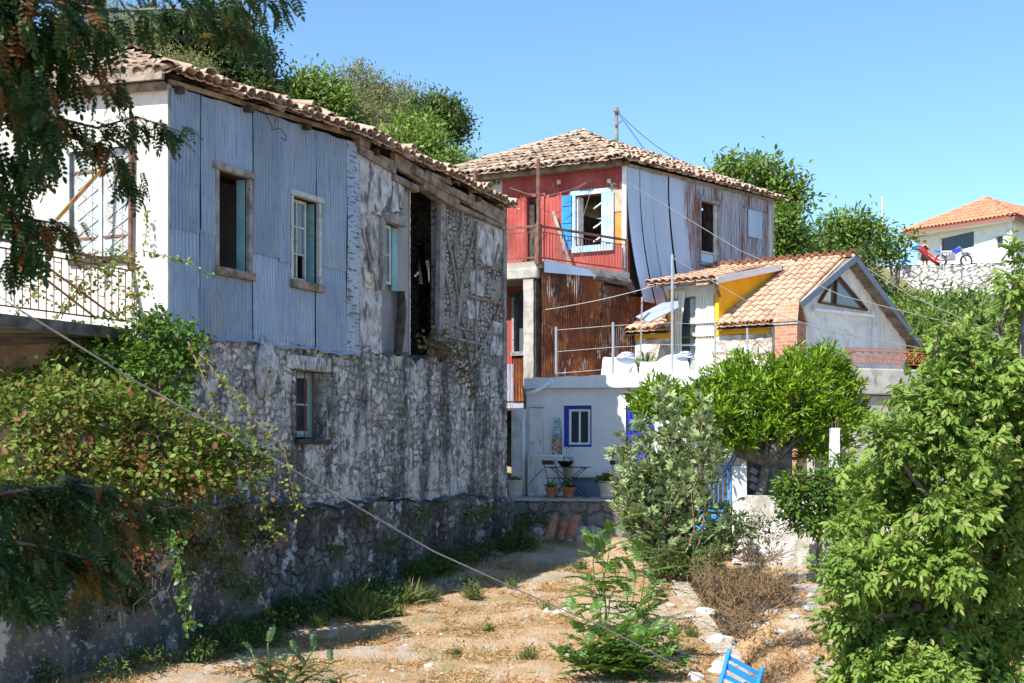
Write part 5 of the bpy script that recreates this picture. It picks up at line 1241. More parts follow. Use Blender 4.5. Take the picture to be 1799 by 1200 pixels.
# ================================================================= terrace in front of the white house
t0 = P(862, 878, 29.6); t1 = P(1135, 878, 29.2); TWl = Wall((t0.x-.35, t0.y), (t1.x, t1.y))
TT = thing('terrace_wall', TWl.pt(2, -2.2, 0), 'low grey rubble wall carrying the potted plant terrace', 'wall')
mb = MB(); solid_wall(mb, TWl, 0, TWl.L, -2.6, TZ-.03, [], thick=.3, step=.05, n=0); mb.build('wall_face', M['terracestone'], TT)
mb = MB()
for i in range(5): wbox(mb, TWl, TWl.L*i/5+.006, TWl.L*(i+1)/5-.006, TZ-.028, TZ+.0, -.42, .03)
mb.build('coping', M['concrete'], TT, bevel=.006)
mb = MB(); q = [TWl.pt(-.3, TZ-.004, -.3), TWl.pt(TWl.L+.6, TZ-.004, -.3), F4.pt(Lw4, TZ-.004, .0), F4.pt(-1.6, TZ-.004, -.4)]; slab_poly(mb, q, 1.6); pv = mb.build('terrace_paving', M['concrete']); tag(pv, kind='structure')
# ================================================================= things on the terrace
def fold_x(mb, W, u, n, w, h, z0, r=.011, dx=.0):
    pass
bt = thing('bistro_table', F4.pt(1.25, TZ, .95), 'folding bistro table with a dark slatted top on the terrace', 'table')
TBn = .95; ta = F4.u(961, TBn); tb = F4.u(1034, TBn); tz = F4.z(998, 820, TBn)
s = MB()
for k in range(7): wbox(s, F4, ta, tb, tz-.02, tz, TBn-.28+k*.08, TBn-.28+k*.08+.07)
s.build('table_top', M['tablewood'], bt)
s = MB()
for n_ in (TBn-.22, TBn+.22):
    s.tube([F4.pt(ta+.15, tz-.03, n_), F4.pt(tb-.05, TZ+.005, n_)], .010, 6); s.tube([F4.pt(tb-.10, tz-.03, n_+.02), F4.pt(ta+.10, TZ+.005, n_+.02)], .010, 6)
for (u, z) in ((ta+.15, tz-.03), (tb-.10, tz-.03), (tb-.05, TZ+.02), (ta+.1, TZ+.02)): s.tube([F4.pt(u, z, TBn-.22), F4.pt(u, z, TBn+.22)], .010, 6)
s.build('folding_legs', M['blackiron'], bt)
def fold_chair(px, n, label, rz=0, mirror=1):
    """side-on folding chair, seat towards +u"""
    u = F4.u(px, n); z = TZ
    t = thing('folding_chair', F4.pt(u, TZ, n), label, 'chair', 'folding terrace chairs')
    hw = .20
    cr_, sr_ = math.cos(rz), math.sin(rz); X = lambda a, b, c: F4.pt(u+a*cr_+c*sr_, z+b, n-a*sr_+c*cr_)
    s = MB()
    for c in (-hw, hw):
        s.tube([X(-.04,.86,c), X(.10,.42,c), X(.34,.005,c)], .010, 6); s.tube([X(.30,.44,c*.9), X(.02,.005,c*.9)], .010, 6)
    s.tube([X(.34,.02,-hw), X(.34,.02,hw)], .009, 6); s.tube([X(.02,.02,-hw), X(.02,.02,hw)], .009, 6)
    s.build('frame', M['blackiron'], t)
    s = MB()
    for k in range(6): a = .07+k*.055; s.box8([X(a,.425,-hw), X(a+.045,.425,-hw), X(a+.045,.425,hw), X(a,.425,hw), X(a,.44,-hw), X(a+.045,.44,-hw), X(a+.045,.44,hw), X(a,.44,hw)])
    s.build('seat', M['tablewood'], t)
    s = MB(); s.box8([X(-.055,.74,-hw), X(-.035,.74,-hw), X(-.035,.74,hw), X(-.055,.74,hw), X(-.085,.84,-hw), X(-.065,.84,-hw), X(-.065,.84,hw), X(-.085,.84,hw)]); s.build('backrest', M['tablewood'], t)
    return t
fold_chair(966, 1.0, 'folding chair left of the bistro table, dark frame with slatted seat', .95)
fold_chair(1086, .75, 'folding chair behind the red flowers, half hidden by the fig bush', .95)
def plant_leaves(name, c, n, size, R, m, parent, tpl=None, up=1.0, droop=0):
    p = np.array(c)+rdir(n)*np.array(R)*(rng.random((n, 1))**.4); p[:, 2] = np.maximum(p[:, 2], c[2]-.01)
    d = p-np.array(c)+rng.normal(size=(n, 3))*.05; d[:, 2] += up*.1-droop
    return scatter(name, [leaf_tpl(1, .5)] if tpl is None else tpl, p, d, rng.normal(size=(n,3))*.4+[0,0,1], size*(1+rng.uniform(-.3,.3,n)), m, parent)
def planter(px, n, r, label, kind):
    c = F4.pt(F4.u(px, n), TZ, n)
    if kind == 'cream':
        t = thing('planter', c, label, 'flower pot', 'large cream planters')
        s = MB(); s.lathe(c, [(0,0),(r*.74,0),(r*.78,.10),(r*.80,.11)], 22); s.build('base', M['wfr'], t, smooth=True)
        s = MB(); s.lathe(c, [(r*.80,.108),(r*.80,.12),(r*.98,.355),(r*1.07,.36),(r*1.08,.385),(r*.98,.39),(r*.95,.34),(0,.33)], 22); s.build('pot', M['cream'], t)
        h = .36
    else:
        t = thing('planter', c, label, 'flower pot', 'terracotta pots'); 
        s = MB(); s.lathe(c, [(0,0),(r*.70,0),(r*.9,.18),(r*1.0,.185),(r*1.03,.24),(r*.93,.24),(r*.9,.2),(0,.2)], 20); s.build('pot', M['terra'], t)
        h = .22
    s = MB(); s.lathe(c, [(0,h-.015),(r*.9,h-.02)], 16); s.build('soil', M['soil'], t)
    return t, c+Vector((0,0,h))
t, c = planter(906, .9, .185, 'cream planter with white base next to the house corner, nearly bare', 'cream')
plant_leaves('plant', tuple(c), 60, .07, (.16,.16,.10), L['weed'], t)
t, c = planter(1067, 1.15, .20, 'cream planter with white base full of red geraniums', 'cream')
plant_leaves('plant', tuple(c), 420, .07, (.26,.22,.17), L['ivy'], t)
M['petal'] = flat('red_petal', (.45,.012,.03), .6, .3)
fl = []
for q in ((-.10,.03,.12),(-.02,-.06,.16),(.02,.0,.20),(-.14,-.03,.08),(.10,.0,.10)):
    fl.append(np.array(c)+np.array(q)+rng.normal(size=(26,3))*.018)
fl = np.concatenate(fl); scatter('flowers', [leaf_tpl(1,.8)], fl, rdir(len(fl)), rdir(len(fl)), np.full(len(fl), .035), M['petal'], t)
t, c = planter(968, 1.25, .135, 'terracotta pot with a spiky aloe beside the chair legs', 'terra')
def spikes(c, n, ln, w, m, parent, name='plant', up=.8):
    d = rdir(n); d[:, 2] = np.abs(d[:, 2])*up+.25; return scatter(name, [leaf_tpl(1, w, .25, .05)], np.array(c)+d*.02, d, rng.normal(size=(n,3))*.3+[0,0,1], ln*(1+rng.uniform(-.3,.3,n)), m, parent)
spikes(tuple(c), 40, .15, .22, L['fig'], t)
t, c = planter(999, 1.2, .145, 'terracotta pot under the bistro table with a small succulent', 'terra')
spikes(tuple(c), 30, .13, .25, L['weed'], t)
# bowl on the table
c = F4.pt((ta+tb)/2-.05, tz, TBn); t = thing('bowl', c, 'black bowl holding a pale stone on the bistro table', 'bowl')
s = MB(); s.lathe(c, [(0,.0),(.09,.0),(.19,.11),(.20,.13),(.18,.13),(.08,.03),(0,.03)], 20); s.build('bowl_shell', M['blackiron'], t, smooth=True)
def rock(name, c, r, m, parent=None, sq=(1,1,.7), seed=0, sub=2):
    me = bpy.data.meshes.new(name); bm = __import__('bmesh').new(); __import__('bmesh').ops.create_icosphere(bm, subdivisions=sub, radius=1)
    for v in bm.verts:
        q = v.co.copy(); f = 1+.38*noise.noise(q*1.3+Vector((seed*3.1,0,0)))+.12*noise.noise(q*3.5+Vector((0,seed,0)))
        v.co = Vector((q.x*sq[0], q.y*sq[1], q.z*sq[2]))*f*r
    bm.to_mesh(me); bm.free(); o = link_mesh(name, me, m, parent); o.location = c if parent is None else Vector(c)-parent.location; return o
rock('stone', c+Vector((.02,0,.12)), .075, M['rock'], t, (1,1,1.1), 3)
c = F4.pt(F4.u(1000,.2), -.12, .18); t = thing('ceramic_jar', c, 'grey green banded ceramic jar on the ledge behind the table', 'jar')
c = F4.pt(F4.u(1000,.2), F4.z(1000, 823, .2), .25)
t.location = c-Vector((0,0,.6)); s = MB(); s.lathe(t.location, [(0,0),(.085,0),(.088,.58),(.085,.60),(.10,.62),(.11,.84),(.115,.86),(.10,.86),(.095,.7),(0,.7)], 18)
s.build('body', flat('olive_ceramic', (.30,.30,.24), .5, .4), t, smooth=False)
s = MB(); q = t.location+Vector((-.04,0,.85)); s.tube([q, q+Vector((-.01,0,.22))], .004, 4); s.tube([q+Vector((.05,0,0)), q+Vector((.05,0,.2))], .004, 4); s.ring(q+Vector((-.01,0,.26)), .05, .005, (0,1,0), 10, 4); s.ring(q+Vector((.09,0,.25)), .045, .005, (0,1,0), 10, 4); s.build('wire_ornament', M['blackiron'], t)
s = MB(); q = [F4.p(954, 824, .35), F4.p(945, 832, .4), F4.p(932, 848, .6), F4.p(922, 856, .8)]; s.tube(q, .012, 6)
tag(s.build('garden_hose', flat('green_hose', (.05,.30,.16), .5), None, smooth=True), 'green garden hose sagging along the white pilaster of the low house', 'hose')
s = MB(); 
for k in range(3): pass
rock_i = [0]
def rocks(spots, m, label, cat, group, sq=(1.2,1,.7), sub=2, labels=None):
    for i, (px, py, Y, r) in enumerate(spots):
        c = P(px, py, Y); c.z = max(c.z, gzf(c.x, c.y)-.3*r) if Y < 30 else c.z
        o = rock('loose_rock', c, r, m, None, sq, rock_i[0]+1, sub); o.rotation_euler = (0, 0, random.uniform(0, 6.28)); rock_i[0] += 1
        tag(o, labels[i] if labels else label, cat, group)
def on_ground(px, py):
    """point where the sight line through a pixel meets the ground"""
    lo = None
    for Y in np.arange(12, 34, .05):
        q = P(px, py, Y)
        if q.z <= gzf(q.x, q.y): return q
    return P(px, py, 30)
def grocks(spots, m, labels, cat, group, sq=(1.2,1,.7)):
    for i, (px, py, r) in enumerate(spots):
        c = on_ground(px, py); r_ = r/FPX*c.y; o = rock('loose_rock', c+Vector((0,0,r_*.2)), r_, m, None, sq, rock_i[0]+1); rock_i[0] += 1
        o.rotation_euler = (0, 0, random.uniform(0, 6.28)); tag(o, labels[i] if isinstance(labels, (list, tuple)) else labels, cat, group)
# blocks stacked left of the pots
grocks([(1262,1130,19),(1284,1137,13),(1264,1170,12),(1258,1182,13),(1290,1160,10),(1222,1194,15)], M['rock'],
       ['biggest round white rock on the edge of the path','white rock leaning right of the biggest round one','flat white rock left of the blue chair','pale broken rock beside the leg of the blue chair','white rock showing between the rungs of the blue chair','white rock at the bottom edge left of the blue chair'], 'rock', 'white rocks along the path edge')
grocks([(1238,1080,14),(1168,1107,8),(1213,1086,7),(1178,1065,6)], M['rock'], ['long flat white rock on the concrete kerb','small bright rock alone in the straw near the kerb','small rock touching the long flat one on the kerb','small rock behind the long flat one on the kerb'], 'rock', 'white rocks along the path edge', (1.4,1,.75))
grocks([(962,1075,9),(978,1078,7),(992,1074,8),(1026,1070,9),(1052,1060,8)], M['rock'], 'small white rock lying in a row across the straw behind the sapling', 'rock', 'row of small rocks')
grocks([(848,970,9),(860,963,10),(868,972,7),(876,975,6),(815,975,6),(838,975,6),(852,966,5)], M['rock'], 'white stone in the loose pile on the shaded path below the terrace', 'rock', 'stones in the shaded pile', (1.2,1,.8))
grocks([(934,930,12),(946,938,10),(953,942,8),(964,948,8),(1022,936,12),(1042,936,13),(1018,950,10),(1034,946,9),(1048,944,8),(905,947,8),(890,954,7),(985,948,8),(920,950,7),(1000,952,6)], M['greyrock'], 'grey stone in the rubble heap at the foot of the terrace wall', 'rock', 'stones in the rubble heap', (1.1,1,.9))
grocks([(754,1172,8),(735,1115,4),(712,1136,5),(775,1115,3),(690,1180,4),(640,1190,5)], M['rock'], 'small white stone lying in the sunny straw of the path', 'rock', 'small stones on the sunny path')
grocks([(1330,1100,10),(1372,1110,9),(1390,1060,12),(1420,1070,10),(1400,1035,12),(1368,995,12),(1425,1015,10),(1385,1010,9),(1440,1090,8),(1345,1085,6),(1440,1160,9),(1480,1170,7),(1352,985,13),(1375,975,10),(1342,1000,10),(1410,990,13),(1436,1000,9),(1395,1085,10),(1362,1075,9),(1425,1048,9),(1405,1120,7),(1350,1130,8),(1440,1060,11),(1330,1070,8)], M['greyrock'], 'weathered stone in the hollow right of the path', 'rock', 'stones in the hollow', (1.5,1,.55))
M['terra_old'] = surf('dirty_terracotta', (.24,.10,.065), (.36,.18,.12), 6, rough=.95, spec=.1, bump=.5, coord='Object')
# two old clay tiles on the rubble heap
def old_tile(px, py, Y, ang, tilt, label):
    c = P(px, py, Y); d = Vector((math.sin(ang)*math.cos(tilt), -math.cos(ang)*math.cos(tilt), -math.sin(tilt)))
    sd = d.cross(Vector((0,0,1))).normalized(); uu = sd.cross(d); s = MB(); vs = []
    for rr in (0, .016):
        for (q, r) in ((c-d*.24, .10), (c+d*.24, .115)):
            for k in range(9): a = math.pi*k/8; vs.append(q+sd*math.cos(a)*(r-rr)+uu*math.sin(a)*(r-rr))
    fs = [(k, k+1, 10+k, 9+k) for k in range(8)]+[(18+k+1, 18+k, 27+k, 27+k+1) for k in range(8)]+[(9+k, 10+k, 28+k, 27+k) for k in range(8)]
    s.poly(vs, fs); tag(s.build('clay_tile', M['terra_old']), label, 'roof tile', 'old tiles on the rubble')
old_tile(970, 926, 28.2, -.6, .95, 'left terracotta roof tile leaning on the rubble heap')
old_tile(1006, 925, 28.2, -.5, 1.0, 'right terracotta roof tile leaning on the rubble heap')
old_tile(987, 930, 28.5, -.2, .85, 'pale clay tile lying across the two leaning ones')
rock('x', (0,0,-50), .01, M['rock']) if 0 else None

# ================================================================= roof terrace above the white house
zr = F4.z(1010, 668)
def pole(px, y0, y1, Y, r, label, cat='post', group='fence poles on the roof terrace', name='fence_pole', m='galv'):
    a = P(px, y1, Y); b = P(px, y0, Y); s = MB(); s.tube([a, b], r, 8); s.tube([b-Vector((0,0,.005)), b+Vector((0,0,.01))], r*1.1, 8); s.tube([a, a+Vector((0,0,.02))], r*1.8, 8)
    o = s.build(name, M[m]); return tag(o, label, cat, group)
pole(977, 575, 668, 32.0, .030, 'short metal pole at the left end of the roof terrace fence')
pole(1077, 567, 662, 31.7, .032, 'metal pole in front of the left covered sofa')
pole(1181, 448, 655, 31.4, .032, 'tall metal pole left of the curtained door')
pole(1256, 566, 660, 32.2, .022, 'thin metal pole right of the curtained door')
pole(1313, 577, 650, 31.9, .026, 'short metal pole in front of the pale rubble wall')
def wire(name, pts, r, m, label, cat='wire', group=None, sag=0):
    q = [Vector(p) for p in pts]
    if len(q) == 2: q = [q[0].lerp(q[1], t)-Vector((0,0,sag*4*t*(1-t))) for t in np.linspace(0, 1, 14)]
    s = MB(); s.tube(q, r, 5); o = s.build(name, m, None, smooth=True); return tag(o, label, cat, group)
for k, yy in enumerate((580, 618, 656)):
    q = [P(977, yy, 32.0), P(1077, yy-8, 31.7), P(1181, yy-13, 31.4), P(1256, yy-8, 32.2)]
    if k == 2: q = q[:3]
    wire('fence_wire', q, .005, M['whitewire'], ['top wire strung between the roof terrace poles','middle wire strung between the roof terrace poles','bottom wire strung between the roof terrace poles'][k], 'wire', 'wires of the roof terrace fence')
wire('guy_wire', [P(958,544,32.4), P(1150,502,33.2)], .007, M['whitewire'], 'pale wire running from the rusty wall to the annex eave', sag=.05)
def sofa(px0, px1, yb, yt, Y, label, seed, armr=True):
    """shapeless sofa under a white sheet: swept rounded profile"""
    a = P(px0, yb, Y); b = P(px1, yb, Y); w_ = b.x-a.x; h = (yb-yt)/FPX*Y; t = thing('covered_sofa', (a+b)/2, label, 'sofa', 'sofas covered with white sheets'); NX, NY = 30, 16; D = .85
    s = MB(); r_ = random.Random(seed); vs = []
    for i in range(NX+1):
        x = i/NX
        for j in range(NY+1):
            y = j/NY; back = sstep(y, .45, .7)*1.0; arm = max(1-sstep(x, 0.0, .22) if seed == 2 else 0, sstep(x, .76, .9) if armr else 0)
            hh = h*(.48+.52*max(back, 0)*(1 if seed == 1 else (.35+.65*sstep(x, .3, .65)))+.16*arm*(1-back))
            edge = min(1, x/.08)*min(1, (1-x)/.08)*min(1, y/.1)*min(1, (1-y)/.08); edge = sstep(edge, 0, 1)
            z = hh*float(edge)+.02*noise.noise(Vector((x*6+seed*9, y*5, 0)))
            vs.append(Vector((a.x+w_*(x+(.03*noise.noise(Vector((y*4,x*9,seed)))) ), a.y+D*(y-.5), a.z+max(0, z))))
    s.poly(vs, [(i*(NY+1)+j, (i+1)*(NY+1)+j, (i+1)*(NY+1)+j+1, i*(NY+1)+j+1) for i in range(NX) for j in range(NY)]); s.build('dust_sheet', M['sheet'], t, smooth=True)
    return t
sofa(1056, 1121, 665, 627, 32.6, 'white sheeted sofa on the left of the roof terrace', 1)
sofa(1121, 1214, 661, 622, 32.4, 'white sheeted sofa on the right, nearest the curtained door', 2)
def cloth_heap(px, py, Y, w_, label, m):
    c = P(px, py, Y); s = MB(); 
    for k in range(4):
        q = c+Vector((0,0,.035*k)); n_ = 16; vs = []
        for ring_, (r, z) in enumerate(((.0,.03),(.6,.035),(.95,.02),(1.0,0),(.92,-.02))):
            for j in range(n_):
                a = 2*math.pi*j/n_; rr = r*w_*(1-.12*k)*(1+.12*noise.noise(Vector((math.cos(a)*2+k, math.sin(a)*2, px)))); vs.append(q+Vector((rr*math.cos(a), rr*.7*math.sin(a), z+.02*noise.noise(Vector((a*2, k*3, r*4)))-(.05*max(0, math.cos(a+k)) if r >= .95 else 0))))
        s.poly(vs, [(i*n_+j, i*n_+(j+1) % n_, (i+1)*n_+(j+1) % n_, (i+1)*n_+j) for i in range(4) for j in range(n_)])
    tag(s.build('folded_cloth', m, None, smooth=True), label, 'cloth', 'cloths on the sofas')
M['bluecloth'] = surf('blue_white_cloth', (.20,.27,.50), (.60,.63,.72), 9, (1,1,1), .9, .1, bump=.4, coord='Object')
cloth_heap(1100, 629, 32.7, .26, 'blue and white cloth folded on the left sofa', M['bluecloth']); cloth_heap(1203, 628, 32.5, .24, 'blue and white cloth slipping off the right sofa', M['bluecloth'])
s = MB(); s.beam(P(1124,668,33.0), P(1128,522,33.3), .06, .04); tag(s.build('leaning_board', M['greywood']), 'grey board leaning upright on the rusty sheets near the annex', 'board')
s = MB(); s.beam(P(1132,600,33.8), P(1153,560,33.4), .03, .03) if 0 else None
c = P(1134, 662, 33.1); t = thing('aloe_plant', c, 'spiky grey green aloe between the rusty sheets and the rubble wall', 'plant')
d = rdir(46); d[:, 2] = np.abs(d[:, 2])+.5; scatter('leaves', [leaf_tpl(1, .13, .3, .1)], np.array(c)+d*.03, d, rng.normal(size=(46,3))*.3+[0,0,1], .55*(1+rng.uniform(-.3,.3,46)), L['fig'], t)
spare = MB(); spare.lathe(c-Vector((0,0,.02)), [(0,0),(.12,0),(.16,.22),(.12,.22),(0,.2)], 12); spare.build('pot', M['terra'], t)

# ================================================================= gate, stair, walls at the right of the path
gy = 27.6
gp = thing('gate_post', P(1299, 900, gy), 'square white masonry gate post holding the blue iron gate', 'gate post')
GW = Wall((P(1210,0,gy)[0], gy+.1), (P(1312,0,gy)[0], gy-.05)); zb = -2.3
s = MB(); a = GW.u(1287); b = GW.u(1312); wbox(s, GW, a, b, zb, GW.z(1299, 818), -.3, 0); s.build('shaft', M['white'], gp, bevel=.015)
s = MB(); wbox(s, GW, a-.01, b+.01, GW.z(1299,818), GW.z(1299,815), -.31, .01); s.build('cap', M['concrete'], gp)
gt = thing('iron_gate', GW.pt(.4, zb, 0), 'blue painted iron gate with plain upright bars behind the fig bush', 'gate')
z1 = GW.z(1250, 818); z0 = GW.z(1250, 902)
s = MB()
for z in (z0+.05, z1): s.beam(GW.pt(0, z, -.12), GW.pt(a-.03, z, -.12), .035, .03)
s.beam(GW.pt(a-.04, z0, -.12), GW.pt(a-.04, z1+.02, -.12), .035, .035); s.beam(GW.pt(.01, z0, -.12), GW.pt(.01, z1+.02, -.12), .035, .035); s.build('frame', M['midblue'], gt)
for k in range(9):
    s = MB(); u = a*(k+.6)/9.6; s.tube([GW.pt(u, z0+.05, -.12), GW.pt(u, z1, -.12)], .011, 6); s.build('bar', M['midblue'], gt)
s = MB(); wbox(s, GW, .05, a-.1, z0-.35, z0-.02, -.13, -.11); s.build('kick_panel', M['midblue'], gt)
# outside stair beyond the gate
st = thing('outside_stair', P(1290, 900, 29), 'steep concrete outside stair with blue handrail behind the gate', 'stairs')
s = MB(); sx = Vector((P(1255,0,29)[0], 29.2))
for k in range(9): x0 = sx.x-.1+k*.11; s.box(x0, x0+1.6-.11*k, 29.1, 30.0, TZ-1+.0+.20*k, TZ-1+.20*(k+1)-.002)
s.build('steps', M['concrete'], st)
s = MB()
for dz in (0, .12): s.beam(P(1272,840,29)+Vector((0,0,dz)), P(1302,788,29)+Vector((0,0,dz)), .04, .04)
s.build('handrail', M['midblue'], st)
s = MB()
for k in range(7): x = 1282+k*5.5; s.tube([P(x, 905, 28.9), P(x, 832-k*3, 28.9)], .011, 6)
s.tube([P(1280, 880, 28.9), P(1318, 880, 28.9)], .011, 6); 
s.build('red_baluster', flat('red_oxide_paint', (.36,.04,.03), .6), st)
# low white wall running right, with the block wall behind
lw = thing('boundary_wall', P(1370, 980, 27.3), 'low whitewashed garden wall stained grey, below the citrus tree', 'wall')
BW = Wall((P(1305,0,27.3)[0], 27.35), (P(1560,0,26.8)[0], 26.3)); 
s = MB(); solid_wall(s, BW, 0, BW.L, -3.4, BW.z(1340, 871), [], thick=.3, step=.2, n=0, top=lambda u: BW.z(1340,871)-.05*u+.02*math.sin(u*4)); s.build('wall_face', M['gardenwall'], lw)
bw = thing('block_wall', P(1335, 870, 28.2), 'short wall of bare grey concrete standing behind the low white wall', 'wall')
KW = Wall((P(1313,0,28.1)[0], 28.1), (P(1392,0,28.0)[0], 28.0)); s = MB(); solid_wall(s, KW, 0, KW.L, -2.4, KW.z(1330, 775), [], thick=.2, step=.4); s.build('wall_face', M['darkconcrete'], bw)
s = MB()
for k in range(3): s.beam(KW.p(1322, 860-k*14, .04), KW.p(1327, 852-k*14, .04), .05, .16)
s.build('tap_box', M['greyplaster'], bw)
cp = thing('concrete_post', P(1466, 815, 26), 'slim whitewashed concrete post with rusty rods sticking out of its top', 'post')
s = MB(); c = P(1466, 820, 26); h = (820-752)/FPX*26
for k in range(6): w0 = .10-.004*k; s.box(c.x-w0+.01*(k % 2)*.3, c.x+w0, c.y-w0, c.y+w0, c.z-1+ (h+1)*k/6, c.z-1+(h+1)*(k+1)/6)
s.build('shaft', M['whitedirty'], cp)
s = MB()
for dx in (-.05, .02, .06): s.tube([c+Vector((dx,0,h-.01)), c+Vector((dx+.01,0,h+.17+dx))], .007, 5)
s.build('rebar', M['iron'], cp)
# concrete kerb along the drop
kb = MB(); ys = np.linspace(14.2, 28.4, 60)
def kz(y): return gzf(EDGE(y)-.5, y)
for i in range(59):
    y0, y1 = ys[i], ys[i+1]; e0_, e1_ = EDGE(y0)+.05*noise.noise(Vector((0,y0*2,0))), EDGE(y1)+.05*noise.noise(Vector((0,y1*2,0)))
    za = kz(y0)+.045+.03*noise.noise(Vector((3,y0*3,0))); zc = kz(y1)+.045+.03*noise.noise(Vector((3,y1*3,0)))
    w0 = .27+.10*noise.noise(Vector((7,y0*1.5,0))); w1 = .27+.10*noise.noise(Vector((7,y1*1.5,0)))
    kb.poly([(e0_-w0,y0,za-.03),(e0_+.04,y0,za),(e1_+.04,y1,zc),(e1_-w1,y1,zc-.03),(e0_+.10,y0,za-1.6),(e1_+.10,y1,zc-1.6)], [(0,1,2,3),(1,4,5,2)])
kt = thing('kerb_wall', (3, 20, -2.7), 'crumbling concrete kerb wall holding the edge of the dry path', 'wall')
kb.build('kerb', M['kerbmat'], kt)
# rough stone steps in the hollow
for k, (x0, x1, y, Y) in enumerate(((1390,1450,1012,25.4),(1385,1448,1034,24.7),(1380,1445,1060,24.0))):
    a = on_ground(x0, y); b = Vector((x1-x0, 0, 0))/FPX*a.y+a; s = MB(); s.beam(a+Vector((0,0,-.04)), b+Vector((0,0,-.04)), .40, .20, jag=.08)
    tag(s.build('stone_step', M['greyrock'], bevel=.03), ['highest rough stone step in the hollow','middle rough stone step in the hollow','lowest rough stone step in the hollow'][k], 'step', 'rough steps')

# ================================================================= blue chair lying at the lower edge
bc = thing('broken_chair', P(1300, 1190, 15.6), 'bright blue wooden chair lying on its back at the bottom edge of the picture', 'chair')
def bp(x, y, d=0): return P(x, y, 15.55+d)
s = MB(); s.beam(bp(1282,1141,.4), bp(1262,1215), .045, .045); s.build('leg', M['chairblue'], bc, bevel=.006)
s = MB(); s.beam(bp(1340,1174,.35), bp(1322,1232,-.05), .045, .045); s.build('leg', M['chairblue'], bc, bevel=.006)
for (a, b, w_) in (((1281,1155,.35),(1333,1184,.3),.05),((1277,1170,.26),(1329,1199,.2),.075),((1272,1187,.16),(1325,1214,.1),.05)):
    s = MB(); s.beam(bp(*a), bp(*b), .02, w_); s.build('rung', M['chairblue'], bc)
s = MB(); q = [bp(1262,1215), bp(1322,1232,-.05), bp(1318,1290,-.9), bp(1255,1275,-.9)]; s.face(q); s.face([p-Vector((0,0,.03)) for p in q[::-1]]); s.build('seat', M['chairblue'], bc)

# ================================================================= cables and wires
wire('thick_cable', [P(-10,515,7.0), P(40,548,7.1), P(240,671,7.6), P(590,868,8.6), P(760,968,9.4), P(940,1050,10.5), P(1060,1102,11.5), P(1250,1200,13.2), P(1400,1275,14.6)], .0055, M['rope'], 'thick braided grey cable slanting down across the whole foreground', 'cable')
wire('overhead_wire', [P(1098,318,34.2), P(1300,440,30), P(1480,520,28), P(1799,600,24), P(1900,625,23)], .009, M['wire'], 'dark overhead wire from the red house corner crossing above the annex roof', 'wire', 'overhead wires', 0)
wire('overhead_wire', [P(1180,452,31.4), P(1330,540,30), P(1450,580,29), P(1620,612,28), P(1799,640,27)], .008, M['wire'], 'overhead wire leaving the top of the tall terrace pole towards the right', 'wire', 'overhead wires')
wire('overhead_wire', [P(1490,450,40), P(1600,520,38), P(1760,590,36), P(1850,625,35)], .012, M['wire'], 'overhead wire passing right of the white gable over the hillside', 'wire', 'overhead wires')
wire('pole_wire', [P(1087,200,50), P(1145,281,44)], .022, flat('blue_wire', (.05,.12,.35), .6), 'blue wire slanting down from the top of the wooden pole', 'wire', 'pole wires')
wire('pole_wire', [P(1087,198,50), P(1235,298,52)], .014, M['wire'], 'thin grey wire running right from the top of the wooden pole', 'wire', 'pole wires', .3)
up_ = thing('utility_pole', P(1083, 330, 50), 'weathered wooden pole standing behind the red house roof', 'pole')
s = MB(); s.tube([P(1083,340,50), P(1083,188,50)], .085, 8, .065); s.build('mast', M['greywood'], up_)
s = MB(); s.beam(P(1078,196,49.9), P(1089,196,49.9), .05, .06); s.tube([P(1080,222,49.9), P(1093,212,49.9)], .02, 5); s.build('bracket', M['iron'], up_)
r1 = random.Random(4)
for (a, b, c) in (((895,330),(960,345),(1040,318)),((985,372),(1000,340),(1040,310)),((930,430),(945,380),(955,340)),((1070,318),(1090,345),(1098,360)),((1040,330),(1010,420),(1035,470))):
    q = [F2.p(*a, .25), F2.p(*b, .35), F2.p(*c, .2)]; s = MB(); s.tube([q[0], (q[0]+q[1])/2-Vector((0,0,.05)), q[1], (q[1]+q[2])/2-Vector((0,0,.04)), q[2]], .007, 4); s.build('dangling_wire', M['wire'], H2)
s = MB(); q = [W1.p(462,192,.3), W1.p(478,222,.28), W1.p(478,228,.3), W1.p(492,226,.3), W1.p(503,238,.3), W1.p(502,247,.3), W1.p(494,242,.3)]; s.tube(q, .008, 4); s.build('dangling_wire', M['darkwood'], H1)

# ================================================================= far terrace, playground, white villa
fw = thing('dry_stone_wall', P(1600, 540, 76), 'high dry stone retaining wall of white limestone below the white villa', 'wall')
WX = Wall((P(1440,0,78)[0], 78), (P(1900,0,75)[0], 75)); s = MB(); solid_wall(s, WX, 0, WX.L, 6.0, 10.35, [], thick=.6, step=.12); s.build('wall_face', M['drystone'], fw)
s = MB(); s.face([WX.pt(0, 10.3, -.5), WX.pt(WX.L, 10.3, -.5), WX.pt(WX.L, 10.3, -40), WX.pt(0, 10.3, -40)]); tag(s.build('upper_yard', M['concrete']), kind='structure')
VZ = 10.32
VH = thing('white_villa', P(1700, 464, 88), 'white villa with a bright red hipped tile roof on the upper terrace', 'house')
vL = P(1612, 400, 93); vK = P(1778, 400, 84); VF = Wall((vL.x, vL.y), (vK.x, vK.y)); VS = Wall((vK.x, vK.y), (vK.x+6.5, vK.y+6))
vw = VF.rect(1651, 1711, 411, 441); vw2 = VF.rect(1748, 1762, 413, 437)
vtop = VF.z(1700, 400); 
s = MB(); solid_wall(s, VF, 0, VF.L, VZ-1, vtop, [vw, vw2], thick=.3, step=1); solid_wall(s, VS, 0, VS.L, VZ-1, vtop, [], thick=.3, step=1, n=-.01); s.build('white_wall', M['white'], VH)
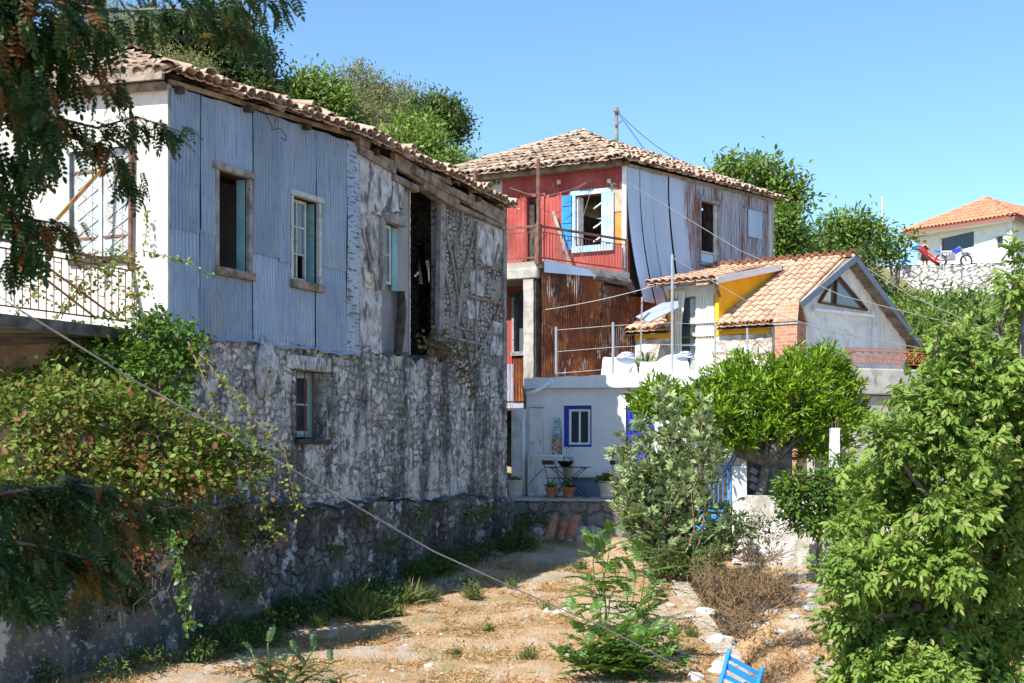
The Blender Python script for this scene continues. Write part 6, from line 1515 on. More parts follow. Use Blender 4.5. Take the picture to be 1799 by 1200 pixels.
rb = Wall(VS.e, (VS.e.x-8, VS.e.y+5)); s = MB(); solid_wall(s, rb, 0, rb.L, VZ-1, vtop, [], thick=.3, step=3); wbox(s, VF, 0, .3, VZ-1, vtop-.02, -8, -.31); s.build('rear_wall', M['white'], VH)
for r_ in (vw, vw2):
    f = MB(); a, b, c, d = r_; wbox(f, VF, a, a+.06, c, d, -.2, -.05); wbox(f, VF, b-.06, b, c, d, -.2, -.05); wbox(f, VF, a, b, d-.06, d, -.2, -.05); wbox(f, VF, a, b, c, c+.06, -.2, -.05)
    f = f.build('window_frame', M['wfr'], VH); g_ = MB(); wbox(g_, VF, a+.06, b-.06, c+.06, d-.06, -.18, -.16); g_.build('pane', M['glass'], f)
e0 = P(1585, 411, 92.5); e1 = P(1782, 381, 83); e0 = Vector((e0.x, e0.y, vtop+.25)); e1 = Vector((e1.x, e1.y, vtop+.25)); vap = P(1733, 350, 90); e2 = VS.pt(VS.L+.6, vtop+.25, .8)
e0.z = P(1585,408,92.5).z; e1.z = P(1782,379,83).z; e2.z = e1.z
tile_roof('roof', M['tile_red'], VH, e0, e1, vap, vap, spacing=.36, R=.15, jit=.2, row=.55, channels=False, nseg=4)
tile_roof('roof', M['tile_red'], VH, e1, e2, vap, vap+Vector((3,3,0)), spacing=.36, R=.15, jit=.2, row=.55, channels=False, nseg=4)
s = MB(); dz = Vector((0,0,.03)); s.face([e0-dz, e1-dz, vap-dz]); s.face([e1-dz, e2-dz, vap+Vector((3,3,0))-dz, vap-dz]); s.face([e0-dz, vap-dz, Vector((e0.x+5, e0.y+10, e0.z))]); s.build('roof_deck', M['tile_red'], VH)
ridge_tiles('hip_ridge', M['tile_red'], VH, e1, vap, .2, .5, .3); ridge_tiles('hip_ridge', M['tile_red'], VH, e0, vap, .2, .5, .3)
s = MB(); s.beam(e0-Vector((0,0,.12)), e1-Vector((0,0,.12)), .06, .20); s.beam(e1-Vector((0,0,.12)), e2-Vector((0,0,.12)), .06, .2); s.build('gutter', flat('brown_gutter', (.28,.12,.10), .6), VH)
s = MB(); s.face([e0-Vector((0,0,.22)), e1-Vector((0,0,.22)), Vector((VF.e.x, VF.e.y, e1.z-.22)), Vector((VF.o.x, VF.o.y, e0.z-.22))]); wbox(s, VF, 0, VF.L, vtop-.01, max(e0.z, e1.z)-.3, -.3, 0) if max(e0.z, e1.z)-.3 > vtop else None; s.build('soffit', M['white'], VH)
s = MB(); s.tube([VF.pt(VF.L+.1, vtop, .15), VF.pt(VF.L+.1, VZ, .15)], .07, 8); s.build('downpipe', M['wfr'], VH)
# playground slide
sl_ = thing('playground_slide', P(1625, 465, 76.5), 'red playground slide with a blue ladder at the edge of the upper terrace', 'slide')
Ys = 76.8
s = MB(); top_ = P(1611, 437, Ys); ch_ = [P(1608,436,Ys), P(1617,438,Ys), P(1628,449,Ys), P(1640,458,Ys-.1), P(1650,463,Ys-.1)]
for dy in (-.28, .28): s.tube([p+Vector((0,dy,.10)) for p in ch_], .05, 6)
vs = []
for p in ch_: vs += [p+Vector((0,-.28,0)), p+Vector((0,.28,0)), p+Vector((0,.28,-.06)), p+Vector((0,-.28,-.06))]
s.poly(vs, [f for i in range(4) for f in ((4*i,4*i+1,4*i+5,4*i+4),(4*i+3,4*i+7,4*i+6,4*i+2),(4*i,4*i+4,4*i+7,4*i+3))]); s.build('chute', flat('red_plastic', (.62,.03,.06), .4, .5), sl_)
M['bluep'] = flat('blue_plastic', (.02,.22,.60), .4, .5)
lad = [P(1610,434,Ys), P(1600,437,Ys), P(1592,449,Ys), P(1586,466,Ys)]
s = MB()
for dy in (-.27, .27): s.tube([p+Vector((0,dy,.04)) for p in lad], .065, 6)
s.build('ladder_rail', M['bluep'], sl_)
for k in range(5):
    p = lad[2].lerp(lad[3], (k+.3)/5) if k > 1 else lad[1].lerp(lad[2], (k+.5)/2); s = MB(); s.beam(p-Vector((0,.27,0)), p+Vector((0,.27,0)), .16, .06); s.build('step', M['bluep'], sl_)
s = MB(); s.box(top_.x-.3, top_.x+.15, Ys-.3, Ys+.3, top_.z-.03, top_.z+.05); s.build('platform', M['bluep'], sl_)
# motorbike
mk = thing('trail_motorbike', P(1680, 465, 77), 'blue and white off road motorbike parked in front of the villa window', 'motorbike')
Ym = 77.0; MP = lambda x, y, dy=0: P(x, y, Ym+dy)
M['tyre'] = flat('tyre_rubber', (.05,.048,.045), .9, .2); M['bikeblue'] = flat('bike_blue', (.03,.05,.55), .4, .5); M['chrome'] = flat('dull_metal', (.35,.34,.32), .4, .5, .6)
for (x, y) in ((1653, 455.5), (1697.5, 455.5)):
    s = MB(); R_ = .315; c = MP(x, y); c.z = VZ+.34; s.ring(c, R_, .055, (0,1,0), 24, 8); w_ = s.build('wheel', M['tyre'], mk, smooth=True)
    s = MB(); s.ring(c, R_-.06, .015, (0,1,0), 20, 5); s.tube([c-Vector((0,.08,0)), c+Vector((0,.08,0))], .05, 8)
    for k in range(10): a = math.pi*2*k/10; s.tube([c, c+Vector((math.cos(a)*(R_-.06), 0, math.sin(a)*(R_-.06)))], .006, 4)
    s.build('rim', M['chrome'], w_)
cr = MP(1653, 455); cr.z = VZ+.34; cf = MP(1697.5, 455); cf.z = VZ+.34; hd = MP(1686, 433)
s = MB()
for dy in (-.09, .09): s.tube([cf+Vector((0,dy,0)), hd+Vector((0,dy,0))], .028, 6)
s.build('fork', M['chrome'], mk)
s = MB(); s.tube([hd+Vector((-.05,-.36,.14)), hd+Vector((0,-.1,.1)), hd+Vector((0,.1,.1)), hd+Vector((-.05,.36,.14))], .022, 6); s.build('handlebar', M['blackiron'], mk)
s = MB(); s.tube([hd, MP(1675,450), MP(1668,457)], .035, 6); s.tube([hd, MP(1672,442), MP(1662,444), MP(1668,457)], .03, 6); s.tube([MP(1668,457), cr], .035, 6); s.build('frame', M['bikeblue'], mk)
s = MB(); c = MP(1671, 452); s.box(c.x-.28, c.x+.22, Ym-.16, Ym+.16, c.z-.18, c.z+.16); s.lathe(c+Vector((0,0,.1)), [(.14,0),(.14,.2),(.11,.22),(0,.22)], 10); s.build('engine', M['chrome'], mk, bevel=.03)
s = MB(); s.box8([MP(1673,446,-.11), MP(1684,441,-.11), MP(1684,441,.11), MP(1673,446,.11), MP(1672,439.5,-.14), MP(1684,436,-.1), MP(1684,436,.1), MP(1672,439.5,.14)]); s.box8([MP(1679,447,-.13), MP(1688,442,-.13), MP(1688,442,.13), MP(1679,447,.13), MP(1677,439.5,-.15), MP(1687,437,-.12), MP(1687,437,.12), MP(1677,439.5,.15)]); s.build('fuel_tank', M['bikeblue'], mk, bevel=.03)
s = MB(); s.box8([MP(1655,444,-.12), MP(1674,443,-.12), MP(1674,443,.12), MP(1655,444,.12), MP(1653,441,-.11), MP(1674,440.5,-.11), MP(1674,440.5,.11), MP(1653,441,.11)]); s.build('seat', M['wfr'], mk, bevel=.03)
s = MB(); s.box8([MP(1643,442,-.09), MP(1660,446,-.09), MP(1660,446,.09), MP(1643,442,.09), MP(1642,440,-.09), MP(1660,442,-.09), MP(1660,442,.09), MP(1642,440,.09)]); s.tube([cf+Vector((-.3,0,.36)), cf+Vector((0,0,.44)), cf+Vector((.3,0,.34))], [.03,.06,.03], 6); s.build('mudguard', M['bikeblue'], mk)
s = MB(); s.tube([MP(1672,456,-.15), MP(1660,456,-.17), MP(1650,448,-.17)], [.03,.05,.06], 8); s.build('exhaust', M['chrome'], mk)
# person watching from the terrace
pr = thing('person', P(1624, 466, 78.2), 'person in a black sleeveless top and dark skirt, one hand raised to the chin', 'person')
Yp = 78.2; base = P(1625, 466, Yp); base.z = VZ; S_ = 1.68
def pj(x, y, z): return Vector((base.x+x*S_, base.y+y*S_, base.z+z*S_))
def skin(name, joints, edges, m, parent, sub=2):
    me = bpy.data.meshes.new(name); me.from_pydata([tuple(pj(*j[:3])-parent.location) for j in joints], edges, []); o = link_mesh(name, me, m, parent)
    md = o.modifiers.new('skin', 'SKIN'); 
    if not me.skin_vertices: bpy.context.view_layer.update()
    lay = me.skin_vertices[0] if len(me.skin_vertices) else None
    if lay:
        for i, j in enumerate(joints): lay.data[i].radius = (j[3]*S_, (j[4] if len(j) > 4 else j[3])*S_); lay.data[i].use_root = (i == 0)
    sb = o.modifiers.new('sub', 'SUBSURF'); sb.levels = sb.render_levels = sub; md.use_smooth_shade = True
    return o
M['skin'] = flat('tanned_skin', (.50,.27,.17), .6, .3); M['black'] = flat('black_cloth', (.02,.02,.022), .9, .1); M['hair'] = flat('dark_brown_hair', (.035,.02,.013), .7, .2)
J = [(0,0,.53,.085,.06), (0,0,.62,.07,.055), (0,-.005,.72,.085,.06), (0,0,.80,.075,.05), (0,-.005,.85,.028), (0,-.012,.885,.045), (0,-.008,.93,.052), (0,0,.968,.035),
     (-.115,0,.795,.035), (-.145,-.02,.67,.026), (-.06,-.09,.645,.019), (.0,-.11,.655,.017),
     (.115,0,.795,.035), (.15,-.03,.66,.026), (.06,-.11,.73,.019), (.02,-.10,.81,.016), (.012,-.085,.84,.012),
     (-.055,0,.50,.065), (-.055,-.005,.28,.042), (-.06,.01,.05,.026), (-.06,-.07,.018,.018),
     (.055,0,.50,.065), (.06,-.01,.28,.042), (.065,.01,.05,.026), (.075,-.07,.018,.018)]
E = [(0,1),(1,2),(2,3),(3,4),(4,5),(5,6),(6,7),(3,8),(8,9),(9,10),(10,11),(3,12),(12,13),(13,14),(14,15),(15,16),(0,17),(17,18),(18,19),(19,20),(0,21),(21,22),(22,23),(23,24)]
skin('body', J, E, M['skin'], pr)
s = MB()
def ell(c, rs, n=14, m=9, z0=-1, z1=1):
    vs = []; 
    for i in range(m+1):
        zz = z0+(z1-z0)*i/m; rr = math.sqrt(max(0, 1-zz*zz))
        for j in range(n): a = 2*math.pi*j/n; vs.append(pj(c[0]+rs[0]*rr*math.cos(a), c[1]+rs[1]*rr*math.sin(a), c[2]+rs[2]*zz))
    return vs, [(i*n+j, i*n+(j+1) % n, (i+1)*n+(j+1) % n, (i+1)*n+j) for i in range(m) for j in range(n)]
s.poly(*ell((0,.012,.945), (.057,.062,.058), z0=-.25)); s.poly(*ell((0,.05,.93), (.035,.03,.055))); s.build('hair', M['hair'], pr, smooth=True)
s = MB(); 
for (z0_, r0_, z1_, r1_) in ((.30,.155,.42,.13),(.42,.13,.56,.095)):
    vs = []
    for (z, r) in ((z0_, r0_), (z1_, r1_)):
        for j in range(18): a = 2*math.pi*j/18; k = 1+.06*math.cos(a*6); vs.append(pj(r*k*math.cos(a), r*.75*k*math.sin(a), z))
    s.poly(vs, [(j, (j+1) % 18, 18+(j+1) % 18, 18+j) for j in range(18)])
s.build('skirt', M['black'], pr, smooth=True)
s = MB()
vs = []
prof = ((.55,.098,.075),(.62,.086,.070),(.70,.098,.078),(.76,.100,.076),(.805,.075,.062),(.825,.055,.045))
for (z, r, d_) in prof:
    for j in range(18): a = 2*math.pi*j/18; vs.append(pj(r*math.cos(a), d_*math.sin(a), z))
s.poly(vs, [(i*18+j, i*18+(j+1) % 18, (i+1)*18+(j+1) % 18, (i+1)*18+j) for i in range(5) for j in range(18)]); s.build('top', M['black'], pr, smooth=True)
s = MB()
for (x, y, z, r) in ((-.018,-.060,.935,.006),(.018,-.060,.935,.006)): s.poly([pj(x+r*a, y-.002, z+r*b) for a, b in ((-1,-1),(1,-1),(1,1),(-1,1))], [(0,1,2,3)])
s.poly([pj(0,-.072,.918), pj(-.008,-.058,.912), pj(.008,-.058,.912), pj(0,-.060,.935)], [(0,1,2),(0,3,1),(0,2,3)]); s.build('face', M['hair'], pr)
# poles and the yellow hose on the upper terrace
fp = thing('flagpole', P(1551, 470, 80), 'thin bare white flagpole rising left of the villa', 'pole'); s = MB(); s.tube([P(1551,470,80), P(1549.5,348,80)], .06, 8, .04); s.build('mast', M['wfr'], fp); s = MB(); s.lathe(P(1549.5,348,80), [(0,-.02),(.07,.02),(.05,.08),(0,.1)], 8); s.build('finial', M['wfr'], fp)
for i, (x, y0) in enumerate(((1505, 432), (1653, 431))):
    s = MB(); Yq = 76.4; s.tube([P(x,468,Yq), P(x,y0,Yq)], .04, 8); s.tube([P(x,y0,Yq), P(x,y0-.6,Yq)], .05, 8)
    tag(s.build('fence_post', M['galv']), ['grey metal fence post carrying the yellow hose','grey metal fence post in front of the motorbike'][i], 'post', 'posts on the upper terrace')
s = MB(); c = P(1504, 443, 76.2)
for k in range(3): s.ring(c+Vector((0,-.04*k,0)), .22-.02*k, .035, (.1,1,.05), 18, 6)
s.tube([c+Vector((.2,0,-.1)), c+Vector((.24,0,-.5)), c+Vector((.26,0,-.9))], .035, 6); s.tube([c+Vector((-.15,0,-.15)), c+Vector((-.5,0,-.3)), c+Vector((-.9,0,-.35))], .035, 6)
tag(s.build('hose_coil', M['hose'], smooth=True), 'coiled yellow garden hose hanging on the metal post', 'hose')
fn = thing('wire_fence', P(1500, 466, 76.4), 'fine wire mesh fence along the top of the dry stone wall', 'fence'); s = MB()
for k in range(4): s.tube([P(1465,466-k*8,76.5), P(1600,466-k*8,76)], .008, 4)
for k in range(34): s.tube([P(1466+k*4,466,76.5), P(1466+k*4,442,76.5)], .005, 3)
s.build('mesh', M['wire'], fn)
# ================================================================= vegetation
def cl(px, py, Y, r, ry=None, dep=None):
    k = Y/FPX; return (tuple(P(px, py, Y)), (r*k, (dep or r)*k, (ry or r)*k))
LT = [leaf_tpl(1, .5, .12, .1), leaf_tpl(1, .42, .15, .25)]
LONG = [leaf_tpl(1, .30, .10, .15), leaf_tpl(1, .26, .12, .05)]
ROUND = [leaf_tpl(1, .8, .12, .1), leaf_tpl(1, .7, .1, .2)]
# lobed fig leaf
def figleaf():
    return join([xf(leaf_tpl(1, .42, .08, .1), 0, 0, 1), xf(leaf_tpl(1, .38, .08, .1), .65, 0, .85), xf(leaf_tpl(1, .38, .08, .1), -.65, 0, .85), xf(leaf_tpl(1, .35, .08, .1), 1.25, 0, .6), xf(leaf_tpl(1, .35, .08, .1), -1.25, 0, .6)])
FIG = [figleaf(), figleaf()]
# hand of drooping walnut leaflets
def handleaf(n=5):
    ps = [xf(leaf_tpl(1, .46, .10, .25), 0, -.3, .55, (0,.55,-.1))]
    for i in range(n//2):
        y = .12+.4*i/(n//2)
        for sd in (-1, 1): ps.append(xf(leaf_tpl(1, .46, .10, .25), -sd*random.uniform(.7,1.0), -.25, .48, (0, y, -.1*y)))
    return join(ps)
WAL = [handleaf(5), handleaf(7), handleaf(5)]
# ---- hillside wood behind the roofs: every tree of its own
hill = [  # (label, [clumps px,py,Y,rpx,rpy], leaf key, leaf size, per)
 ('dark ivy hung tree behind the derelict house roof, highest at the left', [(395,60,44,70,70),(440,120,44,58,75),(350,70,44,60,50),(300,60,44,70,40),(455,175,43,40,45),(380,120,44,70,60)], 'hill4', .16, 420),
 ('grey green olive tree showing above the roof peak at the left', [(290,110,40,45,35),(340,125,40,50,35),(210,80,42,70,40),(250,60,42,60,40),(120,90,42,80,45),(160,40,43,90,60)], 'hill2', .12, 420),
 ('bright green bushy tree right of the dark ivy hung one', [(545,150,45,38,32),(520,180,45,42,40),(575,175,45,45,42),(490,195,44,30,28),(600,205,45,35,40)], 'hill3', .17, 380),
 ('olive green rounded tree at the highest point of the hillside wood', [(635,145,50,38,34),(600,165,50,32,28),(665,160,50,28,26),(640,180,49,50,32)], 'hill2', .15, 420),
 ('pale yellowish shrub tree in the middle of the hillside wood', [(620,225,46,55,40),(665,215,46,45,45),(590,235,45,45,30),(650,255,45,60,32),(700,190,50,36,28)], 'hill2', .14, 420),
 ('olive bush tree between the hilltop tree and the dark crowned one', [(705,170,52,32,25),(735,195,52,30,25),(690,205,50,35,25)], 'hill2', .15, 380),
 ('leafy green tree whose crown hangs over the eave of the derelict house', [(730,235,44,50,35),(700,260,43,45,30),(760,255,43,40,32),(740,275,43,50,20),(790,285,43,30,14)], 'hill3', .17, 420),
 ('dark round crowned tree with bare trunk at the right end of the wood', [(790,205,48,28,38),(800,225,48,26,32),(770,185,48,24,22),(760,215,48,32,32),(812,215,48,12,12)], 'hill1', .15, 520),
 ('thin leaved tree top rising just left of the dark round crown', [(745,172,49,18,14),(735,190,49,18,20),(758,180,49,16,12)], 'hill1', .13, 300),
 ('low bright green bush at the foot of the wood beside the red house roof', [(800,282,42,32,12),(770,290,42,40,16),(830,290,42,18,8)], 'hill3', .14, 420),
 ('tall light green tree rising behind the right end of the red house', [(1310,310,47,42,26),(1365,330,47,40,34),(1270,300,47,26,14),(1340,300,47,24,18),(1395,350,47,28,30)], 'hill3', .22, 300),
 ('dense green tree low behind the right end of the red house', [(1380,395,46,30,40),(1400,430,46,34,30),(1370,430,46,30,30)], 'hill3', .18, 420),
 ('wide pale green tree left of the flagpole', [(1495,402,60,40,20),(1465,400,60,28,20),(1530,410,60,24,18),(1515,435,60,34,22),(1470,435,60,40,26),(1510,382,60,10,8)], 'hill3', .24, 260),
 ('dark green tree beneath the pale one behind the annex ridge', [(1440,440,56,30,22),(1510,455,58,30,16),(1550,445,60,16,14)], 'hill1', .2, 300),
 ('loose feathery tree in front of the villa porch, beside the flagpole', [(1580,428,70,13,11),(1597,418,70,10,3),(1568,450,70,13,10),(1556,428,70,14,10)], 'hill3', .26, 240)]
for i, (lab, cs, key, sz, per) in enumerate(hill):
    cc = [cl(a, b+ry*.08, Y, rx*.80, ry*.80, dep=max(rx, ry)) for a, b, Y, rx, ry in cs]
    mx = sum(c[0][0] for c in cc)/len(cc); my = sum(c[0][1] for c in cc)/len(cc)+.5; mz = min(c[0][2]-c[1][2] for c in cc)
    bz = min(gzf(mx, my), mz-.6) 
    tree('hillside_tree', (mx, my, bz), cc, LT if key != 'hill2' else LONG, L[key], M['bark'], lab, 'tree', per*.62, 12, sz, 'trees of the hillside', .16 if i != 7 else .22, kw=dict(spread=1.2, jitter=.8, rise=.3, r0=.4, r1=(.6, 1.35)))
def far_ground(px, py):
    for Y in np.arange(36, 77, .4):
        q = P(px, py, Y)
        if q.z <= gzf(q.x, q.y): return q
    return P(px, py, 74)
# hillside scrub below the dry stone wall: a mass nobody could count
cc = []
for k in range(115):
    px = random.uniform(1425, 1900); py = random.uniform(520, 665) if k < 95 else random.uniform(470, 530); px = px if k < 95 else random.uniform(1425, 1500); Y = float(np.interp(py, [470, 520, 560, 620, 665], [76, 74, 62, 46, 39]))*random.uniform(.97,1.03); py = max(py, 572) if px > 1495 else py; q = far_ground(px, py)
    cc.append(((q.x, q.y, gzf(q.x, q.y)+.3), (random.uniform(.8,1.8), random.uniform(.8,1.6), random.uniform(.5,1.2))))
p, d, u, tw = shoots(cc, 60, 12, .2, spread=.9, jitter=.8, rise=.3, low=-.2)
tag(scatter('scrub', LT, p, d, u, .2*(1+rng.uniform(-.3,.3,len(p))), L['hill3'], None), kind='stuff')
h = len(cc)//3; p, d, u, tw = shoots([(tuple(np.array(c)+(1.5,-.5,0)), r) for c, r in cc[:h]], 50, 12, .2, spread=.9, jitter=.8, rise=.3, low=-.2)
tag(scatter('dark_scrub', LT, p, d, u, .2*(1+rng.uniform(-.3,.3,len(p))), L['hill1'], None), kind='stuff')

# ---- citrus tree
Yc = 28.3
ccl = [cl(1155,690,Yc-.5,28,20),cl(1132,714,Yc-.5,22,18),cl(1240,708,Yc-.5,46,34),cl(1275,672,Yc,38,26),cl(1297,640,Yc,16,14),cl(1240,740,Yc-.8,55,40),cl(1310,700,Yc-.3,58,50),cl(1190,720,Yc-.6,30,24),
       cl(1370,668,Yc,46,34),cl(1440,658,Yc,50,36),cl(1478,690,Yc,36,32),cl(1400,700,Yc-.4,66,48),cl(1450,750,Yc-.3,62,44),cl(1345,760,Yc-.5,52,36),cl(1496,738,Yc,32,32),cl(1395,628,Yc+.2,14,12),cl(1290,780,Yc-.6,40,24),cl(1440,795,Yc,50,26),cl(1455,622,Yc+.1,18,12),cl(1160,705,Yc-.9,34,26),cl(1135,725,Yc-.9,26,22)]
tree('citrus_tree', P(1325,885,27.9), ccl, LONG, L['citrus'], M['bark'], 'glossy bright green citrus tree spreading over the gate and the low white wall', 'tree', 330, 12, .165, None, .13, kw=dict(spread=.35, jitter=.6, rise=.55, r0=.3, low=-.75, r1=(.65, 1.3)), forks=P(1345,815,28.0))
# ---- dark green shrub below it
ccl = [cl(1420,880,25.6,52,44),cl(1390,850,25.6,34,28),cl(1460,860,25.6,46,40),cl(1430,920,25.4,44,22),cl(1500,880,25.3,40,44),cl(1480,820,25.8,34,22),cl(1395,890,25.5,34,28)]
tree('garden_shrub', P(1440,985,25.8), ccl, LT, L['ivy'], M['bark'], 'rounded dark green shrub hanging over the low white wall', 'shrub', 300, 12, .11, None, .06, kw=dict(spread=.5, jitter=.7, droop=.2))
# ---- fig bush in front of the terrace
Yf = 24.6
fb = thing('fig_bush', (P(1180,1010,Yf).x, Yf, gzf(P(1180,0,Yf).x, Yf)), 'tall grey green fig bush with lobed leaves growing at the end of the path', 'bush')
st = []; fp_, fd, fu, fs = [], [], [], []
tips = [(1075,870),(1082,790),(1100,900),(1095,760),(1300,905),(1315,935),(1235,700),(1255,745),(1265,790),(1105,960),(1290,965),(1170,670),(1165,690),(1120,735),(1105,790),(1095,850),(1140,760),(1200,740),(1235,730),(1215,790),(1290,880),(1310,925),(1285,950),(1185,820),(1150,840),(1120,890),(1105,930),(1270,960),(1210,950),(1140,960),(1085,835),(1160,900),(1180,740),(1255,990),(1120,830),(1200,870),(1175,960),(1240,1000),(1190,700),(1210,760),(1150,800),(1130,780)]
mb = MB()
for (x, y) in tips:
    Yt = Yf+random.uniform(-.7,.7); e = P(x, y, Yt); b = fb.location+Vector((random.uniform(-.35,.35), random.uniform(-.2,.3), 0)); q = wiggle(b, e, 6, .05); q[3] = q[3]+Vector((0,0,.12)); mb.tube(q, .022, 5, .006)
    ln = (e-b).length; n = int(36+ln*17)
    for k in range(n):
        t = 1-(random.random()**1.3)*.72; i = min(5, int(t*6)); f = t*6-i; c = q[i].lerp(q[i+1], f); dr = (q[i+1]-q[i]).normalized()
        a = random.uniform(0, 6.28); side = Vector((math.cos(a), math.sin(a), 0)); 
        fp_.append(c+side*random.uniform(.02,.16)+Vector((0,0,random.uniform(-.06,.06)))); fd.append(dr*.8+side*.9+Vector((0,0,random.uniform(-.2,.5)))); fu.append(Vector((0,0,1))+side*.5-dr*.2+Vector((random.gauss(0,.3), random.gauss(0,.3), 0))); fs.append(.205*random.uniform(.65,1.25)*(1.05-.35*t))
mb.build('stems', M['stem'], fb, smooth=True); scatter('leaves', FIG, fp_, fd, fu, fs, L['fig'], fb)

# ---- walnut tree, big, right foreground
Yw = 17.0
wcl = [(1628,580,10,12),(1645,612,18,20),(1640,655,28,24),(1660,630,50,44),(1735,655,40,36),(1775,520,30,36),(1785,460,22,26),(1800,690,46,44),(1790,590,24,40),(1788,520,24,40),(1592,718,30,30),(1620,710,56,44),(1700,700,60,50),(1780,720,60,50),
       (1545,778,40,34),(1600,790,60,48),(1690,800,64,50),(1780,820,60,50),(1510,850,48,40),(1570,880,60,48),(1660,900,66,50),(1760,910,66,54),(1495,930,50,42),(1560,980,62,48),(1650,1000,66,50),(1750,1010,66,54),
       (1480,1010,44,40),(1490,1090,48,44),(1560,1080,60,48),(1650,1100,66,50),(1750,1110,66,54),(1530,1165,56,40),(1620,1190,66,44),(1720,1200,70,50),(1500,1140,34,34),(1480,1215,46,40),(1560,1250,60,40),(1660,1260,60,40),(1770,1250,60,40),(1850,760,60,80),(1850,920,60,80),(1850,1100,60,80)]
wc = [cl(a+(22 if b < 900 else 8), b, Yw+random.uniform(-.9,.7)+(.5 if a > 1700 else 0), c*.80, e*.82, dep=c*1.2) for a, b, c, e in wcl]
tree('walnut_tree', (P(1690,0,Yw+.6).x, Yw+.6, -4.0), wc, WAL, L['walnut'], M['bark'], 'large walnut tree filling the lower right, broad drooping leaves in full sun', 'tree', 320, 10, .17, None, .15, kw=dict(spread=.6, jitter=.6, droop=.12, rise=.25, r0=.25, r1=(.7,1.25)), twigs=4, forks=(P(1690,1050,Yw+.5)), szvar=.5)

# ---- young locust saplings on the path
def sapling(px, tops, Y, label, size, n=9, leafy=None, name='locust_sapling', tp=None, key='locustbright', basepy=None):
    b = on_ground(px, basepy) if basepy else P(px, 1230, Y); Y = b.y
    t = thing(name, b, label, 'sapling', 'young locust saplings'); mb = MB(); ps, ds, us, ss = [], [], [], []
    for (x, y) in tops:
        e = P(x, y, Y+random.uniform(-.3,.3)); q = wiggle(b, e, 6, .05); mb.tube(q, .014, 5, .004)
        L_ = (e-b).length
        for k in range(n):
            tt = .25+.75*(k+random.random()*.6)/n; i = min(5, int(tt*6)); c = q[i].lerp(q[i+1], min(1, tt*6-i)); a = k*2.4+random.uniform(-.4,.4)
            ps.append(c); ds.append(Vector((math.cos(a), math.sin(a)*.8, .25+.8*tt+random.uniform(-.3,.2)))); us.append(Vector((0,0,1))); ss.append(size*(1.15-.35*tt)*random.uniform(.8,1.15))
    mb.build('stem', M['greenstem'], t, smooth=True); scatter('leaves', tp or FROND, ps, ds, us, ss, L[key], t)
    return t
FROND = [frond(9, 1, .50, .20, .35), frond(8, 1, .52, .21, .5), frond(10, 1, .50, .18, .25)]
BFR = [frond(4, 1, .72, .30, .25), frond(3, 1, .8, .34, .3)]
sapling(1060, [(1042,930),(1078,918),(1060,960),(1095,985),(1035,1010)], 18, 'feathery locust sapling standing nearest the fig bush', .60, 9, basepy=1120)
sapling(1110, [(1130,960),(1150,1010),(1100,1040),(1165,1085),(1120,1000)], 17, 'locust sapling with blunt leaflets right of the feathery one', .50, 8, basepy=1165)
sapling(1070, [(1000,1075),(1040,1080),(1100,1090),(1150,1110),(1190,1120),(1030,1130),(1120,1130),(1170,1160),(1010,1160),(980,1150),(1080,1110),(1060,1150),(1130,1170),(1200,1180),(1095,1175)], 16, 'low spreading green locust thicket at the bottom edge, crossed by the cable', .34, 12, basepy=1196, tp=BFR)
for (x, y) in ():
    pass
sapling(490, [(440,1140),(470,1130),(520,1140),(555,1135),(590,1160),(430,1165),(500,1165),(540,1170)], 9.5, 'dark little locust sapling poking up at the bottom edge left of the path', .20, 7, tp=FROND, key='locust')
sapling(590, [(600,1185),(580,1190),(560,1192)], 9.5, 'tiny dark locust shoot at the bottom edge beside the little sapling', .15, 5, tp=FROND, key='locust')
# ---- shoots growing in the hollow
for (x, y, lab) in ((1500, 1000, 'slender shoot with long leaves in front of the stone steps'), (1470, 960, 'small leafy shoot by the low white wall')):
    Y = 23; b = P(x-5, y+80, Y); t = thing('leafy_shoot', b, lab, 'plant', 'shoots in the hollow'); mb = MB(); e = P(x, y-40, Y); q = wiggle(b, e, 4, .06); mb.tube(q, .01, 5, .004); mb.build('stem', M['greenstem'], t)
    n = 26; tt = rng.random(n); p = np.array(b)+np.outer(tt, np.array(e-b)); d = rdir(n); d[:, 2] = np.abs(d[:, 2])*.5; scatter('leaves', LONG, p, d, rng.normal(size=(n,3))*.2+[0,0,1], np.full(n, .22), L['locustbright'], t)

# ---- brambles and ivy at the lower left
bcl = [cl(40,760,16.6,60,52),cl(120,730,17,70,60),(200,0) if 0 else cl(200,740,17.3,70,64),cl(280,770,17.6,70,60),cl(350,790,18,64,54),cl(410,800,18.4,46,40),cl(60,830,16.4,70,44),cl(160,830,16.8,80,50),cl(260,840,17.2,80,46),cl(350,850,17.6,60,40),cl(420,840,18.2,40,36),cl(30,700,16.8,40,24),cl(100,680,17.4,40,26),cl(460,820,18.6,24,26)]
tree('bramble_thicket', (P(220,0,17.4).x, 17.4, -.95), bcl, ROUND, L['bramble'], M['stem'], 'large bramble thicket with reddish dead leaves spilling over the retaining wall', 'bramble', 330, 11, .085, None, .03, kw=dict(spread=.9, jitter=.8, rise=.2, low=-.7), crown='leaves', trunk='canes', twigs=5)
bcl = [cl(90,930,16.4,40,30),cl(260,960,17.0,40,40),cl(330,930,17.3,34,30),cl(230,800,17,46,50),cl(120,790,16.5,40,44),cl(330,850,17.3,40,40),cl(290,900,17.2,50,30),cl(200,900,16.9,50,20),cl(210,960,17.0,22,80),cl(240,900,17.1,30,60),cl(190,1040,16.9,16,50)]
p, d, u, tw = shoots(bcl, 200, 9, .08, spread=.9, jitter=.9, droop=.5)
